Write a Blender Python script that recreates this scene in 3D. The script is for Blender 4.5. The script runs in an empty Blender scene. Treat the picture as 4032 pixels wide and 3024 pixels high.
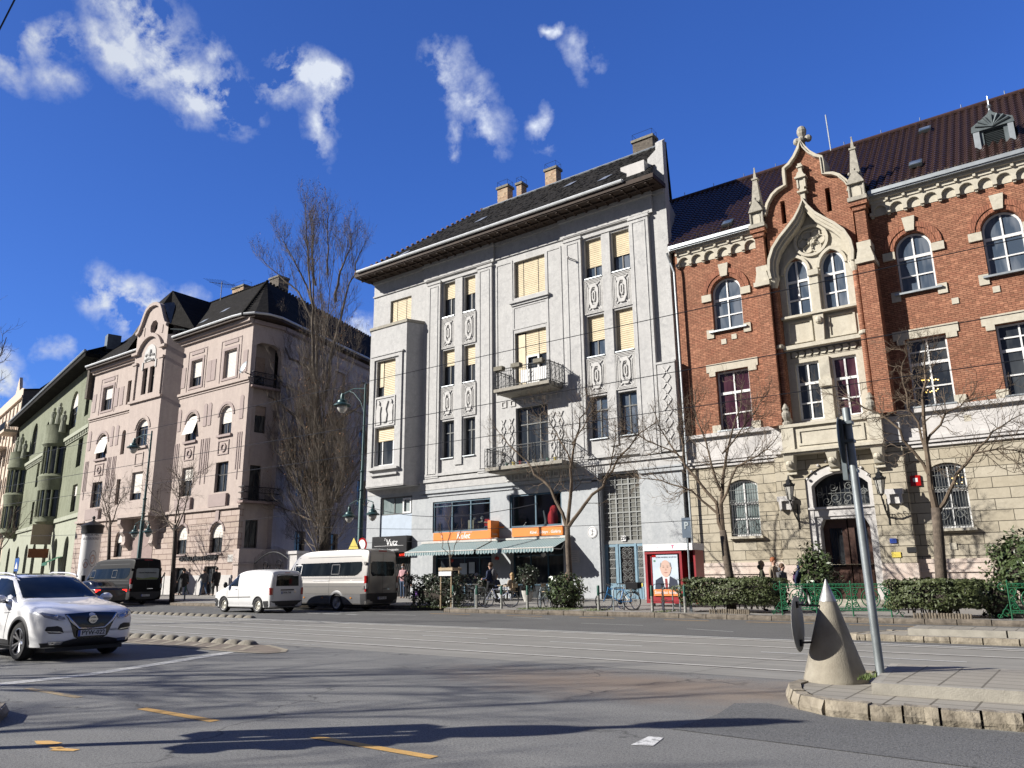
import bpy,bmesh,math,random
from mathutils import Vector,Matrix
from mathutils.geometry import tessellate_polygon
from mathutils.bvhtree import BVHTree
random.seed(7)
SC=bpy.context.scene
COL=SC.collection
R_=math.radians
PI=math.pi
# ------------------------------------------------------------------ camera
CAMP=Vector((0.0,0.0,1.45))
def _cam_axes(p,r,y):
 F=Vector((math.sin(y)*math.cos(p),math.cos(y)*math.cos(p),math.sin(p)))
 Rr=Vector((math.cos(y),-math.sin(y),0.0));U=Rr.cross(F)
 return Rr*math.cos(r)+U*math.sin(r),-Rr*math.sin(r)+U*math.cos(r),F
_R,_U,_F=_cam_axes(R_(14.0),R_(-0.6126),R_(-36.57))
cd=bpy.data.cameras.new('camera');cam=bpy.data.objects.new('camera',cd);COL.objects.link(cam)
m3=Matrix((_R,_U,-_F)).transposed()
cam.matrix_world=Matrix.Translation(CAMP)@m3.to_4x4()
cd.sensor_width=36.0;cd.lens=36.0*3029/4032;cd.clip_start=0.1;cd.clip_end=3000
SC.camera=cam
def camray(px,py):
 return(_R*(px-2016)/3029-_U*(py-1512)/3029+_F).normalized()
 # ------------------------------------------------------------------ sun + sky
SUN_AZ=226.0
SUN_EL=28.5
sdir=Vector((math.sin(R_(SUN_AZ))*math.cos(R_(SUN_EL)),math.cos(R_(SUN_AZ))*math.cos(R_(SUN_EL)),math.sin(R_(SUN_EL))))
sl=bpy.data.lights.new('sun','SUN');sl.energy=5.0;sl.angle=R_(0.5);sl.color=(1.0,0.955,0.885)
so=bpy.data.objects.new('sun',sl);COL.objects.link(so)
so.rotation_euler=(-sdir).to_track_quat('-Z','Y').to_euler();so.location=(-60,-60,60)
SC.view_settings.view_transform='Standard';SC.view_settings.look='None'
SC.view_settings.exposure=0.85;SC.view_settings.gamma=1.0
SC.cycles.max_bounces=5;SC.cycles.diffuse_bounces=2;SC.cycles.glossy_bounces=3
SC.cycles.transparent_max_bounces=6;SC.cycles.transmission_bounces=3
SC.cycles.caustics_reflective=False;SC.cycles.caustics_refractive=False
W=bpy.data.worlds.new('World');SC.world=W;W.use_nodes=True
nt=W.node_tree;nt.nodes.clear()
def wn(t,**k):
 n=nt.nodes.new(t)
 for a,b in k.items():setattr(n,a,b)
 return n
def wl(a,b):nt.links.new(a,b)
sky=wn('ShaderNodeTexSky',sky_type='NISHITA',sun_disc=False,sun_elevation=R_(SUN_EL),sun_rotation=R_(SUN_AZ))
sky.altitude=100;sky.air_density=1.0;sky.dust_density=0.8;sky.ozone_density=3.2
hs=wn('ShaderNodeHueSaturation');hs.inputs['Saturation'].default_value=1.0;hs.inputs['Value'].default_value=1.0
tint=wn('ShaderNodeMix',data_type='RGBA',blend_type='MULTIPLY');tint.inputs[0].default_value=1;wl(sky.outputs[0],tint.inputs[6]);tint.inputs[7].default_value=(.54,.93,1.86,1);wl(tint.outputs[2],hs.inputs['Color'])
tc=wn('ShaderNodeTexCoord')
def wmath(op,a,b=None,c=None,clamp=False):
 n=wn('ShaderNodeMath',operation=op,use_clamp=clamp)
 for i,v in enumerate((a,b,c)):
  if v is None:continue
  if isinstance(v,(int,float)):n.inputs[i].default_value=v
  else:wl(v,n.inputs[i])
 return n.outputs[0]
def wvec(op,a,b=None,out=0):
 n=wn('ShaderNodeVectorMath',operation=op)
 for i,v in enumerate((a,b)):
  if v is None:continue
  if isinstance(v,(tuple,list,Vector)):n.inputs[i].default_value=tuple(v)
  else:wl(v,n.inputs[i])
 return n.outputs[out]
nz=wn('ShaderNodeTexNoise');nz.inputs['Scale'].default_value=9;nz.inputs['Detail'].default_value=6;nz.inputs['Roughness'].default_value=0.62
wl(tc.outputs['Generated'],nz.inputs['Vector'])
dv=wvec('SUBTRACT',nz.outputs['Color'],(0.5,0.5,0.5))
sc_=wn('ShaderNodeVectorMath',operation='SCALE');wl(dv,sc_.inputs[0]);sc_.inputs['Scale'].default_value=0.075
dd=wvec('ADD',tc.outputs['Generated'],sc_.outputs[0])
# clouds: (bearing of two ends of an elongated puff, radius, density)
CL=[((480,0),(640,230),.085,.95),((600,130),(700,290),.07,.9),((760,340),(930,380),.07,1.0),((380,170),(520,290),.05,.75),((1120,300),(1290,330),.05,.95),((1280,380),(1290,560),.045,.7),((1760,240),(1800,400),.05,.6),((1870,400),(1940,530),.055,.55),((1770,470),(1780,600),.02,.6),((90,180),(270,160),.04,.65),((0,200),(20,320),.04,.6),((150,290),(240,330),.035,.45),((400,1140),(700,1230),.055,1.1),((470,1220),(500,1290),.05,1.0),((150,1385),(230,1395),.025,.8),((0,1420),(30,1540),.035,.9),((850,200),(880,220),.03,.7),((2130,480),(2140,560),.03,.45),((2250,150),(2330,280),.035,.4),((2130,100),(2190,110),.02,.55),((1400,1290),(1470,1300),.03,.8),((-1500,500),(-2200,700),.3,.9),((-2700,1500),(-3500,1300),.35,1.0),]
tot=None
for a,b,r,dn in CL:
 va=camray(*a);vb=camray(*b);ab=vb-va;L2=max(ab.length_squared,1e-6)
 # distance to the segment a-b
 rel=wvec('SUBTRACT',dd,va)
 t=wvec('DOT_PRODUCT',rel,tuple(ab/L2),out=1)
 t=wmath('ADD',t,0.0,clamp=True)
 s2=wn('ShaderNodeVectorMath',operation='SCALE');s2.inputs[0].default_value=tuple(ab);wl(t,s2.inputs['Scale'])
 q=wvec('SUBTRACT',rel,s2.outputs[0])
 ln=wvec('LENGTH',q,out=1)
 m=wmath('MULTIPLY_ADD',ln,-1.0/(r*.78),1.0,clamp=True)
 m=wmath('MULTIPLY',wmath('POWER',m,1.5),dn)
 tot=m if tot is None else wmath('MAXIMUM',tot,m)
n2=wn('ShaderNodeTexNoise');n2.inputs['Scale'].default_value=17;n2.inputs['Detail'].default_value=10;n2.inputs['Roughness'].default_value=0.6;n2.inputs['Distortion'].default_value=0.15
wl(tc.outputs['Generated'],n2.inputs['Vector'])
cm=wmath('MULTIPLY_ADD',n2.outputs['Fac'],6.0,-2.55)
cm=wmath('MULTIPLY',cm,tot)
cm=wmath('MULTIPLY',wmath('MULTIPLY_ADD',cm,1.7,-0.06,clamp=True),0.92)
mixc=wn('ShaderNodeMix',data_type='RGBA');wl(cm,mixc.inputs[0]);wl(hs.outputs[0],mixc.inputs[6]);mixc.inputs[7].default_value=(8.6,9.2,10.2,1)
sdt=wvec('DOT_PRODUCT',tc.outputs['Generated'],(math.sin(R_(SUN_AZ)),math.cos(R_(SUN_AZ)),.3),out=1);sun_side_dim=wmath('MULTIPLY_ADD',wmath('MULTIPLY_ADD',sdt,.8,.1,clamp=True),-.5,1.0)  # sky dimmed toward the sun, out of view, to lower the fill light
vdt=wvec('DOT_PRODUCT',tc.outputs['Generated'],(-.596,.803,.45),out=1);unseen_grey_fill=wmath('MULTIPLY',wmath('MULTIPLY_ADD',vdt,-2.2,1.15,clamp=True),.8)  # grey added to the unseen sky behind the camera, neutralises the blue fill
mixv=wn('ShaderNodeMix',data_type='RGBA');wl(unseen_grey_fill,mixv.inputs[0]);wl(mixc.outputs[2],mixv.inputs[6]);mixv.inputs[7].default_value=(1.25,1.18,1.18,1)
sv=wn('ShaderNodeVectorMath',operation='SCALE');wl(mixv.outputs[2],sv.inputs[0]);wl(sun_side_dim,sv.inputs['Scale'])
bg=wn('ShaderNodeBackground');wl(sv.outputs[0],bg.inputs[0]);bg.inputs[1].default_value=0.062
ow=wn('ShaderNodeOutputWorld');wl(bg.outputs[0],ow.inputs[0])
# ------------------------------------------------------------------ materials
class _Mats(dict):
 def __missing__(s,k):return k
MAT=_Mats()
def newmat(name):
 m=bpy.data.materials.new(name);m.use_nodes=True;n=m.node_tree.nodes;n.clear()
 o=n.new('ShaderNodeOutputMaterial');p=n.new('ShaderNodeBsdfPrincipled');m.node_tree.links.new(p.outputs[0],o.inputs[0])
 MAT[name]=m
 return m,n,m.node_tree.links,p
def c4(c):return(c[0],c[1],c[2],1.0)
def mixn(n,l,fac,a,b,bt='MIX'):
 x=n.new('ShaderNodeMix');x.data_type='RGBA';x.blend_type=bt
 for i,v in((0,fac),(6,a),(7,b)):
  if isinstance(v,(int,float)):x.inputs[i].default_value=v
  elif isinstance(v,(tuple,list)):x.inputs[i].default_value=c4(v)
  else:l.new(v,x.inputs[i])
 return x.outputs[2]
def ramp(n,l,src,p0,p1,c0=(0,0,0),c1=(1,1,1)):
 r=n.new('ShaderNodeValToRGB');r.color_ramp.elements[0].position=p0;r.color_ramp.elements[1].position=p1
 r.color_ramp.elements[0].color=c4(c0);r.color_ramp.elements[1].color=c4(c1);l.new(src,r.inputs[0]);return r.outputs[0]
def noise(n,l,vec,scale,detail=4,rough=.6,dist=0):
 x=n.new('ShaderNodeTexNoise');x.inputs['Scale'].default_value=scale;x.inputs['Detail'].default_value=detail
 x.inputs['Roughness'].default_value=rough;x.inputs['Distortion'].default_value=dist;l.new(vec,x.inputs['Vector']);return x.outputs['Fac']
def mapv(n,l,vec,sc=(1,1,1),rot=(0,0,0),loc=(0,0,0)):
 x=n.new('ShaderNodeMapping');x.inputs['Scale'].default_value=sc;x.inputs['Rotation'].default_value=rot;x.inputs['Location'].default_value=loc
 l.new(vec,x.inputs['Vector']);return x.outputs[0]
def bumpn(n,l,h,strength,dist,p,prev=None):
 b=n.new('ShaderNodeBump');b.inputs['Strength'].default_value=strength;b.inputs['Distance'].default_value=dist;l.new(h,b.inputs['Height'])
 if prev is not None:l.new(prev,b.inputs['Normal'])
 l.new(b.outputs[0],p.inputs['Normal']);return b.outputs[0]
def obj_co(n):return n.new('ShaderNodeTexCoord').outputs['Object']
def wallco(n,l,ang=0.0):
 s=n.new('ShaderNodeSeparateXYZ');l.new(obj_co(n),s.inputs[0])
 a=n.new('ShaderNodeMath');a.operation='MULTIPLY_ADD';l.new(s.outputs['X'],a.inputs[0]);a.inputs[1].default_value=1.0
 l.new(s.outputs['Y'],a.inputs[2])
 c=n.new('ShaderNodeCombineXYZ');l.new(a.outputs[0],c.inputs[0]);l.new(s.outputs['Z'],c.inputs[1]);return c.outputs[0]
KA=.8
def kk(c):return tuple(x*KA for x in c)
def plain(name,col,rough=.6,metal=0.0,var=.12,vs=3.0,bump=0.0,bs=40.,coat=0.0,col2=None,spec=None):
 col=kk(col);col2=kk(col2)if col2 else None
 m,n,l,p=newmat(name)
 v=obj_co(n)
 c2=col2 if col2 else tuple(x*(1-var*2)for x in col)
 f=noise(n,l,v,vs,5,.65)
 l.new(mixn(n,l,ramp(n,l,f,.35,.7),col,c2),p.inputs['Base Color'])
 p.inputs['Roughness'].default_value=rough;p.inputs['Metallic'].default_value=metal
 if coat:p.inputs['Coat Weight'].default_value=coat;p.inputs['Coat Roughness'].default_value=.04
 if spec is not None:p.inputs['Specular IOR Level'].default_value=spec
 if bump:bumpn(n,l,noise(n,l,v,bs,4),bump,.02,p)
 return m
def stucco(name,col,dark,light,joints=None,patch=1.6,bump=.25):
 col,dark,light=kk(col),kk(dark),kk(light)
 m,n,l,p=newmat(name);v=obj_co(n)
 f1=noise(n,l,v,patch,7,.68,.3)
 f2=noise(n,l,mapv(n,l,v,(1.5,1.5,.22)),2.0,5,.6)
 f3=noise(n,l,v,11,5,.7);f4=noise(n,l,v,4.2,9,.72,.5)
 c=mixn(n,l,ramp(n,l,f1,.35,.68),dark,light)
 c=mixn(n,l,ramp(n,l,f4,.42,.62,(0,0,0),(.7,.7,.7)),light,c)
 c=mixn(n,l,ramp(n,l,f2,.4,.75),c,col)
 c=mixn(n,l,ramp(n,l,f3,.45,.7,(0,0,0),(.3,.3,.3)),c,dark)
 h=noise(n,l,v,25,5,.6)
 if joints:
  bw,rh,ms,jc=joints
  b=n.new('ShaderNodeTexBrick');b.inputs['Scale'].default_value=1;b.inputs['Brick Width'].default_value=bw;b.inputs['Row Height'].default_value=rh
  b.inputs['Mortar Size'].default_value=ms;b.inputs['Mortar Smooth'].default_value=.1;b.inputs['Color1'].default_value=(1,1,1,1);b.inputs['Color2'].default_value=(.86,.84,.8,1)
  b.inputs['Mortar'].default_value=(0,0,0,1);b.inputs['Bias'].default_value=0
  l.new(wallco(n,l),b.inputs['Vector'])
  c=mixn(n,l,1.0,c,mixn(n,l,b.outputs['Fac'],b.outputs['Color'],(1,1,1)),'MULTIPLY')
  c=mixn(n,l,b.outputs['Fac'],c,jc)
  iv=n.new('ShaderNodeMath');iv.operation='SUBTRACT';iv.inputs[0].default_value=1;l.new(b.outputs['Fac'],iv.inputs[1])
  nb=bumpn(n,l,iv.outputs[0],.9,.03,p)
  bumpn(n,l,h,bump,.015,p,nb)
 else:bumpn(n,l,h,bump,.015,p)
 l.new(c,p.inputs['Base Color']);p.inputs['Roughness'].default_value=.9;p.inputs['Specular IOR Level'].default_value=.25
 return m
def brickmat(name,c1,c2,mortar,bw=.25,rh=.078,ms=.011,stain=.35):
 c1,c2,mortar=kk(c1),kk(c2),kk(mortar)
 m,n,l,p=newmat(name);w=wallco(n,l);v=obj_co(n)
 b=n.new('ShaderNodeTexBrick');b.inputs['Scale'].default_value=1;b.inputs['Brick Width'].default_value=bw;b.inputs['Row Height'].default_value=rh
 b.inputs['Mortar Size'].default_value=ms;b.inputs['Mortar Smooth'].default_value=.15;b.inputs['Bias'].default_value=-.1
 b.inputs['Color1'].default_value=c4(c1);b.inputs['Color2'].default_value=c4(c2);b.inputs['Mortar'].default_value=c4(mortar)
 l.new(w,b.inputs['Vector'])
 wn_=n.new('ShaderNodeTexWhiteNoise');wn_.noise_dimensions='2D'
 sn=n.new('ShaderNodeVectorMath');sn.operation='SNAP';l.new(w,sn.inputs[0]);sn.inputs[1].default_value=(bw*.5,rh,1);l.new(sn.outputs[0],wn_.inputs['Vector'])
 f=noise(n,l,v,.8,6,.65)
 c=mixn(n,l,ramp(n,l,wn_.outputs['Value'],.78,.97,(0,0,0),(.6,.6,.6)),b.outputs['Color'],tuple(x*.42 for x in c1))
 c=mixn(n,l,ramp(n,l,wn_.outputs['Value'],.0,.16,(.5,.5,.5),(0,0,0)),c,tuple(min(1,x*1.5)for x in c1))
 c=mixn(n,l,ramp(n,l,f,.45,.8,(0,0,0),(stain,stain,stain)),c,tuple(x*.35 for x in c1))
 l.new(c,p.inputs['Base Color']);p.inputs['Roughness'].default_value=.88;p.inputs['Specular IOR Level'].default_value=.2
 bumpn(n,l,b.outputs['Fac'],-.6,.01,p)
 return m
def rooftile(name,col,col2,bw=.2,rh=.17,k=1.25):
 m,n,l,p=newmat(name)
 s=n.new('ShaderNodeSeparateXYZ');l.new(obj_co(n),s.inputs[0])
 a=n.new('ShaderNodeMath');a.operation='ADD';l.new(s.outputs['X'],a.inputs[0]);l.new(s.outputs['Y'],a.inputs[1])
 z=n.new('ShaderNodeMath');z.operation='MULTIPLY';l.new(s.outputs['Z'],z.inputs[0]);z.inputs[1].default_value=k
 cc=n.new('ShaderNodeCombineXYZ');l.new(a.outputs[0]if 0 else s.outputs['X'],cc.inputs[0]);l.new(z.outputs[0],cc.inputs[1])
 b=n.new('ShaderNodeTexBrick');b.inputs['Scale'].default_value=1;b.inputs['Brick Width'].default_value=bw;b.inputs['Row Height'].default_value=rh
 b.inputs['Mortar Size'].default_value=.014;b.inputs['Color1'].default_value=c4(col);b.inputs['Color2'].default_value=c4(col2);b.inputs['Mortar'].default_value=(.01,.01,.01,1)
 l.new(cc.outputs[0],b.inputs['Vector'])
 f=noise(n,l,obj_co(n),1.4,6,.7)
 c=mixn(n,l,ramp(n,l,f,.4,.75,(0,0,0),(.6,.6,.6)),b.outputs['Color'],tuple(x*.5 for x in col))
 f2=noise(n,l,obj_co(n),9,4,.7)
 c=mixn(n,l,ramp(n,l,f2,.62,.75,(0,0,0),(.35,.35,.35)),c,(.09,.085,.06))
 l.new(c,p.inputs['Base Color']);p.inputs['Roughness'].default_value=.92;p.inputs['Specular IOR Level'].default_value=.06
 fr=n.new('ShaderNodeMath');fr.operation='FRACT';dv_=n.new('ShaderNodeMath');dv_.operation='DIVIDE';l.new(z.outputs[0],dv_.inputs[0]);dv_.inputs[1].default_value=rh;l.new(dv_.outputs[0],fr.inputs[0])
 nb=bumpn(n,l,b.outputs['Fac'],-.8,.02,p)
 nb=bumpn(n,l,fr.outputs[0],-.8,.05,p,nb)
 bumpn(n,l,f2,.7,.05,p,nb)
 return m
def glassmat(name,col=(.015,.018,.022),rough=.04,col2=None,sc=.6):
 m,n,l,p=newmat(name)
 f=noise(n,l,mapv(n,l,obj_co(n),(1.3,1.3,.3)),sc*3,3,.5,.4)
 l.new(mixn(n,l,ramp(n,l,f,.45,.62),col,col2 or tuple(x*2.2 for x in col)),p.inputs['Base Color'])
 p.inputs['Roughness'].default_value=rough;p.inputs['Specular IOR Level'].default_value=.5
 bumpn(n,l,noise(n,l,obj_co(n),1.2,2),.06,.05,p)
 return m
def clearglass(name,tint=(.75,.85,.85),fac=.78):
 m=bpy.data.materials.new(name);m.use_nodes=True;n=m.node_tree.nodes;l=m.node_tree.links;n.clear();MAT[name]=m
 o=n.new('ShaderNodeOutputMaterial');mx=n.new('ShaderNodeMixShader');t=n.new('ShaderNodeBsdfTransparent');g=n.new('ShaderNodeBsdfGlossy')
 t.inputs[0].default_value=c4(tint);g.inputs['Roughness'].default_value=.03;g.inputs[0].default_value=(1,1,1,1)
 fr=n.new('ShaderNodeFresnel');fr.inputs[0].default_value=1.5
 ns=noise(n,l,obj_co(n),2.5,3);cm_=mixn(n,l,ns,tint,tuple(x*.94 for x in tint));l.new(cm_,t.inputs[0])
 l.new(fr.outputs[0],mx.inputs[0]);l.new(t.outputs[0],mx.inputs[1]);l.new(g.outputs[0],mx.inputs[2]);l.new(mx.outputs[0],o.inputs[0])
 return m
def leafmat(name,c1,c2,c3,rough=.58):
 m,n,l,p=newmat(name);v=obj_co(n)
 f=noise(n,l,v,3.0,3,.6);f2=noise(n,l,v,34,2,.6)
 c=mixn(n,l,ramp(n,l,f,.35,.65),c1,c2);c=mixn(n,l,ramp(n,l,f2,.5,.68),c,c3)
 l.new(c,p.inputs['Base Color']);p.inputs['Roughness'].default_value=rough
 return m
def stripes(name,c1,c2,w):
 m,n,l,p=newmat(name)
 s=n.new('ShaderNodeSeparateXYZ');l.new(obj_co(n),s.inputs[0])
 a=n.new('ShaderNodeMath');a.operation='DIVIDE';l.new(s.outputs[0],a.inputs[0]);a.inputs[1].default_value=w
 f=n.new('ShaderNodeMath');f.operation='PINGPONG';l.new(a.outputs[0],f.inputs[0]);f.inputs[1].default_value=1
 l.new(mixn(n,l,ramp(n,l,f.outputs[0],.46,.54),c1,c2),p.inputs['Base Color']);p.inputs['Roughness'].default_value=.85
 return m
 # ------------------------------------------------------------------ geometry helpers
WM={}
def tag(o,label=None,cat=None,group=None,kind=None):
 if label:o['label']=label
 if cat:o['category']=cat
 if group:o['group']=group
 if kind:o['kind']=kind
 return o
def thing(name,label,cat,loc=(0,0,0),group=None):
 o=bpy.data.objects.new(name,None);COL.objects.link(o);o.empty_display_size=.3
 o.location=loc;WM[o]=Matrix.Translation(Vector(loc));tag(o,label,cat,group);return o
class MB:
 def __init__(s):s.v=[];s.f=[];s.mi=[];s.cur=0;s.bl=[]
 def add(s,vs,fs):
  b=len(s.v);s.v+=[tuple(v)for v in vs];s.bl.append((b,len(s.v),len(s.f),len(s.f)+len(fs)))
  for f in fs:s.f.append(tuple(b+i for i in f));s.mi.append(s.cur)
 def box(s,x0,x1,y0,y1,z0,z1):
  s.add([(x0,y0,z0),(x1,y0,z0),(x1,y1,z0),(x0,y1,z0),(x0,y0,z1),(x1,y0,z1),(x1,y1,z1),(x0,y1,z1)],[(0,3,2,1),(4,5,6,7),(0,1,5,4),(1,2,6,5),(2,3,7,6),(3,0,4,7)])
 def obox(s,M,x0,x1,y0,y1,z0,z1):
  b=len(s.v);s.box(x0,x1,y0,y1,z0,z1)
  for i in range(b,len(s.v)):s.v[i]=tuple(M@Vector(s.v[i]))
 def quad(s,a,b,c,d):s.add([a,b,c,d],[(0,1,2,3)])
 def tube(s,pts,r,n=6,cap=True):
  pts=[Vector(p)for p in pts];k=len(pts)
  if isinstance(r,(int,float)):r=[r]*k
  up=Vector((0,0,1));rings=[];prev=None
  for i,p in enumerate(pts):
   t=(pts[min(i+1,k-1)]-pts[max(i-1,0)])
   if t.length<1e-9:t=Vector((0,0,1))
   t.normalize()
   if prev is None:
    a=t.cross(up)
    if a.length<.05:a=t.cross(Vector((1,0,0)))
   else:
    a=prev-t*prev.dot(t)
    if a.length<1e-4:a=t.cross(up)
   a.normalize();prev=a;b=t.cross(a)
   rings.append([tuple(p+(a*math.cos(2*PI*j/n)+b*math.sin(2*PI*j/n))*r[i])for j in range(n)])
  vs=[v for q in rings for v in q]
  fs=[(i*n+j,i*n+(j+1)%n,(i+1)*n+(j+1)%n,(i+1)*n+j)for i in range(k-1)for j in range(n)]
  if cap:fs+=[tuple(range(n))[::-1],tuple((k-1)*n+j for j in range(n))]
  s.add(vs,fs)
 def lathe(s,prof,c=(0,0,0),n=16,M=None,caps=True):
  vs=[]
  for r,z in prof:
   for j in range(n):
    v=Vector((r*math.cos(2*PI*j/n),r*math.sin(2*PI*j/n),z))
    v=(M@v)if M else v+Vector(c)
    vs.append(tuple(v))
  k=len(prof);fs=[(i*n+j,i*n+(j+1)%n,(i+1)*n+(j+1)%n,(i+1)*n+j)for i in range(k-1)for j in range(n)]
  if caps and prof[0][0]>1e-6:fs.append(tuple(range(n))[::-1])
  if caps and prof[-1][0]>1e-6:fs.append(tuple((k-1)*n+j for j in range(n)))
  s.add(vs,fs)
 def ball(s,c,r,n=8,sq=(1,1,1)):
  pr=[(math.sin(PI*i/n)*r,-math.cos(PI*i/n)*r)for i in range(n+1)]
  M=Matrix.Translation(Vector(c))@Matrix.Diagonal((*sq,1));s.lathe(pr,n=max(8,n),M=M)
 def build(s,name,mats,parent=None,smooth=False,bevel=0):
  nb=len(s.bl)
  if parent is not None and 1<nb<=420 and s.v:
   bx=[]
   for a,b,_,_ in s.bl:
    c=s.v[a:b];lo=[min(p[i]for p in c)for i in range(3)];hi=[max(p[i]for p in c)for i in range(3)];bx.append((lo,hi,max(h-l for h,l in zip(hi,lo))))
   par=list(range(nb))
   def fd(i):
    while par[i]!=i:par[i]=par[par[i]];i=par[i]
    return i
   for i in range(nb):
    for j in range(i+1,nb):
     g=math.sqrt(sum(max(0,bx[i][0][k]-bx[j][1][k],bx[j][0][k]-bx[i][1][k])**2 for k in range(3)))
     if g<=max(.02,.5*max(bx[i][2],bx[j][2])):par[fd(i)]=fd(j)
   grp={}
   for i in range(nb):grp.setdefault(fd(i),[]).append(i)
   if 1<len(grp)<=130:
    first=None
    for ids in grp.values():
     q=MB()
     for i in ids:a,b,c,d=s.bl[i];q.add(s.v[a:b],[tuple(k-a for k in f)for f in s.f[c:d]])
     q.bl=q.bl[:1];o=q.build(name,mats,parent,smooth,bevel);first=first or o
    return first
  me=bpy.data.meshes.new(name);me.from_pydata(s.v,[],s.f)
  if not isinstance(mats,(list,tuple)):mats=[mats]
  for m in mats:me.materials.append(MAT[m]if isinstance(m,str)else m)
  if len(mats)>1:me.polygons.foreach_set('material_index',s.mi)
  bm=bmesh.new();bm.from_mesh(me);bmesh.ops.remove_doubles(bm,verts=bm.verts,dist=1e-5);bmesh.ops.recalc_face_normals(bm,faces=bm.faces);bm.to_mesh(me);bm.free()
  if smooth:me.shade_smooth()
  if smooth=='auto':me.set_sharp_from_angle(angle=R_(38))
  o=bpy.data.objects.new(name,me);COL.objects.link(o)
  if bevel:
   bv=o.modifiers.new('bevel','BEVEL');bv.width=bevel;bv.segments=1;bv.limit_method='ANGLE';bv.angle_limit=R_(50)
  if parent is not None:setp(o,parent)
  return o
def setp(o,parent):
 o.parent=parent;w=WM.get(parent,Matrix.Identity(4));o.matrix_parent_inverse=w.inverted()
def copy_tree(o,parent=None):
 c=o.copy();COL.objects.link(c)
 if parent is not None:c.parent=parent;c.matrix_parent_inverse=o.matrix_parent_inverse.copy()
 for ch in list(o.children):copy_tree(ch,c)
 return c
def put(o,loc,rz=0.0,label=None,group=None,sc=None):
 o.location=loc;o.rotation_euler=(0,0,rz)
 if label:o['label']=label
 if group:o['group']=group
 if sc:o.scale=(sc,sc,sc)
 return o
class Fr:
 def __init__(s,ox,oy,deg=0.0):
  a=R_(deg);s.o=(ox,oy);s.u=(math.cos(a),math.sin(a));s.n=(math.sin(a),-math.cos(a))
 def P(s,u,z,d=0.0):return(s.o[0]+s.u[0]*u+s.n[0]*d,s.o[1]+s.u[1]*u+s.n[1]*d,z)
 def box(s,mb,u0,u1,z0,z1,d0,d1):
  c=[s.P(u,z,d)for z in(z0,z1)for(u,d)in((u0,d0),(u1,d0),(u1,d1),(u0,d1))]
  mb.add(c,[(0,3,2,1),(4,5,6,7),(0,1,5,4),(1,2,6,5),(2,3,7,6),(3,0,4,7)])
 def prism(s,mb,poly,d0,d1,holes=()):
  loops=[poly]+list(holes);pts=[p for lp in loops for p in lp]
  tri=tessellate_polygon([[Vector((p[0],p[1],0))for p in lp]for lp in loops])
  n=len(pts);vs=[s.P(u,z,d1)for u,z in pts]+[s.P(u,z,d0)for u,z in pts]
  fs=[tuple(t)for t in tri]+[tuple(n+i for i in t[::-1])for t in tri]
  b=0
  for lp in loops:
   k=len(lp)
   for i in range(k):j=(i+1)%k;fs.append((b+i,b+j,n+b+j,n+b+i))
   b+=k
  mb.add(vs,fs)
 def wall(s,mb,poly,holes,d,rev):
  loops=[poly]+list(holes);pts=[p for lp in loops for p in lp]
  tri=tessellate_polygon([[Vector((p[0],p[1],0))for p in lp]for lp in loops])
  n=len(pts);vs=[s.P(u,z,d)for u,z in pts]+[s.P(u,z,d-rev)for u,z in pts]
  fs=[tuple(t)for t in tri];b=0
  for lp in loops:
   k=len(lp)
   for i in range(k):j=(i+1)%k;fs.append((b+i,b+j,n+b+j,n+b+i))
   b+=k
  mb.add(vs,fs)
 def strip(s,mb,inner,outer,d0,d1):
  k=len(inner);vs=[]
  for d in(d1,d0):vs+=[s.P(*p,d)for p in inner]+[s.P(*p,d)for p in outer]
  fs=[]
  for i in range(k-1):
   fs+=[(i,i+1,k+i+1,k+i),(2*k+i,2*k+k+i,2*k+k+i+1,2*k+i+1),(i,2*k+i,2*k+i+1,i+1),(k+i,k+i+1,3*k+i+1,3*k+i)]
  fs+=[(0,k,3*k,2*k),(k-1,3*k-1,4*k-1,2*k-1)]
  mb.add(vs,fs)
 def tube(s,mb,pts,r,n=6):mb.tube([s.P(*p)for p in pts],r,n)
def rect(u0,u1,z0,z1):return[(u0,z0),(u1,z0),(u1,z1),(u0,z1)]
def arcpts(u0,u1,zs,rise,n=10):
 w=(u1-u0)/2;R=(w*w+rise*rise)/(2*rise);cz=zs+rise-R;a=math.asin(min(1,w/R))if rise<=w+1e-6 else PI/2
 if rise<w:a=math.asin(w/R)
 else:a=PI/2
 return[((u0+u1)/2+R*math.sin(a-2*a*i/n),cz+R*math.cos(a-2*a*i/n))for i in range(n+1)]
def arched(u0,u1,z0,zs,rise,n=10):return[(u0,z0),(u1,z0)]+arcpts(u0,u1,zs,rise,n)
def pointed(u0,u1,z0,zs,rise,n=6):
 c=(u0+u1)/2;w=u1-c;R=(w*w+rise*rise)/(2*w);pts=[]
 a1=math.atan2(rise,R-w)
 for i in range(n+1):a=a1*i/n;pts.append((u1-R+R*math.cos(a),zs+R*math.sin(a)))
 L=[(2*c-u,z)for u,z in pts[:-1]][::-1]
 return[(u0,z0),(u1,z0)]+pts+L
def offset_arch(u0,u1,z0,zs,rise,w):return arcpts(u0-w,u1+w,zs,rise+w)
def gapk(p):return p
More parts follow.
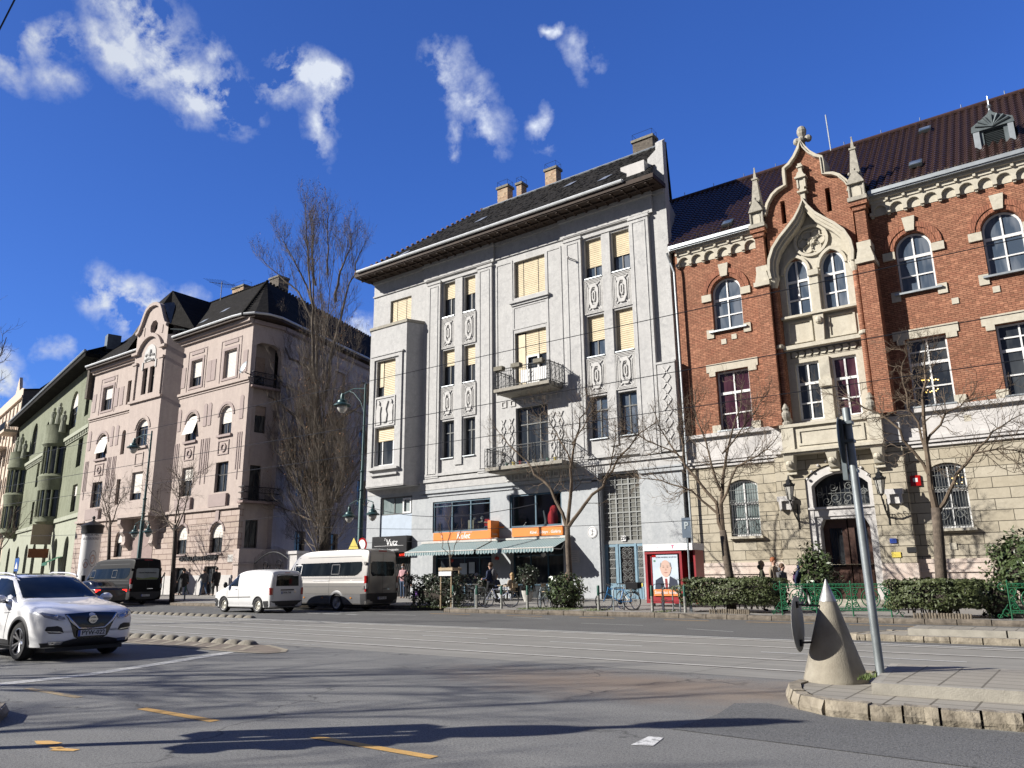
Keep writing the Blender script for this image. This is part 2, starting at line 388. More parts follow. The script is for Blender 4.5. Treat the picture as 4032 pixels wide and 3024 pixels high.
def window(F,parent,outline,d,frame='white_paint',glass='window_glass',fw=.07,mull=(),trans=(),blind=None,bmat='blind_yellow',depth=.07,name='window',bfull=None,pane=True,label=None,z0in=None):
 """outline in (u,z) (closed polygon), recessed at depth d; mull: fractions of width, trans: heights (z)"""
 us=[p[0]for p in outline];zs=[p[1]for p in outline];u0,u1,z0,z1=min(us),max(us),min(zs),max(zs)
 cu,cz=(u0+u1)/2,(z0+z1)/2;W_,H_=u1-u0,z1-z0
 inner=[(cu+(u-cu)*(1-2*fw/W_),cz+(z-cz)*(1-2*fw/H_))for u,z in outline]
 mb=MB();F.prism(mb,outline,d-depth,d,[inner[::-1]])
 def top_at(u):
  b=z0
  k=len(outline)
  for i in range(k):
   (a0,b0),(a1,b1)=outline[i],outline[(i+1)%k]
   if(a0-u)*(a1-u)<=0 and abs(a1-a0)>1e-6:b=max(b,b0+(b1-b0)*(u-a0)/(a1-a0))
  return b
 for m in mull:u=u0+W_*m;F.box(mb,u-fw*.45,u+fw*.45,z0+fw*.6,top_at(u)-fw*.6,d-depth+.004,d-.003)
 for t in trans:
  if isinstance(t,tuple):t,hw=t
  else:hw=fw*.4
  F.box(mb,u0+fw*.6,u1-fw*.6,t-hw,t+hw,d-depth+.006,d-.001)
 w=mb.build(name,frame,parent)
 if label:w['label']=label
 if pane:
  g=MB();pl=[F.P(u,z,d-depth*.6)for u,z in inner];tri=tessellate_polygon([[Vector((a,b,0))for a,b in inner]]);g.add(pl,[tuple(t)for t in tri]);g.build('pane',glass,w)
 if blind:
  zb=z1-(z1-z0)*blind
  b=MB();nsl=max(2,int((z1-zb)/.055));poly=[]
  for i in range(nsl+1):
   z=z1-.02-(z1-.02-zb)*i/nsl
   poly.append((z,d+.012 if i%2 else d+.03))
  segs=[(u0+.02,u1-.02)]if not bfull else[(u0+W_*a+.025,u0+W_*c-.025)for a,c in bfull]
  for a,c in segs:
   cut=blind
   vs=[]
   for z,dd_ in poly:
    zz=z;vs+=[F.P(a,zz,dd_),F.P(c,zz,dd_)]
   k=len(poly);b.add(vs,[(2*i,2*i+1,2*i+3,2*i+2)for i in range(k-1)])
  b.build('blind',bmat,w)
 return w
def text_mesh(s,size,mat,M,parent=None,name='lettering',ext=.004,align='CENTER',spacing=1.0,shear=0.0,bold=0.0):
 cu=bpy.data.curves.new('t','FONT');cu.body=s;cu.size=size;cu.extrude=ext;cu.align_x=align;cu.align_y='CENTER';cu.space_character=spacing;cu.shear=shear;cu.offset=bold;cu.resolution_u=2
 t=bpy.data.objects.new('t',cu);COL.objects.link(t);dg=bpy.context.evaluated_depsgraph_get();dg.update()
 me=bpy.data.meshes.new_from_object(t.evaluated_get(dg));bpy.data.objects.remove(t);bpy.data.curves.remove(cu)
 me.transform(M);me.materials.clear();me.materials.append(MAT[mat]);me.name=name
 o=bpy.data.objects.new(name,me);COL.objects.link(o)
 if parent is not None:setp(o,parent)
 return o
def facM(F,u,z,d):
 X=Vector((F.u[0],F.u[1],0));N=Vector((F.n[0],F.n[1],0));Z=Vector((0,0,1))
 M=Matrix((X,Z,N)).transposed().to_4x4();M.translation=Vector(F.P(u,z,d));return M
def zpave(x,y):
 t=min(1,max(0,(-9-x)/8));s=.02+.17*t
 return .15+max(0,min(1,(y-25.1)/8))*s
 # ------------------------------------------------------------------ palette
stucco('grey_stucco',(.50,.495,.485),(.30,.30,.305),(.60,.595,.58),bump=.5)
stucco('blue_grey_stucco',(.43,.45,.47),(.30,.325,.35),(.52,.54,.55),bump=.4)
plain('pale_blue_plaster',(.52,.60,.70),.85,var=.06)
plain('relief_plaster',(.64,.63,.61),.85,var=.1)
brickmat('red_brick',(.42,.205,.125),(.33,.14,.085),(.15,.065,.042),ms=.014,stain=.55)
brickmat('red_brick_arch',(.38,.165,.10),(.30,.12,.075),(.14,.06,.04),bw=.085,rh=.3)
brickmat('yellow_brick',(.52,.38,.24),(.40,.22,.13),(.38,.34,.29),bw=.26,rh=.09)
brickmat('old_brick',(.17,.145,.12),(.12,.10,.085),(.13,.12,.10))
stucco('sandstone',(.54,.495,.40),(.36,.325,.26),(.62,.58,.48),bump=.3)
stucco('ashlar',(.47,.425,.335),(.35,.31,.24),(.54,.49,.39),joints=(1.05,.40,.012,(.09,.08,.06)))
stucco('white_band',(.58,.56,.54),(.44,.42,.41),(.66,.64,.62))
stucco('pink_plinth',(.62,.50,.43),(.5,.36,.30),(.70,.62,.55))
stucco('pink_stucco',(.47,.395,.36),(.40,.33,.295),(.57,.485,.435),bump=.35)
stucco('pink_ashlar',(.51,.415,.365),(.42,.335,.30),(.57,.475,.42),joints=(1.25,.42,.022,(.20,.14,.125)))
plain('pink_trim',(.40,.32,.30),.85,var=.06)
plain('pink_dark',(.36,.27,.25),.9)
stucco('green_stucco',(.17,.185,.12),(.075,.08,.05),(.28,.30,.215),patch=.35)
stucco('green_pale',(.36,.38,.29),(.24,.25,.19),(.44,.46,.37),patch=.6)
stucco('cream_stucco',(.66,.54,.43),(.54,.42,.33),(.72,.61,.50))
rooftile('slate_tiles',(.018,.017,.016),(.032,.030,.028))
plain('glazed_tiles',(.075,.042,.036),.33,var=.25,vs=6,bump=.2,bs=20,col2=(.04,.024,.022))
plain('brown_timber',(.058,.034,.022),.8,var=.3,vs=4)
plain('zinc',(.52,.56,.58),.42,.7,var=.12,vs=3)
plain('dark_zinc',(.16,.19,.20),.5,.5,var=.2)
plain('white_paint',(.80,.80,.79),.5,var=.05)
plain('old_white_paint',(.62,.60,.56),.6,var=.15)
plain('blue_frame',(.055,.13,.19),.5,var=.15)
plain('blue_door',(.20,.33,.42),.55,var=.12,vs=5)
plain('dark_frame',(.05,.045,.04),.5,var=.2)
plain('grey_frame',(.13,.135,.13),.6)
plain('blind_yellow',(.70,.585,.385),.6,var=.12,vs=2.5)
plain('blind_cream',(.74,.70,.64),.65,var=.06,vs=6)
plain('blind_shade',(.50,.38,.30),.65,var=.08)
plain('orange_sign',(.90,.24,.02),.5,var=.04)
plain('black_sign',(.008,.008,.009),.35,var=.2)
plain('sign_white',(.85,.85,.85),.6,var=.02)
plain('iron',(.025,.026,.028),.5,.4)
plain('iron_grey',(.30,.31,.30),.5,.3)
plain('green_iron',(.018,.15,.065),.42,.1,var=.2,vs=9)
plain('pole_green',(.035,.085,.085),.42,.3,var=.15)
plain('bollard_green',(.02,.11,.075),.45,.1,var=.3,vs=12)
plain('galvanised',(.40,.45,.47),.45,.6,var=.12,vs=8)
plain('concrete',(.40,.375,.32),.92,var=.14,vs=5,bump=.35,bs=60)
plain('concrete_dark',(.27,.25,.20),.95,var=.2,vs=9,bump=.6,bs=40)
plain('limestone',(.46,.43,.36),.9,var=.2,vs=6,bump=.5,bs=30)
plain('dark_wood',(.075,.03,.018),.45,var=.25,vs=5,coat=.2)
plain('light_wood',(.50,.38,.24),.7,var=.15,vs=8)
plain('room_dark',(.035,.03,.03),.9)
plain('room_wall',(.20,.19,.18),.9)
plain('chrome',(.75,.75,.76),.12,1.0,var=.02)
plain('tyre',(.018,.018,.019),.8,var=.15,vs=20)
plain('black_plastic',(.018,.018,.02),.55,var=.15)
plain('black_gloss',(.006,.006,.007),.12,var=.1,coat=.6)
plain('car_white',(1.0,1.0,1.0),.22,var=.01,coat=.9)
plain('van_white',(.76,.76,.75),.4,var=.03,coat=.4)
plain('van_silver',(.33,.315,.295),.36,.6,var=.03,coat=.5)
plain('van_black',(.004,.004,.004),.55,.0,var=.1,spec=.15)
plain('car_dark',(.015,.015,.018),.3,.1,var=.1,coat=.4)
plain('alloy',(.55,.55,.56),.28,.9,var=.03)
plain('steel_rim',(.42,.42,.42),.4,.6)
plain('tail_red',(.42,.008,.006),.2,var=.1,coat=.8)
plain('amber',(.75,.25,.02),.3)
plain('lamp_lens',(.5,.5,.52),.12,.7,var=.25,vs=22)
plain('plate_white',(.75,.75,.74),.5)
plain('plate_blue',(.02,.07,.40),.5)
plain('led_white',(.85,.88,.9),.2)
glassmat('window_glass',(.018,.022,.028),col2=(.05,.055,.06))
glassmat('sky_glass',(.05,.07,.10),.05,col2=(.13,.15,.18))
glassmat('curtain_glass',(.16,.20,.20),.12,col2=(.30,.34,.34))
glassmat('wine_glass',(.035,.012,.02),.06,col2=(.07,.03,.04))
glassmat('car_glass',(.005,.007,.008),.05,col2=(.012,.015,.016));MAT['car_glass'].node_tree.nodes['Principled BSDF'].inputs['Specular IOR Level'].default_value=.28
clearglass('clear_glass');clearglass('screen_glass',(.55,.62,.62))
plain('bark',(.16,.125,.095),.95,var=.3,vs=7,bump=.8,bs=25)
plain('bark_dark',(.060,.048,.038),.95,var=.3,vs=7,bump=.8,bs=25)
plain('twig',(.17,.125,.085),.9,var=.3,vs=3)
plain('twig_pale',(.24,.20,.145),.9,var=.3,vs=2)
leafmat('hedge_leaf',(.055,.075,.025),(.085,.10,.035),(.025,.04,.014))
leafmat('laurel_leaf',(.050,.075,.028),(.085,.11,.045),(.022,.034,.012),.3)
leafmat('dark_leaf',(.022,.034,.018),(.035,.05,.022),(.012,.018,.01),.45)
leafmat('dead_leaf',(.26,.11,.045),(.34,.20,.10),(.15,.06,.03),.8)
leafmat('grass_blades',(.09,.13,.03),(.13,.16,.045),(.05,.08,.02),.7)
stripes('awning_cloth',(.07,.125,.14),(.27,.33,.33),.085)
plain('skin',(.50,.30,.22),.6,var=.05);plain('hair_dark',(.02,.014,.010),.6);plain('hair_brown',(.11,.055,.025),.6);plain('hair_blonde',(.50,.33,.15),.6);plain('hair_grey',(.30,.29,.28),.7);plain('hair_red',(.33,.10,.03),.7)
for nm,c in dict(cloth_black=(.014,.014,.017),cloth_navy=(.022,.032,.08),cloth_jeans=(.06,.10,.18),cloth_pink=(.62,.36,.38),cloth_grey=(.14,.14,.15),cloth_olive=(.07,.075,.045),cloth_white=(.66,.64,.62),cloth_brown=(.26,.10,.05),cloth_red=(.55,.015,.02),cloth_beige=(.45,.36,.27),cloth_stripe=(.30,.06,.08),shoe=(.02,.018,.018),shoe_pale=(.45,.42,.40)).items():
 plain(nm,c,.9,var=.12,vs=12)
plain('paper_face',(.62,.42,.34),.6,var=.03);plain('poster_blue',(.60,.70,.80),.6,var=.12,vs=1.5);plain('poster_white',(.78,.78,.78),.6,var=.03);plain('suit_navy',(.015,.025,.06),.7);plain('tie_red',(.30,.015,.02),.6);plain('booth_red',(.34,.02,.03),.4,var=.15)
plain('poster_orange',(.85,.25,.05),.6,var=.03);plain('flag_green',(.05,.25,.15),.6);plain('magenta',(.7,.02,.2),.5)
plain('sign_yellow',(.75,.60,.10),.5);plain('sign_blue',(.02,.12,.45),.4);plain('terracotta',(.55,.54,.50),.7)
plain('water_teal',(.03,.16,.12),.5);plain('lamp_glass',(.62,.60,.54),.15,var=.05,coat=.5)
# ------------------------------------------------------------------ road materials
def asphalt(name,base,dark,light,far=False):
 base,dark,light=kk(base),kk(dark),kk(light)
 m,n,l,p=newmat(name);v=obj_co(n)
 f0=noise(n,l,v,110,3,.6);f1=noise(n,l,v,42,4,.75);f2=noise(n,l,v,.45,6,.65,.4);f3=noise(n,l,mapv(n,l,v,(.12,1.2,1)),1.4,5,.6)
 c=mixn(n,l,ramp(n,l,f2,.35,.7),base,dark)
 c=mixn(n,l,ramp(n,l,f3,.45,.75,(0,0,0),(.6,.6,.6)),c,light)
 c=mixn(n,l,ramp(n,l,f1,.36,.52,(.8,.8,.8),(0,0,0)),c,tuple(x*.35 for x in dark))
 c=mixn(n,l,ramp(n,l,f0,.54,.66,(0,0,0),(.6,.6,.6)),c,tuple(min(1,x*1.9)for x in light))
 if not far:
  dn=n.new('ShaderNodeVectorMath');dn.operation='DISTANCE';mp=mapv(n,l,v,(.42,1.0,0));l.new(mp,dn.inputs[0]);dn.inputs[1].default_value=(-5.2*.42,9.9,0)
  ad=n.new('ShaderNodeMath');ad.operation='MULTIPLY_ADD';l.new(noise(n,l,v,1.3,6,.7),ad.inputs[0]);ad.inputs[1].default_value=2.4;l.new(dn.outputs['Value'],ad.inputs[2])
  c=mixn(n,l,ramp(n,l,ad.outputs[0],.0,1.0),c,c)
  mr=n.new('ShaderNodeMapRange');l.new(ad.outputs[0],mr.inputs[0]);mr.inputs[1].default_value=1.5;mr.inputs[2].default_value=2.9;mr.inputs[3].default_value=.85;mr.inputs[4].default_value=0.0
  c=mixn(n,l,mr.outputs[0],c,mixn(n,l,f1,(.17,.125,.10),(.27,.22,.165)))
  vo=n.new('ShaderNodeTexVoronoi');vo.feature='DISTANCE_TO_EDGE';vo.inputs['Scale'].default_value=.33
  l.new(mixn(n,l,.12,v,n.new('ShaderNodeTexNoise').outputs['Color'])if 0 else v,vo.inputs['Vector'])
  dv2=n.new('ShaderNodeVectorMath');dv2.operation='ADD';nn=n.new('ShaderNodeTexNoise');nn.inputs['Scale'].default_value=1.7;nn.inputs['Detail'].default_value=6;l.new(v,nn.inputs['Vector']);l.new(nn.outputs['Color'],dv2.inputs[0]);l.new(v,dv2.inputs[1]);l.new(dv2.outputs[0],vo.inputs['Vector'])
  ck=ramp(n,l,vo.outputs['Distance'],.0,.010,(.7,.7,.7),(0,0,0));msk=ramp(n,l,noise(n,l,v,.3,2),.5,.56)
  mm=n.new('ShaderNodeMath');mm.operation='MULTIPLY';l.new(ck,mm.inputs[0]);l.new(msk,mm.inputs[1])
  c=mixn(n,l,mm.outputs[0],c,(.03,.03,.03))
 l.new(c,p.inputs['Base Color']);p.inputs['Roughness'].default_value=.88;p.inputs['Specular IOR Level'].default_value=.3
 nb=bumpn(n,l,f0,.55,.012,p);bumpn(n,l,f1,.6,.012,p,nb)
 return m
asphalt('asphalt',(.235,.235,.225),(.18,.18,.175),(.29,.288,.27))
asphalt('asphalt_far',(.155,.155,.15),(.125,.125,.12),(.19,.188,.18),far=True)
asphalt('asphalt_patch',(.16,.162,.16),(.13,.132,.13),(.20,.20,.195),far=True)
m,n,l,p=newmat('track_concrete');v=obj_co(n)
f1=noise(n,l,mapv(n,l,v,(.10,2.2,1)),1.6,6,.65,.3);f2=noise(n,l,v,1.1,6,.65);f3=noise(n,l,v,110,3,.6)
c=mixn(n,l,ramp(n,l,f1,.38,.66),(.20,.195,.175),(.29,.28,.25));c=mixn(n,l,ramp(n,l,f2,.4,.75,(0,0,0),(.6,.6,.6)),c,(.19,.183,.165));c=mixn(n,l,ramp(n,l,f3,.4,.7,(.3,.3,.3),(0,0,0)),c,(.12,.115,.1))
wv=n.new('ShaderNodeTexBrick');wv.inputs['Scale'].default_value=1;wv.inputs['Brick Width'].default_value=3.6;wv.inputs['Row Height'].default_value=40;wv.inputs['Mortar Size'].default_value=.012;wv.offset=0;l.new(mapv(n,l,v,(1,1,1),(0,0,.18)),wv.inputs['Vector'])
c=mixn(n,l,wv.outputs['Fac'],c,(.10,.095,.085));l.new(c,p.inputs['Base Color']);p.inputs['Roughness'].default_value=.8;bumpn(n,l,f3,.35,.01,p)
def paving(name,c1,c2,mortar,bw,rh,off=0.0,ms=.012):
 m,n,l,p=newmat(name);v=obj_co(n);b=n.new('ShaderNodeTexBrick');b.inputs['Scale'].default_value=1;b.inputs['Brick Width'].default_value=bw;b.inputs['Row Height'].default_value=rh;b.inputs['Mortar Size'].default_value=ms
 b.inputs['Color1'].default_value=c4(c1);b.inputs['Color2'].default_value=c4(c2);b.inputs['Mortar'].default_value=c4(mortar);b.offset=off;l.new(v,b.inputs['Vector'])
 f=noise(n,l,v,1.7,6,.7);f2=noise(n,l,v,70,3,.6);c=mixn(n,l,ramp(n,l,f,.4,.75,(0,0,0),(.55,.55,.55)),b.outputs['Color'],tuple(x*.6 for x in c1));c=mixn(n,l,ramp(n,l,f2,.4,.7,(.25,.25,.25),(0,0,0)),c,tuple(x*.4 for x in c1))
 l.new(c,p.inputs['Base Color']);p.inputs['Roughness'].default_value=.9;nb=bumpn(n,l,b.outputs['Fac'],-.7,.01,p);bumpn(n,l,f2,.3,.008,p,nb);return m
paving('slabs',(.32,.295,.245),(.27,.25,.21),(.08,.07,.05),.40,.31)
paving('pavement_asphalt',(.27,.255,.235),(.235,.225,.205),(.2,.19,.17),3.5,6.0,.5,.008)
def worn(name,col,rough=.8,thr=.5):
 m,n,l,p=newmat(name);v=obj_co(n);f=noise(n,l,v,14,6,.75);f2=noise(n,l,v,90,2,.6)
 c=mixn(n,l,ramp(n,l,f,thr,thr+.13,(0,0,0),(.85,.85,.85)),col,(.16,.16,.155));c=mixn(n,l,ramp(n,l,f2,.5,.7,(0,0,0),(.35,.35,.35)),c,(.14,.14,.14));l.new(c,p.inputs['Base Color']);p.inputs['Roughness'].default_value=rough;return m
worn('line_white',(.55,.55,.53),thr=.56);worn('line_white_worn',(.42,.42,.40),thr=.47);worn('line_yellow',(.56,.33,.095),thr=.6);worn('line_yellow_worn',(.38,.27,.12),thr=.45)
m,n,l,p=newmat('soil');l.new(mixn(n,l,noise(n,l,obj_co(n),9,5),(.06,.045,.03),(.12,.095,.06)),p.inputs['Base Color']);p.inputs['Roughness'].default_value=1
# ------------------------------------------------------------------ ground
def sheet(name,poly,z,mat,kind='structure'):
 mb=MB();tri=tessellate_polygon([[Vector((a,b,0))for a,b in poly]]);mb.add([(a,b,z)for a,b in poly],[tuple(t)for t in tri]);o=mb.build(name,mat);tag(o,kind=kind);return o
sheet('ground',[(-900,-600),(600,-600),(600,900),(-900,900)],-.03,'pavement_asphalt')
sheet('road',[(-260,-14),(70,-14),(70,11.45),(-260,11.45)],0.0,'asphalt')
sheet('road',[(-260,18.15),(70,18.15),(70,27.2),(-260,27.2)],0.0,'asphalt_far')
sheet('tram_bed',[(-260,11.45),(70,11.45),(70,18.15),(-260,18.15)],.002,'track_concrete')
sheet('road_patch',[(-3.56,7.31),(-3.5,8.3),(-3.62,9.1),(-3.3,9.3),(-2.4,8.75),(5,9.3),(5,6.9)],.005,'asphalt_patch')
mb=MB();mg=MB()
for y in(12.48,13.94,16.2,17.64):
 mb.box(-200,60,y-.035,y+.035,.0,.010);mg.box(-200,60,y-.10,y-.035,.0,.006);mg.box(-200,60,y+.035,y+.07,.0,.006)
tag(mb.build('tram_rail','chrome' if 0 else plain('rail_steel',(.66,.65,.62),.5,.3,var=.15)),kind='structure');tag(mg.build('rail_groove','rail_dark' if 0 else plain('groove',(.035,.032,.03),.8)),kind='structure')
mw=MB();my=MB();mww=MB()
def dash(mb,x0,x1,y,w,z=.0085,yr=None):
 yr=y if yr is None else yr;mb.quad((x0,y-w/2,z),(x1,yr-w/2,z),(x1,yr+w/2,z),(x0,y+w/2,z))
dash(mw,-200,30,18.02,.11,yr=18.02)
for a,b in((-14.1,-12.0),(-10.2,-7.9),(-5.4,-2.0),(1.2,5),(-60,-16.3)):dash(mw,a,b,15.08,.07)
dash(mww,-200,-14,11.75,.07)
for a,b,y,y2 in((-17.3,-15.3,23.26,22.73),(-13.2,-11.0,21.25,21.15),(-9.3,-7.8,20.4,19.9),(-24,-21.5,22.9,22.6),(-5.9,-4.6,18.9,18.6)):dash(mww,a,b,y,.09,.005,y2)
for a,b in((-22.1,-20),(-18.2,-16.6),(-15,-13.6),(-11.75,-10.2),(-9,-7),(-6,-4)):dash(my,a,b,24.05,.10,.005)
for x in range(-60,-24,3):dash(mww,x,x+1.4,23.2,.1,.005)
# bicycle pictogram worn on the lane
for a,b,c_,d_ in((-27.4,-26.6,22.0,22.25),(-26.3,-25.2,21.9,22.2),(-24.9,-24.2,21.95,22.2)):mww.quad((a,c_,.005),(b,c_,.005),(b,d_,.005),(a,d_,.005))
def poly_strip(mb,pts,w,z):
 L=[];Rr=[]
 for i,p in enumerate(pts):
  a=Vector(pts[max(i-1,0)]);b=Vector(pts[min(i+1,len(pts)-1)]);t=(b-a).normalized();nn=Vector((-t.y,t.x));ww=w[i]if isinstance(w,list)else w
  L.append((p[0]+nn.x*ww/2,p[1]+nn.y*ww/2,z));Rr.append((p[0]-nn.x*ww/2,p[1]-nn.y*ww/2,z))
 for i in range(len(pts)-1):mb.quad(L[i],L[i+1],Rr[i+1],Rr[i])
poly_strip(mww,[(-13.0,4.0),(-13.05,5.1),(-13.1,6.3),(-13.65,7.85),(-14.25,9.3),(-14.5,9.85)],[.34,.34,.30,.30,.34,.2],.005)
for x0,x1,y0,y1,mm_ in((-9.17,-7.7,5.03,5.15,my),(-6.16,-4.65,5.08,5.19,my)):mm_.quad((x0,y0,.005),(x1,y0,.005),(x1,y1,.005),(x0,y1,.005))
myw=MB();myw.quad((-12.2,5.04,.005),(-10.7,5.04,.005),(-10.7,5.15,.005),(-12.2,5.15,.005))
# remains of a yellow bicycle pictogram near the kerb
for pl in([(-8.22,3.55),(-8.05,3.50),(-7.88,3.57),(-7.9,3.66),(-8.1,3.64)],[(-7.83,3.50),(-7.7,3.49),(-7.62,3.56),(-7.75,3.58)],[(-7.66,3.44),(-7.45,3.55),(-7.47,3.62),(-7.7,3.54)]):
 my.add([(a,b,.005)for a,b in pl],[tuple(range(len(pl)))])
mspl=MB();mspl.add([(-3.54,6.46,.005),(-3.36,6.53,.005),(-3.44,6.9,.005),(-3.58,6.88,.005)],[(0,1,2,3)])
tag(mspl.build('paint_splash',worn('splash_white',(.6,.6,.58),thr=.48)),kind='structure')
tag(mw.build('road_marking','line_white'),kind='structure');tag(mww.build('road_marking','line_white_worn'),kind='structure')
tag(my.build('road_marking','line_yellow'),kind='structure');tag(myw.build('road_marking','line_yellow_worn'),kind='structure')
# painted separator strip beside the tram bed (left)
tri_pts=[(-70,10.15),(-19.4,10.05),(-16.4,9.93),(-14.4,9.9),(-13.6,10.0),(-13.45,10.25),(-13.8,10.6),(-15.3,11.2),(-16,11.25),(-70,11.0)]
sheet('traffic_strip',tri_pts,.006,plain('strip_brown',(.24,.195,.15),.95,var=.2,vs=3,bump=.4))
mb=MB();poly_strip(mb,[(-70,10.13),(-19.4,10.03),(-16.4,9.9),(-14.4,9.9),(-13.55,10.02),(-13.5,10.35),(-13.9,10.7),(-15.2,11.2)],.13,.010)
for i in range(60):
 x=-14.75-.62*i;mb.quad((x,10.15,.010),(x+.2,10.15,.010),(x-.45,10.9,.010),(x-.65,10.9,.010))
tag(mb.build('road_marking',plain('strip_cream',(.40,.35,.26),.9,var=.25,vs=9)),kind='structure')
# rubber-concrete humps along the tram bed: each one a thing
mb=MB();pr=[]
vs=[];fs=[];NU,NV=10,6
for i in range(NU+1):
 for j in range(NV+1):
  a=-1+2*i/NU;b=-1+2*j/NV;h=max(0,1-a*a)**.5*max(0,1-b*b*b*b)**.5
  vs.append((a*.23,b*.13,.11*h))
for i in range(NU):
 for j in range(NV):q=i*(NV+1)+j;fs.append((q,q+NV+1,q+NV+2,q+1))
mb.add(vs,fs);hump=mb.build('traffic_hump',plain('hump_concrete',(.27,.245,.20),.95,var=.25,vs=6,bump=.4),smooth=True)
xs_near=[-15.72-.505*i for i in range(11)]+[-21.4-.52*i for i in range(14)]
xs_far=[-26.1-.545*i for i in range(18)]
ordn=['first','second','third','fourth','fifth','sixth','seventh','eighth','ninth','tenth','eleventh','twelfth','thirteenth','fourteenth','fifteenth','sixteenth','seventeenth','eighteenth','nineteenth','twentieth','twenty-first','twenty-second','twenty-third','twenty-fourth','twenty-fifth']
for row,(xs,y,wh)in enumerate(((xs_near,11.08,'nearer'),(xs_far,18.38,'farther'))):
 for i,x in enumerate(xs):
  o=hump if(row==0 and i==0)else hump.copy()
  if o is not hump:COL.objects.link(o)
  o.location=(x,y-.012*i*(1 if row==0 else 0),.006);o.rotation_euler=(0,0,random.uniform(-.05,.05));o.scale=(1,1,random.uniform(.9,1.1))
  tag(o,'concrete lane hump, %s from the right end of the %s hump row'%(ordn[i],wh),'road hump','%s row of concrete humps along the tram track'%wh)
  # far pavement
kerb=[(60,24.95),(-22.3,25.1),(-23.4,26.4),(-32.0,26.4),(-33.4,25.1),(-43.3,25.1),(-44.4,26.6),(-260,26.6)]
def kerby(x):
 for(a,b),(c_,d_)in zip(kerb,kerb[1:]):
  if c_<=x<=a:return b+(d_-b)*(a-x)/(a-c_)
 return 25
xs=sorted(set([60,20,8]+[8-i*.6667 for i in range(1,84)]+[-50-4*i for i in range(0,50)]+[k[0]for k in kerb]),reverse=True)
mb=MB();NR=10;vs=[]
for x in xs:
 y0=kerby(x)+.16
 for j in range(NR+1):y=y0+(34.2-y0)*j/NR;vs.append((x,y,zpave(x,y)))
fs=[(i*(NR+1)+j,(i+1)*(NR+1)+j,(i+1)*(NR+1)+j+1,i*(NR+1)+j+1)for i in range(len(xs)-1)for j in range(NR)]
mb.add(vs,fs);o=mb.build('pavement','pavement_asphalt');tag(o,kind='structure')
sheet('garden_ground',[(-260,34.2),(60,34.2),(60,120),(-260,120)],.33,'soil')
def kerbstones(path,zt,name,mat,w=.16,ln=.85,zb=-.05,jit=.012,rough=0):
 mb=MB();rnd=random.Random(3)
 for(ax,ay),(bx,by)in zip(path,path[1:]):
  a=Vector((ax,ay));b=Vector((bx,by));L=(b-a).length
  if L<.02:continue
  t=(b-a)/L;nn=Vector((-t.y,t.x));s=0
  while s<L-1e-4:
   e=min(L,s+ln*rnd.uniform(.8,1.2));
   if L-e<ln*.3:e=L
   g=.012;K=5 if rough else 1;j0=rnd.uniform(-jit,jit);jz=rnd.uniform(-jit,jit)
   cs=[]
   for k in range(K+1):
    q=a+t*(s+g+(e-s-2*g)*k/K)
    r1=rough*rnd.uniform(-1,1);r2=rough*rnd.uniform(-1,1);r3=rough*rnd.uniform(-.6,.6)
    z=zt+jz+r3*.5
    cs.append([(q.x-nn.x*w,q.y-nn.y*w,zb),(q.x+nn.x*(j0*.5+r2),q.y+nn.y*(j0*.5+r2),zb),(q.x+nn.x*(.012+r1),q.y+nn.y*(.012+r1),zb+(z-zb)*.55),(q.x-nn.x*.018,q.y-nn.y*.018,z),(q.x-nn.x*w,q.y-nn.y*w,z)])
   m_=5;vs=[v for c_ in cs for v in c_]
   fs=[(k*m_+i,k*m_+(i+1)%m_,(k+1)*m_+(i+1)%m_,(k+1)*m_+i)for k in range(K)for i in range(m_)]+[tuple(range(m_)),tuple(K*m_+i for i in range(m_))[::-1]]
   mb.add(vs,fs);s=e
 return tag(mb.build(name,mat),kind='structure')
kerbstones([(x,y)for x,y in kerb if x>-80][::1]+[(-80,26.6)],.155,'kerb',plain('kerb_stone',(.22,.185,.145),.95,var=.3,vs=5,bump=.6,bs=30),w=.2,rough=.012)
# near tram platform island
isl=[(9,9.95),(-.79,8.97),(-2.1,8.80),(-2.55,8.85),(-2.88,9.1),(-3.12,9.5),(-3.27,9.95),(-3.27,10.35),(-3.1,10.9),(-2.75,11.75),(9,12.05)]
inner=[(9,10.12),(-.77,9.13),(-2.08,8.97),(-2.47,9.02),(-2.75,9.22),(-2.97,9.58),(-3.1,9.97),(-3.1,10.33),(-2.95,10.85),(-2.65,11.62),(9,11.9)]
sheet('island_paving',inner,.142,'slabs')
sheet('island_bedding',isl,.03,'concrete_dark')
kerbstones(isl[::-1][::-1][:10],.155,'kerb',plain('island_stone',(.36,.315,.24),.95,var=.35,vs=4,bump=.9,bs=22,col2=(.16,.135,.10)),w=.15,ln=.36,rough=.02)
kerbstones([(-2.75,11.75),(9,12.05)],.15,'kerb','concrete',w=.12,ln=1.0)
# raised boarding slab
rp=[(9,10.55),(-.82,9.74),(-2.24,9.62),(-2.46,11.78),(9,11.92)]
mb=MB();
for z0,z1 in((.10,.262),):
 for(ax,ay),(bx,by)in zip(rp,rp[1:]):
  mb.add([(ax,ay,z0),(bx,by,z0),(bx,by,z1),(ax,ay,z1)],[(0,1,2,3)])
rin=[(9,10.63),(-.81,9.83),(-2.15,9.71),(-2.35,11.68),(9,11.82)]
for i in range(4):(ax,ay),(bx,by),(cx_,cy_),(dx_,dy_)=rp[i],rp[i+1],rin[i+1],rin[i];mb.add([(ax,ay,.262),(bx,by,.262),(cx_,cy_,.262),(dx_,dy_,.262)],[(0,1,2,3)])
tag(mb.build('platform_edge','concrete'),kind='structure')
sheet('platform_paving',rin,.261,'slabs')
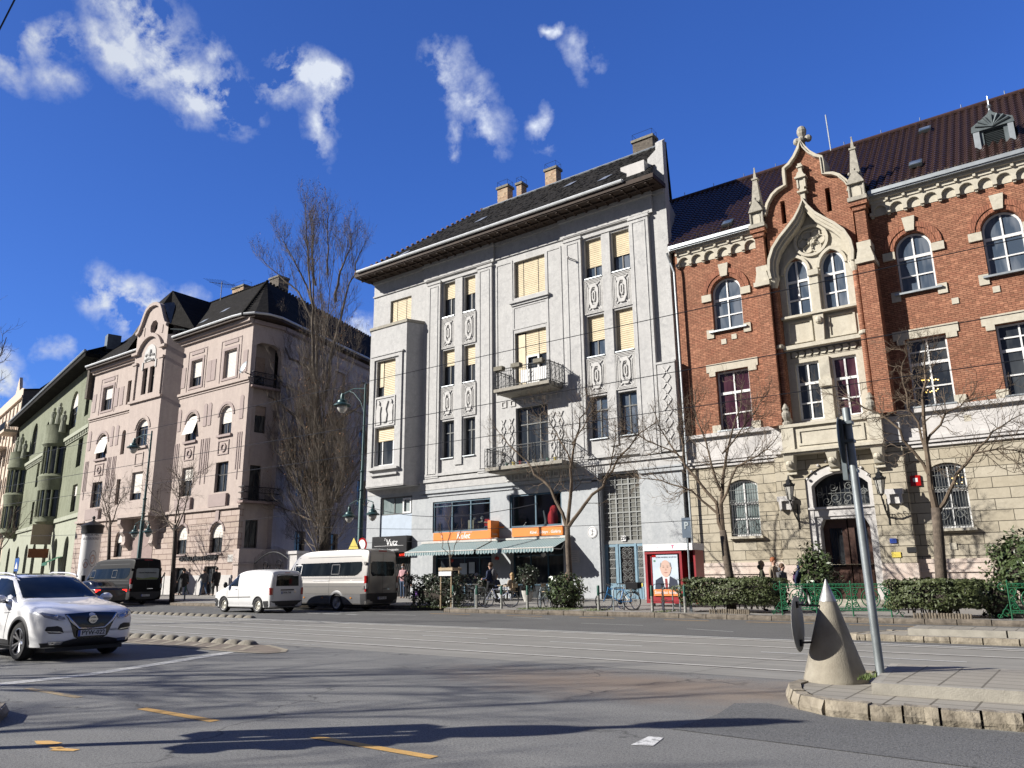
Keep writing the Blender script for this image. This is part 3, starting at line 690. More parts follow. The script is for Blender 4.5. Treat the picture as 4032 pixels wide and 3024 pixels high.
# second island across the tracks
i2=[(30,18.5),(-4.55,18.75),(-4.85,19.0),(-4.75,19.35),(-4.2,20.5),(30,20.6)]
kerbstones(i2,.13,'kerb','island_stone',w=.16,ln=.55,rough=.018)
sheet('island_paving',[(30,18.62),(-4.45,18.88),(-4.65,19.05),(-4.55,19.35),(-4.1,20.4),(30,20.5)],.12,'slabs')
mb=MB()
for i,x in enumerate((-3.6,-1.75,.1,1.95,3.8,5.65,7.5)):mb.box(x+.015,x+1.835,19.15,20.3,.05,.255)
tag(mb.build('platform_edge','concrete'),kind='structure')
sheet('platform_paving',[(9,19.25),(-3.5,19.25),(-3.5,20.2),(9,20.2)],.259,'slabs')
# traffic island whose corner shows at the lower left
nl=[(-9.2,-4),(-9.15,1.0),(-9.25,3.0),(-9.55,3.75),(-10.0,3.98),(-11,4.0),(-40,3.2),(-40,-4)]
sheet('island_paving',nl,.13,'slabs')
kerbstones(nl[:7][::-1],.145,'kerb','island_stone',w=.16,ln=.5,rough=.02)
# tufts and litter in the verge
mb=MB();rg=random.Random(5)
def blades(mb,n,x0,x1,y0,y1,h=.05,zf=zpave):
 for _ in range(n):
  x=rg.uniform(x0,x1);y=rg.uniform(y0,y1);a=rg.uniform(0,6.28);w=.008;z=zf(x,y);dx,dy=math.cos(a)*w,math.sin(a)*w;t=h*rg.uniform(.5,1.3)
  mb.add([(x-dx,y-dy,z),(x+dx,y+dy,z),(x+dy*2.5,y-dx*2.5,z+t)],[(0,1,2)])
for a,b,k in((-18.9,-16.4,1600),(-21.9,-21.4,260),(-15.9,-15.0,500),(-25.2,-22.4,500),(-12.9,-12.4,200)):blades(mb,k,a,b,25.45,26.7)
blades(mb,120,-2.42,-2.3,9.8,10.3,.05,lambda x,y:.26)
tag(mb.build('grass','grass_blades'),'short tufts of grass and moss growing along the kerb under the trees','grass',kind='stuff')
# ================================================================== grey apartment house
G=Fr(0,33.0)
gb=thing('apartment_house','grey stucco apartment house with dark tiled roof, yellow roller blinds and a ground floor café','apartment house',(-25,34,.3))
PL=[(-29.6,-28.67),(-27.95,-27.1)];PR=[(-19.58,-18.55),(-17.93,-16.9)]
ROWS=[(16.6,18.8),(12.32,14.52),(8.05,10.22)]
holes=[];WIN=[]
for prs in(PL,PR):
 for(a,b)in prs:
  for(z0,z1)in ROWS:holes.append(rect(a,b,z0,z1))
CEN=(-24.25,-22.15)
cen_rows=[(16.62,18.8),(11.2,14.55),(7.0,10.28)]
for z0,z1 in cen_rows:holes.append(rect(*CEN,z0,z1))
holes.append(rect(-34.15,-32.3,17.0,18.7))
mb=MB();G.wall(mb,rect(-35.7,-14.75,6.3,20.45),holes,0,.42)
# body behind (party wall runs back at an angle)
def body(mb,F,pts,z0,z1):
 k=len(pts);vs=[F.P(u,z0,d)for u,d in pts]+[F.P(u,z1,d)for u,d in pts]
 fs=[(i,(i+1)%k,k+(i+1)%k,k+i)for i in range(k)]
 tri=tessellate_polygon([[Vector((u,d,0))for u,d in pts]]);fs+=[tuple(t)for t in tri]+[tuple(k+i for i in t)for t in tri]
 mb.add(vs,fs)
body(mb,G,[(-35.7,-.43),(-14.93,-.43),(-17.2,-9),(-35.7,-9)],6.35,20.4)
mb.build('wall','grey_stucco',gb)
# raised stucco work: pilasters, frames, cornices
mb=MB()
for a,b,z0,z1,d in((-30.74,-29.74,6.95,18.86,.16),(-26.8,-25.76,6.95,18.95,.16),(-20.75,-19.72,6.95,18.95,.16),(-16.76,-15.7,6.95,19.05,.22),(-15.62,-14.78,11.25,21.0,-.0)):
 if d<=0:continue
 G.box(mb,a,b,z0,z1,.002,d)
 G.prism(mb,rect(a+.16,b-.16,z0+.2,z1-.15),d-.001,d+.03,[rect(a+.2,b-.2,z0+.24,z1-.19)[::-1]])
 G.box(mb,a-.06,b+.06,z1,z1+.10,.002,d+.05);G.box(mb,a-.03,b+.03,z1+.10,z1+.16,.002,d+.02)
for a,b in((-31.1,-25.62),(-21.0,-15.45)):
 G.box(mb,a,b,19.2,20.12,.003,.17);G.box(mb,a-.05,b+.05,20.12,20.3,.004,.3)
 G.box(mb,a+.2,b-.2,19.25,19.32,.1,.20)
for a,b in((-29.74,-26.8),(-19.72,-16.76)):G.box(mb,a,b,18.9,19.08,.004,.1)
G.box(mb,-35.72,-31.1,19.25,19.35,.002,.08);G.box(mb,-25.62,-21.0,19.25,19.35,.002,.08)
G.box(mb,-35.72,-14.8,20.12,20.32,.0,.12)
for a,b in((-25.55,-24.35),(-22.05,-21.05)):
 G.prism(mb,rect(a,b,10.5 if 0 else 11.2,18.95),.001,.035,[rect(a+.1,b-.1,11.3,18.85)[::-1]])
G.box(mb,-24.5,-21.85,16.28,16.42,.001,.2);G.box(mb,-24.42,-21.93,16.15,16.28,.001,.1)
G.prism(mb,rect(-24.35,-22.05,14.75,16.1),.001,.03,[rect(-24.27,-22.13,14.83,16.02)[::-1]])
# mullion piers in the paired bays and floor band
for a,b in((-28.62,-28.02),(-18.5,-17.98)):G.box(mb,a+.02,b-.02,7.6,18.85,.003,.08)
for a,b in((-30.74,-25.76),(-20.75,-15.7)):G.box(mb,a,b,7.05,7.2,.002,.19)
G.box(mb,-31.2,-14.6,6.72,6.9,.002,.2);G.box(mb,-31.0,-19.1,6.9,6.98,.002,.12);G.box(mb,-31.2,-14.72,6.3,6.72,.002,.10)
G.box(mb,-15.62,-14.72,7.0,11.2,.002,.26);G.box(mb,-15.66,-14.68,11.2,11.3,.001,.3)
mb.build('stucco_trim','grey_stucco',gb)
# relief panels
def relief(F,u0,u1,z0,z1,d,parent,label=None):
 mb=MB();w=u1-u0;h=z1-z0;
 for k in range(3):i=.07*k;F.prism(mb,rect(u0+i,u1-i,z0+i,z1-i),d+.001*k,d+.07-.02*k,[rect(u0+i+.04,u1-i-.04,z0+i+.04,z1-i-.04)[::-1]])
 c=(u0+u1)/2;q=(z0+z1)/2;a=w*.24;hh=h*.36
 oc=lambda a,hh:[(c-a,q-hh*.55),(c-a*.45,q-hh),(c+a*.45,q-hh),(c+a,q-hh*.55),(c+a,q+hh*.55),(c+a*.45,q+hh),(c-a*.45,q+hh),(c-a,q+hh*.55)]
 F.prism(mb,oc(a,hh),d,d+.09,[oc(a*.62,hh*.72)[::-1]]);F.prism(mb,oc(a*.34,hh*.42),d,d+.1,[oc(a*.14,hh*.3)[::-1]])
 for s in(-1,1):
  for t in(-1,1):
   F.prism(mb,[(c+s*a*1.35,q+t*h*.40),(c+s*a*1.15,q+t*h*.40),(c-s*a*1.05,q+t*h*.12),(c-s*a*.9,q+t*h*.12)],d,d+.05)
   F.box(mb,c+s*a*1.25-.02,c+s*a*1.25+.02,q-h*.3,q+h*.3,d,d+.055)
 return mb.build('relief_panel','relief_plaster',parent)
for prs in(PL,PR):
 for a,b in prs:
  for z0,z1 in((14.62,16.5),(10.34,12.22)):relief(G,a-.06,b+.06,z0,z1,.0,gb)
mb=MB()
for k in range(7):
 z=7.3+.54*k
 for s in(-1,1):G.prism(mb,[(-15.18-.24*s,z),(-15.18-.16*s,z),(-15.18+.24*s,z+.5),(-15.18+.16*s,z+.5)],.262,.30)
for cx in(-25.1,-24.55,-21.85,-21.35):
 for k in range(4):
  z=7.4+.6*k
  for s in(-1,1):G.prism(mb,[(cx-.17*s,z),(cx-.11*s,z),(cx+.17*s,z+.55),(cx+.11*s,z+.55)],.003,.05)
for k in range(7):G.prism(mb,rect(-25.2+.6*k,-24.85+.6*k,10.42,10.78),.003,.05,[rect(-25.14+.6*k,-24.91+.6*k,10.48,10.72)[::-1]])
mb.build('relief_panel','relief_plaster',gb)
# windows of the paired bays
blinds={('L',0,0):.46,('L',1,0):.48,('L',0,1):.44,('L',1,1):.52,('R',0,0):.70,('R',1,0):.60,('R',0,1):.60,('R',1,1):.98}
for key,prs in(('L',PL),('R',PR)):
 for ci,(a,b)in enumerate(prs):
  for ri,(z0,z1)in enumerate(ROWS):
   bl=blinds.get((key,ci,ri))
   w=window(G,gb,rect(a,b,z0,z1),-.2,'dark_frame' if ri<2 else 'grey_frame','window_glass' if key=='L' else 'sky_glass',.075,(.5,),()if bl else(z0+(z1-z0)*.68,),bl)
   s=MB();G.box(s,a,b,z0-.05,z0,-.2,.1);s.build('sill','zinc',w)
w=window(G,gb,rect(*CEN,16.62,18.8),-.2,'dark_frame',fw=.07,mull=(.26,.74),trans=(18.4,),blind=.97,bfull=((0,.26),(.26,.74),(.74,1)))
w=window(G,gb,rect(*CEN,11.2,14.55),-.2,'dark_frame',fw=.07,mull=(.3,.72),blind=.42,bfull=((.3,.72),(.72,1)))
s=MB();G.box(s,CEN[0]+.06,CEN[0]+.6,11.6,14.45,-.19,-.15);s.build('blind','blind_yellow',w)
s=MB();G.prism(s,rect(-23.55,-22.72,11.25,13.15),-.19,-.11,[rect(-23.45,-22.82,11.9,13.05)[::-1]]);s.build('balcony_door','white_paint',w)
window(G,gb,rect(*CEN,7.0,10.28),-.2,'grey_frame',fw=.08,mull=(.3,.7),trans=(9.35,))
window(G,gb,rect(-34.15,-32.3,17.0,18.7),-.15,'dark_frame',fw=.06,mull=(.28,.72),blind=.97,bfull=((0,.28),(.28,.72),(.72,1)))
# projecting bay
O=Fr(0,32.0);ow_,lw_=rect(-34.15,-32.55,12.15,14.42),rect(-34.15,-32.5,7.9,10.22)
mb=MB();O.wall(mb,rect(-34.78,-31.65,6.62,16.55),[ow_,lw_],0,.4)
k=[(-34.78,1.0),(-31.65,1.0),(-31.22,.0),(-35.7,.0)]
for z in(6.62,16.55):mb.add([G.P(u,z,d)for u,d in k],[(0,1,2,3)])
mb.add([G.P(-31.65,6.62,1),G.P(-31.22,6.62,0),G.P(-31.22,16.55,0),G.P(-31.65,16.55,1)],[(0,1,2,3)])
mb.add([G.P(-34.78,6.62,1),G.P(-35.7,6.62,0),G.P(-35.7,16.55,0),G.P(-34.78,16.55,1)],[(0,1,2,3)])
mb.add([G.P(-34.7,6.7,.55),G.P(-31.7,6.7,.55),G.P(-31.7,16.5,.55),G.P(-34.7,16.5,.55)],[(0,1,2,3)])
O.prism(mb,rect(-34.52,-31.92,7.6,14.72),.001,.09,[rect(-34.3,-32.2,7.82,14.5)[::-1]]);O.box(mb,-34.62,-31.82,14.72,14.82,.001,.14)
O.box(mb,-34.45,-32.0,7.62,7.74,.002,.26);O.box(mb,-34.35,-32.1,7.3,7.42,.002,.16)
O.box(mb,-34.8,-31.62,6.68,6.76,.001,.03)
bay=mb.build('projecting_bay','grey_stucco',gb)
mb=MB();cap=[(-34.85,1.07),(-31.6,1.07),(-31.12,-.0),(-35.75,.0)];body(mb,G,cap,16.552,16.72);mb.build('coping','limestone',bay)
mb=MB()
O.prism(mb,rect(-34.18,-32.47,10.27,12.1),.002,.05,[rect(-34.1,-32.55,10.35,12.02)[::-1]])
for s,c in((-1,-33.85),(1,-32.8)):
 O.prism(mb,[(c-.16,10.4),(c+.18,10.4),(c+.14,11.1),(c+.2,11.5),(c+.05,11.62),(c-.12,11.6),(c-.18,11.3)],.0,.07);O.prism(mb,[(c-.07,11.62),(c+.07,11.62),(c+.09,11.78),(c,11.9),(c-.09,11.78)],.0,.08)
O.prism(mb,[(-33.45,10.5),(-33.2,10.5),(-33.12,11.0),(-33.22,11.3),(-33.05,11.8),(-33.6,11.8),(-33.43,11.3),(-33.53,11.0)],.0,.07)
mb.build('relief_panel','relief_plaster',bay)
w=window(O,bay,ow_,-.2,'dark_frame',fw=.06,mull=(.3,),blind=.97,bfull=((.3,.95),));s=MB();O.box(s,-34.1,-33.7,12.8,14.38,-.19,-.16);s.build('blind','blind_yellow',w)
w=window(O,bay,lw_,-.2,'white_paint',fw=.08,mull=(.3,.85),blind=.36,bfull=((.0,1),))
# balconies
def balcony(u0,u1,zf,dep,ztop,parent,boxes,lab):
 mb=MB();G.box(mb,u0,u1,zf-.17,zf,.02,dep);G.box(mb,u0+.1,u1-.1,zf-.26,zf-.17,.02,dep-.15)
 b=mb.build('balcony','concrete',parent);b['label']=lab
 mb=MB()
 runs=[((u0+.05,dep-.05),(u1-.05,dep-.05)),((u0+.05,.05),(u0+.05,dep-.05)),((u1-.05,.05),(u1-.05,dep-.05))]
 for(a,da),(c,dc)in runs:
  L=math.hypot(c-a,dc-da);nb=max(2,int(L/.115))
  for zz,r in((ztop,.028),(zf+.1,.02),(ztop-.14,.014),(zf-.1,.012)):mb.tube([G.P(a,zz,da),G.P(c,zz,dc)],r,5)
  for i in range(nb+1):
   t=i/nb;u=a+(c-a)*t;d=da+(dc-da)*t;mb.tube([G.P(u,zf-.12,d),G.P(u,ztop,d)],.009,4,False)
  for i in range(0,nb+1,max(1,nb//3)):
   t=i/nb;u=a+(c-a)*t;d=da+(dc-da)*t
   G.box(mb,u-.12,u+.12,zf-.25,ztop+.03,d-.02,d+.02)if 0 else None
   for s in(-.1,.1):mb.tube([G.P(u+s*.8,zf-.22,d+.02),G.P(u+s,(zf+ztop)/2,d+.03),G.P(u+s*.8,ztop+.04,d+.02)],.02,4)
   for q in range(4):zq=zf+.05+q*.25;mb.tube([G.P(u-.09,zq,d+.03),G.P(u+.09,zq+.2,d+.03)],.013,4)
 mb.build('railing','iron_grey' if 0 else plain('railing_grey',(.12,.125,.125),.6),b)
 mb=MB()
 for x in boxes:
  mb=MB();G.box(mb,x-.28,x+.28,ztop-.06,ztop+.16,dep-.2,dep+.12);tag(mb.build('planter','concrete_dark'),'grey planter box hung on the upper balcony railing, %s'%{0:'left',1:'second',2:'right'}[boxes.index(x)],'planter','planters on the upper balcony')
 return b
b1=balcony(-24.72,-21.15,11.15,1.35,12.2,gb,(-24.35,-23.2,-21.75),'upper balcony')
s=MB();G.box(s,-23.0,-21.3,11.25,11.95,1.22,1.24);s.build('balcony_screen','white_paint',b1)
b2=balcony(-25.15,-20.35,6.95,1.55,7.95,gb,(),'lower, wider balcony')
mb=MB()
for k in range(9):u=-24.8+.5*k;G.prism(mb,rect(u,u+.36,6.35,6.68),.102,.16,[rect(u+.07,u+.29,6.42,6.61)[::-1]])
mb.build('relief_panel','relief_plaster',gb)
rc=random.Random(2);cn=['cloth_white','water_teal','sign_yellow','tail_red','plate_blue','terracotta']
for k in range(9):
 s=MB();u=-24.4+.43*k;s.lathe([(.06,0),(.09,.16),(.1,.2),(.07,.2)],G.P(u,6.96,1.2),8);tag(s.build('flower_pot',cn[k%6]),'small coloured pot on the floor of the lower, wider balcony','flower pot','pots on the lower balcony')
 # ground floor walls
mb=MB()
gh=[rect(-34.55,-31.9,.16,6.12),rect(-30.25,-26.05,3.86,5.6),rect(-24.75,-21.45,3.9,5.62),rect(-30.2,-25.98,.16,3.3),rect(-24.72,-21.42,.16,3.3),rect(-19.2,-17.02,.16,6.22)]
G.wall(mb,rect(-35.7,-14.82,.1,6.3),gh,-.02,.38)
G.box(mb,-31.2,-19.2,6.1,6.28,-.01,.10);G.box(mb,-31.2,-19.2,5.92,6.0,-.01,.05);G.box(mb,-17.0,-14.7,6.1,6.28,-.01,.1);G.box(mb,-17.0,-14.72,6.28,6.36,-.01,.16)
G.box(mb,-19.62,-19.28,.3,6.1,-.01,.05)
G.box(mb,-20.9,-19.3,.2,1.25,-.015,.04);G.box(mb,-16.95,-14.8,.2,1.5,-.015,.03);G.box(mb,-31.75,-30.3,.2,1.1,-.015,.03)
# rooms behind the openings
for a,b,z0,z1 in((-30.6,-21.1,3.6,6.0),):pass
mb.build('shopfront_wall','blue_grey_stucco',gb)
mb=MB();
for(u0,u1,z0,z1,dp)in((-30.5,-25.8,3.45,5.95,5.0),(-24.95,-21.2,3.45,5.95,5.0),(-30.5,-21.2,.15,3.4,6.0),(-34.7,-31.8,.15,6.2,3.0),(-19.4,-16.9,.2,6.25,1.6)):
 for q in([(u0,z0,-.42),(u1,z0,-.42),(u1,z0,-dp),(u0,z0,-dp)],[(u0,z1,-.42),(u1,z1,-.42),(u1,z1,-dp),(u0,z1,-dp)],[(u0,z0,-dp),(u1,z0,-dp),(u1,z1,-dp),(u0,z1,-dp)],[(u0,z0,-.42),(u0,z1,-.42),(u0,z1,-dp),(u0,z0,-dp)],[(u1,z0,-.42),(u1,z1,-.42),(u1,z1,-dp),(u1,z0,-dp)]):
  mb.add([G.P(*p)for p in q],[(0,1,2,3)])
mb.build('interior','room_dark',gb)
mb=MB();body(mb,G,[(-35.7,-6.2),(-16.5,-6.2),(-17.2,-9),(-35.7,-9)],.1,6.4);body(mb,G,[(-35.7,-.45),(-35.3,-.45),(-35.3,-6.2),(-35.7,-6.2)],.1,6.4);body(mb,G,[(-15.1,-.45),(-14.93,-.45),(-16.5,-6.2),(-16.8,-6.2)],.1,6.4);mb.build('wall','grey_stucco',gb)
# café window frames
def shopwin(u0,u1,z0,z1,mull,parent=gb,frame='blue_frame',trans=()):
 return window(G,parent,rect(u0,u1,z0,z1),-.08,frame,'clear_glass',.09,mull,trans,depth=.12)
w1=shopwin(-30.25,-26.05,3.86,5.6,(.335,.66));w2=shopwin(-24.75,-21.45,3.9,5.62,(.5,))
s=MB();G.box(s,-30.25,-26.05,5.3,5.34,-.12,-.05);s.build('transom','blue_frame',w1)
# guests and furniture upstairs
for u0_,lb in((-28.2,'middle'),(-27.0,'right')):
 fur=MB();G.box(fur,u0_,u0_+.9,4.36,4.40,-1.4,-.8);G.box(fur,u0_+.42,u0_+.48,3.5,4.36,-1.15,-1.05);tag(fur.build('table','light_wood'),'table behind the %s pane of the left upstairs café window'%lb,'table')
fur=MB();G.box(fur,-22.25,-21.6,3.6,5.45,-2.6,-2.2)
for k in range(5):G.box(fur,-22.2,-21.65,3.75+.34*k,3.97+.34*k,-2.2,-2.12)
tag(fur.build('bookshelf','light_wood'),'tall bookshelf behind the right upstairs café window','bookshelf')
for u_,lb in((-27.95,'left'),(-27.4,'right')):s=MB();s.ball(G.P(u_,4.62,-1.0),.1,6);s.lathe([(.05,4.4),(.02,4.5),(.02,4.56)],(G.P(u_,0,-1.0)[0],G.P(u_,0,-1.0)[1],0),8);tag(s.build('table_lamp','cloth_white'),'small white globe lamp on the upstairs café table, %s one'%lb,'lamp')
for u,mt in((-27.9,'cloth_beige'),(-26.75,'cloth_red')):
 s=MB();G.box(s,u-.2,u+.2,3.6,4.15,-1.0,-.6);G.box(s,u-.2,u+.2,4.15,4.5,-.68,-.6);tag(s.build('chair',mt),'%s chair behind the left upstairs café window'%mt[6:],'chair')
s=MB();s.ball(G.P(-22.35,4.3,-.55),.33,8,(1,.6,1.5));s.ball(G.P(-22.3,4.75,-.55),.2,8,(1.2,.6,1.2));tag(s.build('red_coat','cloth_red'),'bright red coat seen in the right upstairs café window','coat')
s=MB();s.tube([G.P(-22.9,3.6,-.6),G.P(-22.85,4.2,-.65),G.P(-22.95,4.75,-.6)],[.09,.08,.05],6);tag(s.build('floor_lamp','cloth_grey'),'slim pale lamp left of the red coat upstairs','lamp')
# café ground floor: frames and dark glazing
for u0,u1,mu in((-30.2,-25.98,(.25,.5,.75)),(-24.72,-21.42,(.33,.66))):
 window(G,gb,rect(u0,u1,.2,3.3),-.3,'blue_frame','window_glass',.08,mu,(1.0,2.45),depth=.08,name='shop_window')
s=MB();G.box(s,-28.4,-27.9,1.55,2.15,-.29,-.27);G.box(s,-27.75,-27.35,1.6,2.2,-.29,-.27);s.build('menu_board','poster_blue',gb)
# neighbouring little shop: window, blue panel, sign, door grille
window(G,gb,rect(-34.5,-32.0,5.06,6.12),-.12,'grey_frame','curtain_glass',.07,(.42,.73));s=MB();G.prism(s,rect(-32.7,-32.02,5.1,6.0),-.12,-.06,[rect(-32.6,-32.12,5.2,5.9)[::-1]]);s.build('window','white_paint',gb)
mb=MB();G.box(mb,-34.55,-31.9,3.72,5.06,-.3,-.1);mb.build('panel','pale_blue_plaster',gb)
mb=MB();G.box(mb,-34.5,-31.95,.2,3.2,-.5,-.42);mb.build('shop_door','room_dark',gb)
mb=MB()
for k in range(14):
 for s_ in(-1,1):mb.tube([G.P(-33.9+.15*k,.4,-.36),G.P(-33.9+.15*k+.35*s_,2.6,-.36)],.012,4)
mb.build('door_grille','pole_green',gb)
# front door number 29
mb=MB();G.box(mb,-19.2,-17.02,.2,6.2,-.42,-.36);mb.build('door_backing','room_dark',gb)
mb=MB();G.box(mb,-19.19,-17.03,2.88,3.0,-.36,-.26)
NU=6
for i in range(NU+1):u=-19.17+2.12*i/NU;G.box(mb,u-.02,u+.02,3.0,6.18,-.35,-.29)
for j in range(15):z=3.02+3.14*j/14;G.box(mb,-19.17,-17.05,z-.012,z+.012,-.345,-.295)
for i in(0,2,4,6):u=-19.17+2.12*i/NU;G.box(mb,u-.035,u+.035,3.0,6.18,-.35,-.275)
for j in(0,3,6,9,12):z=3.02+3.14*j/14;G.box(mb,-19.17,-17.05,z-.03,z+.03,-.348,-.28)
tw=mb.build('transom_window','iron_grey',gb)
s=MB();G.box(s,-19.18,-17.04,3.0,6.18,-.355,-.33);s.build('pane',plain('frosted',(.20,.20,.18),.25,var=.1,vs=2),tw)
mb=MB();hs_=[rect(-19.02,-18.62,1.05,2.75),rect(-18.35,-17.6,1.0,2.75),rect(-17.42,-17.14,1.05,2.75)]
G.prism(mb,rect(-19.19,-17.03,.22,2.88),-.36,-.28,[h[::-1]for h in hs_])
for u in(-18.5,-17.52):G.box(mb,u-.05,u+.05,.22,2.88,-.279,-.25)
for a,b in((-18.38,-17.58),(-17.4,-17.12),(-19.05,-18.6)):G.prism(mb,rect(a+.05,b-.05,.3,.9),-.281,-.262,[rect(a+.1,b-.1,.36,.84)[::-1]])
dr=mb.build('door','blue_door',gb)
mb=MB()
def scroll(mb,F,c,z,r,d,s=1,turns=1.3,t=.014,ph=0.0):
 pts=[]
 for i in range(15):a=ph+s*turns*2*PI*i/14;rr=r*(1-.75*i/14);pts.append(F.P(c+rr*math.cos(a),z+rr*math.sin(a),d))
 mb.tube(pts,t,4)
for z in(1.3,1.62,1.95,2.3,2.58):
 for s_ in(-1,1):scroll(mb,G,-17.975+.17*s_,z,.16,-.27,s_,1.3,.017,PI/2)
for zz in(1.15,1.8,2.45):
 for s_ in(-1,1):mb.tube([G.P(-17.975,zz-.2,-.27),G.P(-17.975+.3*s_,zz,-.27),G.P(-17.975,zz+.2,-.27)],.014,4)
for a,b in((-19.02,-18.62),(-17.42,-17.14)):
 k=6
 for i in range(1,k):u=a+(b-a)*i/k;G.box(mb,u-.01,u+.01,1.05,2.75,-.3,-.28)
 for z in(1.3,1.75,2.15,2.5):G.box(mb,a,b,z-.02,z+.02,-.3,-.275);scroll(mb,G,(a+b)/2,z+.13,.11,-.27,1,1,.014)
mb.build('door_grille','iron_grey',dr)
s=MB();G.box(s,-17.36,-17.22,1.2-.3,1.05,-.26,-.25);s.build('notice','sign_yellow',dr)
# roof
mb=MB();eA,eB=-36.05,-15.0;
rp_=[G.P(eA,20.62,1.35),G.P(eB,20.62,1.35),G.P(-16.45,25.65,-4.4),G.P(-30.15,25.65,-4.4)]
mb.add(rp_,[(0,1,2,3)]);mb.add([G.P(eA,20.62,1.35),G.P(-30.15,25.65,-4.4),G.P(eA,20.62,-9.4)],[(0,1,2)]);mb.add([G.P(-30.15,25.65,-4.4),G.P(-16.45,25.65,-4.4),G.P(-18.5,20.6,-9.8),G.P(eA,20.62,-9.4)],[(0,1,2,3)])
rf=mb.build('roof','slate_tiles',gb)
mb=MB();rnd=random.Random(4)
for _ in range(900):
 t=rnd.random();s_=rnd.random();uL=eA+(-30.15-eA)*t;uR=eB+(-16.45-eB)*t;u=uL+(uR-uL)*s_;z=20.62+5.03*t;d=1.35-5.75*t
 mb.add([G.P(u,z+.035,d+.02),G.P(u+.18,z+.035,d+.02),G.P(u+.18,z+.16,d-.13),G.P(u,z+.16,d-.13)],[(0,1,2,3)])
mb.build('loose_tiles','slate_tiles',rf)
mb=MB();mb.tube([G.P(-30.15,25.67,-4.4),G.P(-16.45,25.67,-4.4)],.07,6);mb.build('ridge_cap','zinc',rf)
mb=MB()
for i in range(26):
 t=i/25;u=eA+(-30.15-eA)*t;z=20.62+5.03*t;d=1.35-5.75*t;mb.ball((*G.P(u,z+.05,d)[:2],z+.06),.1,5,(1.3,1,.8))
mb.build('ridge_tile',plain('hip_tile',(.22,.12,.09),.85),rf)
mb=MB();G.box(mb,-36.05,-14.75,20.3,20.42,.15,1.36);G.box(mb,-36.1,-14.7,20.36,20.58,1.36,1.42);G.box(mb,-36.1,-36.02,20.36,20.58,-3,1.36);G.box(mb,-14.78,-14.7,20.36,20.58,.0,1.36)
for i in range(32):u=-35.7+.66*i;G.box(mb,u,u+.1,20.22,20.3,.32,1.3)
G.box(mb,-36,-14.9,20.2,20.29,.8,.9)
mb.build('eaves','brown_timber',rf)
mb=MB();mb.tube([G.P(-35.8,20.66,1.5),G.P(-16.35,20.66,1.5)],.095,8);G.box(mb,-35.8,-16.35,20.7,20.76,1.3,1.42);mb.build('gutter',plain('gutter_pale',(.70,.72,.72),.4,.2),rf)
for u,t in((-28.2,.45),(-22.2,.62),(-19.0,.35),(-33.0,.12)):
 s=MB();z=20.62+5.03*t;d=1.35-5.75*t;s.add([G.P(u,z+.05,d+.03),G.P(u+.55,z+.05,d+.03),G.P(u+.75,z+.45,d-.42),G.P(u+.25,z+.45,d-.42)],[(0,1,2,3)]);s.build('skylight','zinc',rf)
 # end gable wall and its console block
mb=MB();G.prism(mb,[(-15.62,20.3),(-14.76,20.3),(-14.74,23.05),(-15.0,22.75),(-15.62,22.3)],-.4,-.012)
for(a,b)in(((-14.93,-.4),(-16.6,-4.6)),((-16.6,-4.6),(-18.6,-9.8))):pass
fw=[(-14.92,-.41),(-16.62,-4.6),(-18.7,-9.6)]
zt=[23.3,26.1,21.2]
for i in range(2):
 (u0,d0),(u1,d1)=fw[i],fw[i+1]
 mb.add([G.P(u0,15,d0),G.P(u1,15,d1),G.P(u1,zt[i+1],d1),G.P(u0,zt[i],d0),G.P(u0-.4,15,d0),G.P(u1-.4,15,d1),G.P(u1-.4,zt[i+1],d1),G.P(u0-.4,zt[i],d0)],[(0,1,2,3),(4,5,6,7),(3,2,6,7),(0,3,7,4)])
mb.build('gable_wall','grey_stucco',gb)
mb=MB();G.prism(mb,[(-16.7,20.75),(-15.6,20.75),(-15.6,22.05),(-16.95,22.05),(-16.95,21.85),(-16.6,21.6)],-.3,.45);mb.build('parapet_block','white_band',gb)
# chimneys
def chimney(F,u0,u1,zb,zt,d0,d1,parent,mat='yellow_brick'):
 mb=MB();F.box(mb,u0,u1,zb,zt-.2,d0,d1);c=mb.build('chimney',mat,parent)
 s=MB();F.box(s,u0-.08,u1+.08,zt-.2,zt-.04,d0-.08,d1+.08);F.box(s,u0+.1,u1-.1,zt-.04,zt+.04,d0+.1,d1-.1);s.build('cap','concrete_dark',c)
 s=MB()
 for a in(u0,u1):
  for b in(d0,d1):s.tube([F.P(a,zt-.1,b),F.P(a,zt+.35,b)],.012,4)
 s.tube([F.P(u0,zt+.35,d0),F.P(u1,zt+.35,d0),F.P(u1,zt+.35,d1),F.P(u0,zt+.35,d1),F.P(u0,zt+.35,d0)],.012,4);s.build('guard_rail','iron',c)
for u0,u1,zt_,m_ in((-28.95,-28.1,27.05,'yellow_brick'),(-27.35,-26.95,26.85,'yellow_brick'),(-25.05,-24.2,27.05,'yellow_brick'),(-18.7,-17.4,26.75,'old_brick')):chimney(G,u0,u1,24.5,zt_,-5.2,-4.6,rf,m_)
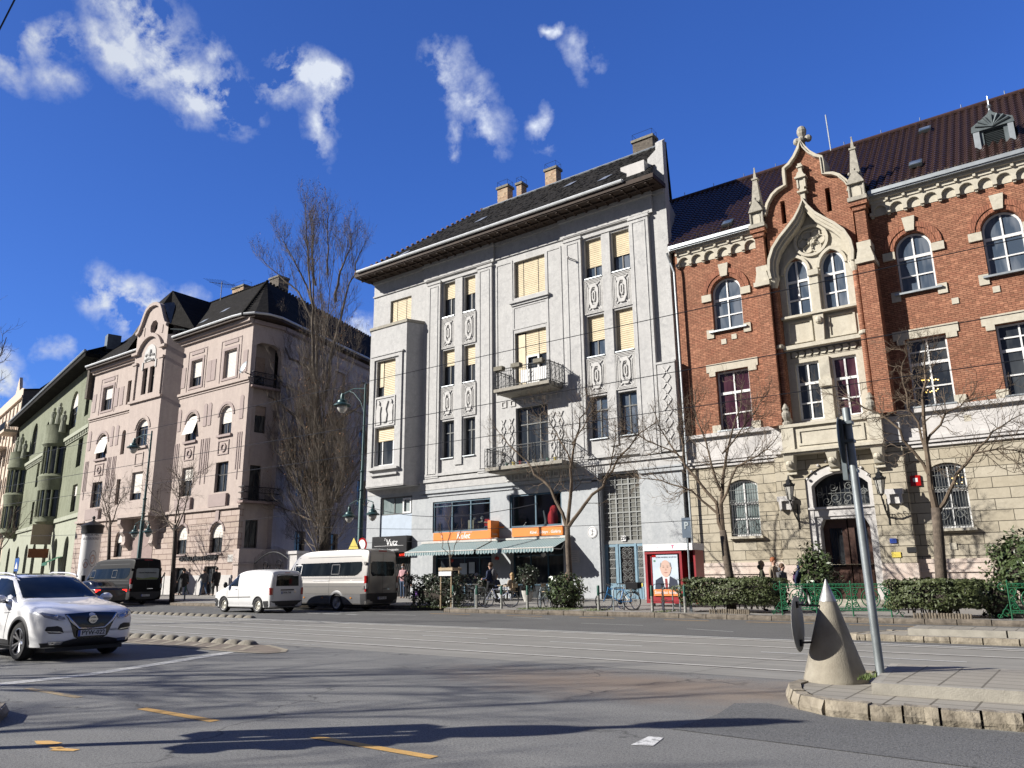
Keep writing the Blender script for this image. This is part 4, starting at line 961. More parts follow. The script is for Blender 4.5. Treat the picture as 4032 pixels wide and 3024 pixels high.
# wall furniture of this house
def signbox(name,label,mat,F,u0,u1,z0,z1,d0,d1):
 mb=MB();F.box(mb,u0,u1,z0,z1,d0,d1);o=mb.build(name,mat);tag(o,label,'sign');return o
t=thing('shop_sign','long orange café sign board reading Kelet above the left striped awning','sign',G.P(-28,3.4,.1))
mb=MB();G.box(mb,-30.05,-25.9,3.38,3.84,-.0,.12);mb.build('board','orange_sign',t)
text_mesh('Kelet',.44,'sign_white',facM(G,-27.85,3.60,.122),t,shear=.25,bold=.006)
s=MB();s.tube([G.P(-28.35,3.72,.13),G.P(-28.2,3.80,.13),G.P(-27.2,3.78,.13)],.013,4);s.build('swash','sign_white',t)
text_mesh('K',.16,'sign_white',facM(G,-29.4,3.62,.122),t)
t=thing('shop_sign','orange café sign board reading Kávé Könyv Galéria above the right striped awning','sign',G.P(-23,3.4,.1))
mb=MB();G.box(mb,-24.5,-21.35,3.42,3.87,-.0,.12);mb.build('board','orange_sign',t)
text_mesh('Kávé . Könyv . Galéria',.21,'sign_white',facM(G,-22.4,3.60,.122),t,shear=.2,bold=.003)
t=thing('projecting_sign','small orange box sign sticking out from the wall between the two café windows','sign',G.P(-25.6,3.4,.1))
mb=MB();G.box(mb,-25.62,-25.42,3.42,4.30,.02,.75);G.box(mb,-25.42,-25.1,3.9,4.0,.02,.06);mb.build('box','orange_sign',t)
Mx=Matrix(((0,0,1,0),(1,0,0,0),(0,1,0,0),(0,0,0,1)));Mx.translation=Vector(G.P(-25.418,3.6,.4));text_mesh('Kelet',.2,'old_white_paint',Mx,t)
t=thing('shop_sign','black hairdresser shop sign reading Vutz above a narrow shop door','sign',G.P(-33,2.8,.1))
mb=MB();G.box(mb,-34.7,-31.85,2.85,3.78,-.1,.42);mb.build('box','black_sign',t)
text_mesh('Vutz',.50,'sign_white',facM(G,-33.05,3.40,.424),t,shear=.1,bold=.008);text_mesh('Szépségszalon',.17,'sign_white',facM(G,-32.95,3.0,.424),t)
s=MB();scroll(s,G,-33.6,3.58,.09,.43,1,1.2,.016);G.box(s,-34.5,-32.1,3.22,3.235,.422,.427);s.build('ornament','sign_white',t)
t=thing('led_sign','small dark sign with red lit letters under the black shop sign','sign',G.P(-32.4,2.6,.1))
mb=MB();G.box(mb,-32.9,-31.95,2.55,2.83,-.1,.05);mb.build('box','black_sign',t)
mm,n,l,p=newmat('led_red');p.inputs['Emission Color'].default_value=(1,.05,.02,1);p.inputs['Emission Strength'].default_value=1.2;p.inputs['Base Color'].default_value=(.4,.02,.01,1)
text_mesh('NYITVA',.2,'led_red',facM(G,-32.42,2.69,.052),t)
# awnings
def awning(u0,u1,lab):
 t=thing('awning',lab,'awning',G.P((u0+u1)/2,3.3,.1),'striped café awnings')
 mb=MB();N=1
 mb.add([G.P(u0,3.27,.1),G.P(u1,3.27,.1),G.P(u1,2.76,1.55),G.P(u0,2.76,1.55)],[(0,1,2,3)]);mb.add([G.P(u0,3.26,.1),G.P(u1,3.26,.1),G.P(u1,2.75,1.55),G.P(u0,2.75,1.55)],[(0,1,2,3)])
 k=int((u1-u0)/.22);pts=[]
 for i in range(k*4+1):u=u0+(u1-u0)*i/(k*4);pts.append((u,2.57+.03*abs(math.cos(PI*i/4))*0+.035*math.cos(2*PI*i/4)))
 vs=[G.P(u,2.75,1.56)for u,z in pts]+[G.P(u,z,1.585)for u,z in pts];n_=len(pts);mb.add(vs,[(i,i+1,n_+i+1,n_+i)for i in range(n_-1)])
 mb.build('fabric','awning_cloth',t)
 s=MB();s.tube([G.P(u0,2.76,1.55),G.P(u1,2.76,1.55)],.035,6);G.box(s,u0-.05,u1+.05,3.26,3.38,.0,.2)
 s.build('bar','old_white_paint',t)
 s=MB()
 for u in(u0+.2,u1-.2):s.tube([G.P(u,3.2,.1),G.P(u+.15,2.7,.8),G.P(u,2.72,1.5)],.025,5)
 s.build('arm','old_white_paint',t)
awning(-30.85,-25.9,'left striped blue and white café awning under the sign reading Kelet');awning(-25.75,-20.95,'right striped blue and white café awning under the Galéria sign')
# clock-like round sign, number plate, plaques, parking sign etc.
t=thing('round_sign','round white wall sign with a black line drawing right of the awning','sign',G.P(-19.65,3.47,0))
mb=MB();M=facM(G,-19.65,3.47,.02);mb.lathe([(.28,0),(.29,.03),(.27,.06)],n=28,M=M);mb.build('disc','poster_white',t)
s=MB();s.tube([G.P(-19.65+.24*math.cos(a*PI/12),3.47+.24*math.sin(a*PI/12),.085)for a in range(25)],.006,4);s.tube([G.P(-19.66,3.3,.085),G.P(-19.63,3.62,.085)],.012,4);s.tube([G.P(-19.75,3.55,.085),G.P(-19.52,3.5,.085)],.008,4);s.tube([G.P(-19.75,3.33,.085),G.P(-19.55,3.4,.085)],.008,4);s.build('drawing','iron',t)
t=thing('house_number','white plate with the black number 29 above the blue door','number plate',G.P(-18.1,3.05,-.2))
mb=MB();G.box(mb,-18.22,-17.98,3.0,3.26,-.26,-.2);mb.build('plate','poster_white',t);text_mesh('29',.24,'iron',facM(G,-18.1,3.13,-.197),t,bold=.006)
t=thing('wall_plaque','pale memorial plaque on the grey wall behind the young tree trunk','plaque',G.P(-20.75,2.3,0))
mb=MB();G.box(mb,-21.05,-20.45,2.05,2.65,.0,.04);mb.build('slab','old_white_paint',t)
s=MB()
for i in range(5):w_=(.2,.24,.22,.14,.18)[i];G.box(s,-20.75-w_,-20.75+w_,2.54-.1*i,2.555-.1*i,.041,.044)
s.build('engraving','iron_grey',t)
t=thing('wall_bracket','rusty iron wire bracket with insulators high on the grey facade','bracket',G.P(-20.3,17.9,0))
mb=MB();mb.tube([G.P(-20.55,18.0,.05),G.P(-20.3,17.9,.5),G.P(-19.95,17.75,.05)],.025,5);mb.build('arm','iron_grey',t)
s=MB();s.ball(G.P(-20.3,17.9,.52),.07,6);s.build('insulator','cloth_white',t)
for u,z in((-16.1,5.0),(-16.0,4.5)):pass
t=thing('downpipe','dark downpipe down the joint between the grey house and the brick school','downpipe',G.P(-14.7,.3,.1))
mb=MB();mb.tube([(-14.66,32.55,16.65),(-14.62,32.8,16.2),(-14.5,32.88,15.7),(-14.47,32.88,.3)],.055,7);mb.build('pipe','zinc',t)
# ================================================================== red-brick school with gothic gable
B=Fr(0,33.2)
bb=thing('school_building','red brick school with a gothic stone gable, white arched windows and a sandstone ground floor','school',(-8,34,.2))
UL,UR=-14.62,7.2
wins=[]
bays=[(-12.84,-11.42),(-4.87,-3.53),(-1.77,-.42),(1.35,2.7),(4.45,5.8)]
holes=[];low=[]
for a,b in bays:
 holes.append(arched(a,b,12.4,14.28,.69,12));holes.append(rect(a-.08,b+.04,7.68,10.48))
 low.append(arched(a+.08,b-.02,3.0,5.24,.22,8))
ogee_w=[pointed(-9.36,-8.34,12.32,14.3,.72),pointed(-7.83,-6.81,12.32,14.3,.72)]
o2=[rect(-9.3,-8.32,7.7,10.22),rect(-7.8,-6.82,7.7,10.22)]
mb=MB();B.wall(mb,rect(UL,UR,7.45,16.8),holes+[rect(-9.62,-6.46,7.6,14.9)],0,.3)
body(mb,B,[(UL,-.7),(UR,-.7),(UR,-11),(-18.5,-11)],.0,16.7)
wl_=mb.build('wall','red_brick',bb)
# ground floor
mb=MB();door_o=arched(-9.32,-6.76,.05,5.2,.55,12)
B.wall(mb,rect(UL,UR,1.75,6.25),low+[[(-9.32,1.76),(-6.76,1.76)]+arcpts(-9.32,-6.76,5.2,.55,12)],-.0,.3)
gw=mb.build('ashlar_wall','ashlar',bb)
mb=MB();B.wall(mb,[(UL,.0),(-9.32,.0),(-9.32,1.75),(UL,1.75)],[],.06,.4)
B.wall(mb,[(-6.76,.0),(UR,.0),(UR,1.75),(-6.76,1.75)],[rect(a+.05,b+.1,.25,1.15)for a,b in bays[1:]],.06,.4)
B.box(mb,UL,-9.32,1.42,1.5,.0,.12);B.box(mb,UL,-9.32,1.75,1.9,.0,.09);B.box(mb,-6.76,UR,1.42,1.5,.0,.12);B.box(mb,-6.76,UR,1.75,1.9,.0,.09)
mb.build('plinth','pink_plinth',bb)
for a,b in bays[1:]:
 w=window(B,bb,rect(a+.05,b+.1,.25,1.15),-.15,'grey_frame',fw=.05,mull=(.5,));
 # risalit on the ground floor
mb=MB();B.wall(mb,[(-10.5,1.78),(-9.32,1.78),(-9.32,5.2)]+arcpts(-9.32,-6.76,5.2,.55,12)[::-1][1:-1]+[(-6.76,5.2),(-6.76,1.78),(-5.52,1.78),(-5.52,6.2),(-10.5,6.2)],[],.35,.36)
mb.build('ashlar_wall','ashlar',bb)
mb=MB();B.box(mb,-10.53,-9.32,.0,1.76,.0,.41);B.box(mb,-6.76,-5.49,.0,1.76,.0,.41);mb.build('plinth','pink_plinth',bb)
# bands between ground floor and brick
mb=MB();B.wall(mb,rect(UL,UR,6.25,7.47),[],.03,.3);B.box(mb,-10.5,-5.5,6.35,7.4,.0,.36);mb.build('stucco_band','white_band',bb)
mb=MB();B.box(mb,UL,UR,6.12,6.22,.0,.10);B.box(mb,UL,UR,6.26,6.34,.0,.18);B.box(mb,UL,UR,6.4,6.52,.0,.13);B.box(mb,UL,UR,7.46,7.62,.0,.22)
mb.build('cornice','white_band',bb)
# windows and their stone dressings
def voussoirs(mb,F,u0,u1,zs,rise,w,d0,d1):
 F.strip(mb,arcpts(u0,u1,zs,rise,16),arcpts(u0-w,u1+w,zs,rise+w,16),d0,d1)
mba=MB();mst=MB()
for a,b in bays:
 voussoirs(mba,B,a-.02,b+.02,14.28,.70,.16,.002,.035);voussoirs(mba,B,a-.2,b+.2,14.28,.88,.22,.002,.07)
 c=(a+b)/2
 B.prism(mst,[(c-.16,15.0),(c+.16,15.0),(c+.24,15.62),(c-.24,15.62)],.003,.12)
 for s,e in((-1,a),(1,b)):
  B.box(mst,min(e,e+s*.46),max(e,e+s*.46),13.92,14.26,.003,.085);B.box(mst,min(e,e+s*.34),max(e,e+s*.34),12.1,12.52,.003,.06)
  B.box(mst,min(e+s*.0,e+s*.4),max(e,e+s*.4),7.62,7.98,.003,.07)
 B.box(mst,a-.5,b+.5,10.48,10.86,.003,.05);B.box(mst,a-.38,a-.08,10.28,10.48,.003,.05);B.box(mst,b+.04,b+.42,10.28,10.48,.003,.05)
mba.build('arch_moulding','red_brick_arch',bb);mst.build('stone_dressing','sandstone',bb)
for i,(a,b)in enumerate(bays):
 w=window(B,bb,arched(a+.01,b-.01,12.42,14.28,.67,12),-.2,'white_paint','sky_glass',.07,(.5,),((13.95,.06),13.15),depth=.08)
 s=MB();B.prism(s,[(a-.18,12.34),(b+.18,12.34),(b+.18,12.42),(a-.18,12.42)],-.2,.17);s.build('sill','zinc',w)
 w=window(B,bb,rect(a-.07,b+.03,7.7,10.46),-.2,'white_paint','window_glass' if i!=0 else 'wine_glass',.07,(.5,),((9.45,.06),8.5,9.95)if i else((9.45,.06),8.5),depth=.08)
 s=MB();B.box(s,a-.12,b+.08,7.64,7.7,-.2,.24);s.build('sill','zinc',w)
 w=window(B,bb,arched(a+.09,b-.03,3.02,5.22,.21,8),-.18,'white_paint','curtain_glass' if i==0 else 'window_glass',.065,(.5,),((4.42,.05),3.75),depth=.07)
 g=MB()
 for k in range(1,12):u=a+.1+(b-a-.14)*k/12;g.tube([B.P(u,3.05,-.04),B.P(u,5.35,-.04)],.010,4)
 for z in(3.1,4.4,4.55,5.0):g.tube([B.P(a+.1,z,-.04),B.P(b-.04,z,-.04)],.013,4)
 for s_ in(-1,1):
  scroll(g,B,(a+b)/2+.3*s_,3.5,.2,-.02,s_,1.2,.014);g.tube([B.P((a+b)/2,4.05,-.02),B.P((a+b)/2+.62*s_,3.15,-.02)],.012,4)
 for k in range(10):u=a+.14+(b-a-.2)*k/9;g.ball(B.P(u,4.475,-.04),.035,4)
 g.build('window_grille','iron_grey',w)
 s=MB();B.box(s,a-.0,b+.1,2.9,3.0,-.2,.22);s.build('sill','sandstone',w)
for a,b in bays[1:3]:pass
# chandelier lights seen through two windows
mm,n,l,p=newmat('warm_bulb');p.inputs['Emission Color'].default_value=(1,.62,.12,1);p.inputs['Emission Strength'].default_value=2.2
s=MB();r_=random.Random(8)
for(cu,cz,k)in((-4.35,8.35,9),(-4.3,8.8,8),(-3.75,4.9,4),(-3.62,4.72,3)):
 for i in range(k):s.ball(B.P(cu-.28+.56*i/max(1,k-1)*(1 if k>4 else .6),cz+r_.uniform(-.07,.07),-.235),.028,4)
s.build('chandelier','warm_bulb',bb)
s=MB()
for u,z in((-12.4,11.85),(-11.9,11.9 if 0 else 12.0),(-3.0,11.7),(-1.6,11.85),(-3.2,7.05),(-.4,7.1),(-4.3,1.6 if 0 else 2.35)):
 B.box(s,u-.12,u+.12,z-.12,z+.12,.0,.035)
s.build('air_vent','sandstone',bb)
# arch frieze under the eaves
mb=MB()
def frieze(u0,u1):
 n_=round((u1-u0)/.64);w=(u1-u0)/n_
 B.box(mb,u0,u1,16.5,16.66,.0,.22);B.box(mb,u0,u1,16.66,16.78,.0,.32)
 for i in range(n_):
  a=u0+w*i;B.prism(mb,[(a,16.5),(a,16.15),(a+.07,16.15)]+arcpts(a+.07,a+w-.07,16.15,(w-.14)/2,8)[::-1]+[(a+w-.07,16.15),(a+w,16.15),(a+w,16.5)],.0,.17)
  B.box(mb,a-.08,a+.08,16.0,16.14,.0,.2);B.box(mb,a-.05,a+.05,15.92,16.0,.0,.13)
  B.box(mb,a-.04,a+.06,16.52,16.62,.22,.3)
 B.prism(mb,rect(u0,u1,16.0,16.5),.0,.025)
frieze(UL+.25,-10.42);frieze(-5.5,UR);mb.build('arched_frieze','sandstone',bb)
# ---- central gable bay
gab=[(-9.86,14.0),(-6.18,14.0),(-6.18,17.2),(-6.12,17.4),(-6.25,17.75),(-6.5,18.1),(-6.75,18.28),(-7.1,18.38),(-7.1,18.95),(-7.12,19.2),(-7.35,19.35),(-7.6,19.62),(-7.8,19.95),(-7.95,20.3),(-8.1,19.95),(-8.3,19.62),(-8.55,19.35),(-8.8,19.2),(-8.82,18.95),(-8.82,18.38),(-9.17,18.28),(-9.42,18.1),(-9.67,17.75),(-9.8,17.4),(-9.86,17.2)]
c0=-8.06
def cg(dx,z):return(c0+dx,z)
def ogee(w,zs,zt,n=14):
 P0=[];
 key=[(1.0,0.0),(1.03,.12),(1.0,.27),(.88,.42),(.68,.55),(.45,.66),(.26,.76),(.12,.87),(.04,.95),(0,1.0)]
 for x,y in key:P0.append((c0+w*x,zs+(zt-zs)*y))
 return P0+[(2*c0-a,b)for a,b in P0[:-1]][::-1]
ogo=ogee(1.76,14.05,17.45);ogi=ogee(1.54,14.05,17.12)
slots=[rect(-9.12,-8.92,16.6,17.72),rect(-7.18,-6.98,16.6,17.72)]
mb=MB();outer=[(-9.86,14.0)]+[(-9.86,14.05)]+[]
gpoly=[(ogi[0][0],14.0)]+[(-6.18,14.0)]+gab[2:]+[(-9.86,14.0),(ogi[-1][0],14.0)]+ogi[::-1]
B.wall(mb,gpoly,[s_ for s_ in slots],.45,.75);mb.build('gable_wall','red_brick',bb)
mb=MB();B.prism(mb,[(x*.999,z)for x,z in gab],-.9,-.35);
for s_ in slots:B.prism(mb,s_,-.2,.0)if 0 else None
mb.build('gable_wall','red_brick',bb)
# brick between piers below the spring, left and right of the stone panel
mb=MB()
for a,b in((-9.86,-9.62),(-6.46,-6.18)):B.box(mb,a,b,7.6,14.0,.0,.40)
mb.build('brick_jamb','red_brick',bb)
# stone coping of the gable
mb=MB();cop=gab[2:];k=len(cop)
gin=[]
for i,(x,z)in enumerate(cop):
 a=Vector(cop[max(i-1,0)]);b=Vector(cop[min(i+1,k-1)]);t=(b-a).normalized();nn=Vector((t.y,-t.x));gin.append((x-nn.x*.10,z-nn.y*.10))
gout=[]
for i,(x,z)in enumerate(cop):
 a=Vector(cop[max(i-1,0)]);b=Vector(cop[min(i+1,k-1)]);t=(b-a).normalized();nn=Vector((t.y,-t.x));gout.append((x+nn.x*.05,z+nn.y*.05))
B.strip(mb,gin,gout,-.42,.62);B.strip(mb,gin,[(x*.5+a*.5,z*.5+b*.5)for(x,z),(a,b)in zip(cop,gin)],.62,.68)
mb.build('coping','sandstone',bb)
s=MB();M=Matrix.Translation(Vector(B.P(-7.95,20.25,.1)));s.lathe([(.12,0),(.09,.15),(.16,.25),(.09,.32),(.12,.45),(.2,.6),(.22,.75),(.16,.92),(.05,1.0),(0,1.02)],n=10,M=M)
for dx,dz in((-.25,.3),(.25,.3)):s.ball(B.P(-7.95+dx,20.25+dz,.1),.17,7)
s.ball(B.P(-7.95,20.5,.3),.15,7);s.build('finial','limestone',bb)
# ogee stone arch
mb=MB();B.strip(mb,ogi,ogo,.40,.72);
mid=[(a*.5+c*.5,b*.5+d*.5)for(a,b),(c,d)in zip(ogi,ogo)];B.strip(mb,mid,ogo,.72,.84);B.strip(mb,ogee(1.46,14.05,16.95),ogi,.2,.6)
B.prism(mb,[(c0-.10,17.2),(c0+.10,17.2),(c0+.09,17.75),(c0-.09,17.75)],.4,.7)
B.box(mb,c0-.2,c0+.2,17.72,17.8,.4,.8);B.box(mb,c0-.10,c0+.10,17.8,18.4,.4,.72);B.box(mb,c0-.24,c0+.24,18.4,18.48,.4,.84)
B.prism(mb,[(c0-.2,18.48),(c0+.2,18.48),(c0+.1,18.7),(c0-.1,18.7)],.45,.8);B.box(mb,c0-.08,c0+.08,18.7,19.15,.45,.7);B.box(mb,c0-.13,c0+.13,18.95,19.03,.45,.75)
for s_ in(-1,1):B.box(mb,c0+s_*.15-.035,c0+s_*.15+.035,17.95,18.38,.5,.76)
mb.build('ogee_arch','sandstone',bb)
# stone tracery panel
spring=14.3
rose=[(c0+.0+.62*math.cos(2*PI*i/20),15.62+.62*math.sin(2*PI*i/20))for i in range(20)]
pan=[(-9.62,12.2),(-6.46,12.2),(-6.46,14.05)]+ogee(1.54,14.06,17.1)[1:-1]+[(-9.62,14.05)]
mb=MB();B.wall(mb,pan,[ogee_w[0],ogee_w[1],rose[::-1]],.10,.34)
for(a,b)in((-9.36,-8.34),(-7.83,-6.81)):
 P_in=pointed(a,b,12.32,14.3,.72)[2:];P_out=[(x,z)for x,z in pointed(a-.12,b+.12,12.32,14.3,.86)[2:]];B.strip(mb,P_in,P_out,.10,.2)
B.strip(mb,[(c0+.62*math.cos(2*PI*i/24),15.62+.62*math.sin(2*PI*i/24))for i in range(25)],[(c0+.74*math.cos(2*PI*i/24),15.62+.74*math.sin(2*PI*i/24))for i in range(25)],.1,.22)
B.prism(mb,rose,.02,.05)
for q in range(6):
 a=q*PI/3;cx,cz=c0+.36*math.cos(a),15.62+.36*math.sin(a)
 B.strip(mb,[(cx+.17*math.cos(t*PI/8),cz+.17*math.sin(t*PI/8))for t in range(17)],[(cx+.22*math.cos(t*PI/8),cz+.22*math.sin(t*PI/8))for t in range(17)],.0,.12)
mb.ball(B.P(c0,15.62,.05),.2,7,(1,.5,1));
for q in range(8):mb.ball(B.P(c0+.14*math.cos(q*PI/4),15.62+.14*math.sin(q*PI/4),.13),.06,4)
# pier between the windows, spandrel panels, ledges, frieze
B.box(mb,-8.24,-7.92,12.3,14.0,.1,.3);B.box(mb,-8.3,-7.86,13.95,14.2,.1,.4);B.box(mb,-8.3,-7.86,12.2,12.34,.1,.4)
B.box(mb,-9.6,-6.48,12.2,12.3,.1,.42)
B.box(mb,-9.62,-6.46,10.9,12.2,-.2,.1);
for a,b in((-9.45,-8.4),(-7.75,-6.65)):B.prism(mb,rect(a,b,11.1,12.1),.1,.16,[rect(a+.08,b-.08,11.18,12.02)[::-1]])
B.prism(mb,[(-8.25,11.0),(-7.92,11.0),(-7.9,11.3),(-7.86,12.2),(-8.3,12.2),(-8.26,11.3)],.1,.34);mb.ball(B.P(c0,11.9,.35),.17,6)
B.box(mb,-9.8,-6.3,10.78,10.95,.0,.5);B.box(mb,-9.62,-6.46,10.4,10.8,-.2,.12)
B.wall(mb,rect(-9.62,-6.46,7.55,10.42),o2,.1,.3)
B.box(mb,-8.26,-7.86,7.6,10.3,.1,.26);B.box(mb,-8.32,-7.8,9.0,9.3,.1,.42)
for i in range(9):B.prism(mb,[(-9.36+.3*i,10.48),(-9.2+.3*i,10.46),(-9.1+.3*i,10.6),(-9.2+.3*i,10.72),(-9.36+.3*i,10.7)],.12,.19)if 1 else None
mb.build('stone_panel','sandstone',bb)
s=MB();B.box(s,-9.45,-6.62,10.45,10.74,.12,.135);s.build('dark_frieze','concrete_dark',bb)
for i,o_ in enumerate(ogee_w):
 w=window(B,bb,[(x*1.0,z)for x,z in o_],-.02,'white_paint','sky_glass',.085,(.5,),((13.95,.055),13.1),depth=.08)
for i,o_ in enumerate(o2):
 w=window(B,bb,o_,-.02,'white_paint','window_glass' if i==0 else 'wine_glass',.08,(.5,),((9.3,.055),8.45),depth=.08)
 # engaged brick shafts with ring and bases
for i,u in enumerate((-9.74,-6.34)):
 s=MB();M=Matrix.Translation(Vector(B.P(u,0,.5)));s.lathe([(.13,7.75),(.13,13.7)],n=12,M=M);sh=s.build('shaft','red_brick',bb,smooth='auto')
 s=MB();s.lathe([(.2,7.6),(.22,7.7),(.15,7.85),(.16,8.0),(.13,8.05)],n=12,M=M);s.lathe([(.13,10.85),(.19,10.9),(.19,11.0),(.13,11.05)],n=12,M=M);s.lathe([(.13,13.65),(.2,13.8),(.25,14.0),(.26,14.08),(0,14.08)],n=12,M=M);s.build('capital','sandstone',sh)
 # piers with pinnacles
for i,(a,b)in enumerate(((-10.44,-9.86),(-6.18,-5.56))):
 s=MB();B.box(s,a,b,7.5,13.8,-.1,.82);pr_=s.build('pier','red_brick',bb)
 s=MB();B.prism(s,[(a-.05,13.8),(b+.05,13.8),(b+.03,14.0),(b-.08,14.5),(a+.08,14.5),(a-.03,14.0)],-.1,.8);B.box(s,a-.06,b+.06,13.78,13.98,-.1,.94);B.box(s,a+.04,b-.04,14.5,14.78,-.1,.72);s.build('offset','sandstone',pr_)
 s=MB();B.box(s,a+.1,b-.1,14.78,16.2,-.1,.66);B.box(s,a+.04,b-.04,16.2,16.4,-.1,.74);B.box(s,a-.04,b+.04,16.4,16.6,-.1,.82);s.build('upper_pier','red_brick',pr_)
 c=(a+b)/2;s=MB();B.box(s,a-.07,b+.07,16.6,16.78,-.1,.88)
 B.box(s,a+.06,b-.06,16.78,17.55,.05,.7)
 for e in(a+.02,b-.02):s.lathe([(.05,0),(.045,.65),(.08,.7)],B.P(e,16.78,.72),8)
 B.prism(s,[(a-.04,17.4),(b+.04,17.4),(b-.04,17.6),(c,18.05),(a+.04,17.6)],.0,.84,[[(x,z)for x,z in[(a+.12,17.42),(a+.14,17.5),(c,17.78),(b-.14,17.5),(b-.12,17.42)]][::-1]]if 0 else())
 M=Matrix.Translation(Vector(B.P(c,17.6,.4)))@Matrix.Rotation(PI/4,4,'Z');s.lathe([(.33,0),(.14,1.5),(.2,1.52),(.2,1.6),(.1,1.62),(.03,2.1),(.05,2.14),(.0,2.2)],n=4,M=M)
 for k_ in range(3):s.ball(B.P(c-.2+.2*k_,17.9+(.15 if k_==1 else 0),.75),.07,4)
 s.build('pinnacle','limestone',pr_)
 s=MB();B.prism(s,arched(a+.14,b-.14,16.82,17.15,.15,6),.701,.72);s.build('niche','sandstone',pr_)
 # balcony above the door and portal
mb=MB();B.box(mb,-10.0,-6.05,6.28,6.40,.0,.98);B.box(mb,-9.95,-6.1,6.2,6.28,.0,.88);B.box(mb,-9.9,-6.15,6.40,7.35,.0,.74);B.box(mb,-10.0,-6.05,7.35,7.48,.0,.86)
for a in(-9.95,-6.55):B.box(mb,a,a+.5,6.40,7.36,.6,.82)
B.prism(mb,rect(-9.3,-6.7,6.55,7.22),.74,.79,[rect(-9.2,-6.8,6.64,7.13)[::-1]])
bl=mb.build('balcony','sandstone',bb)
s=MB()
for u in(-9.72,-6.38):
 s.lathe([(.2,0),(.2,.1),(.1,.18),(.19,.35),(.2,.5),(.12,.62),(.16,.7),(.07,.88),(0,.95)],B.P(u,7.48,.68),10)
s.build('stone_urn','limestone',bl)
for u in(-9.75,-8.05,-6.35):
 s=MB();zz=5.62
 s.add([B.P(u-.22,6.2,.3),B.P(u+.22,6.2,.3),B.P(u+.22,6.2,.85),B.P(u-.22,6.2,.85),B.P(u-.18,6.0,.8),B.P(u+.18,6.0,.8),B.P(u+.17,5.6,.62),B.P(u-.17,5.6,.62),B.P(u-.17,zz-.1,.3),B.P(u+.17,zz-.1,.3)],[(0,1,2,3),(3,2,5,4),(4,5,6,7),(7,6,9,8),(0,3,4,7,8),(1,9,6,5,2),(0,8,9,1)])
 B.box(s,u-.2,u+.2,5.42,5.5,.3,.55);s.ball(B.P(u,5.85,.76),.13,5,(1.2,1,1));s.build('bracket','sandstone',bl)
mb=MB();B.strip(mb,[(-9.1,1.0),(-9.1,4.85)]+arcpts(-9.1,-6.92,4.9,.5,10)[::-1]+[(-6.92,4.85),(-6.92,1.0)],[(-9.33,.9),(-9.33,5.1)]+arcpts(-9.33,-6.75,5.15,.56,10)[::-1]+[(-6.75,5.1),(-6.75,.9)],-.2,.28)
B.box(mb,-9.2,-6.8,3.66,3.98,-.3,.26);B.box(mb,-9.3,-6.72,3.95,4.03,-.3,.34);B.strip(mb,[(-8.95,.4),(-8.95,3.2),(-8.8,3.55),(-7.2,3.55),(-7.05,3.2),(-7.05,.4)],[(-9.2,.4),(-9.2,3.35),(-9.2,3.7),(-6.82,3.7),(-6.82,3.35),(-6.82,.4)],-.3,.2)
for k_ in range(9):
 t=k_/8;a=arcpts(-9.2,-6.88,5.2,.72,8)[k_];mb.ball(B.P(a[0],a[1],.38),.06,5)
for s_ in(-1,1):
 a,b=(c0+s_*1.75,c0+s_*2.4);B.box(mb,min(a,b),max(a,b),4.35,4.55,.34,.6);B.box(mb,min(a,b)+.05,max(a,b)-.05,4.0,4.35,.34,.46)
 for k_ in(0,1):u=min(a,b)+.12+.42*k_;B.prism(mb,[(u-.06,4.35),(u+.06,4.35),(u+.06,4.05),(u-.02,3.95)],.4,.6)
mb.build('portal','white_band',bb)
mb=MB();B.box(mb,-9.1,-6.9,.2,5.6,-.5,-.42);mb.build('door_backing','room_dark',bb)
for i,(a,b)in enumerate(((-8.94,-8.02),(-7.97,-7.06))):
 s=MB();hh=rect(a+.22,b-.2,1.65,3.2);B.prism(s,rect(a,b,.42,3.56),-.36,-.26,[hh[::-1]])
 for z0,z1 in((.5,.95),(1.0,1.5)):B.prism(s,rect(a+.15,b-.12,z0,z1),-.262,-.235,[rect(a+.22,b-.19,z0+.07,z1-.07)[::-1]]);B.prism(s,[((a+b)/2-.12,(z0+z1)/2),((a+b)/2,(z0+z1)/2-.1),((a+b)/2+.12,(z0+z1)/2),((a+b)/2,(z0+z1)/2+.1)],-.262,-.23)
 dr=s.build('door','dark_wood',bb)
 s=MB();B.prism(s,hh,-.34,-.33);s.build('pane','window_glass',dr)
 s=MB();
 for k_ in range(1,5):u=a+.22+(b-a-.42)*k_/5;s.tube([B.P(u,1.65,-.29),B.P(u,3.2,-.29)],.009,4)
 for k_ in(0,1):scroll(s,B,(a+b)/2-.1+.2*k_,1.85,.08,-.28,1,1,.009)
 s.build('door_grille','iron',dr)
s=MB();B.prism(s,[(-9.1,4.02),(-6.92,4.02),(-6.92,4.88)]+arcpts(-9.1,-6.92,4.9,.48,8)[1:-1]+[(-9.1,4.88)],-.36,-.33);fl=s.build('fanlight','window_glass',bb)
s=MB()
for k_ in range(12):u=-9.0+.18*k_;s.tube([B.P(u,4.05,-.2),B.P(u,4.8+.25*math.sin(PI*k_/11),-.2)],.010,4)
for s_ in(-1,1):
 for(x,z,r__)in((.25,4.4,.22),(.6,4.3,.18),(.3,4.85,.18),(.85,4.6,.15),(.15,4.2,.1)):scroll(s,B,c0+s_*x,z,r__,-.17,s_,1.4,.017)
for z in(4.1,4.6):s.tube([B.P(-9.05,z,-.18),B.P(-6.95,z,-.18)],.014,4)
s.build('grille','iron_grey',fl)
mb=MB();
for k_ in range(3):B.box(mb,-9.4-.25*k_,-6.7+.25*k_,.1,.42-.13*k_,-.3,.35+.32*k_)
mb.build('doorstep','limestone',bb)
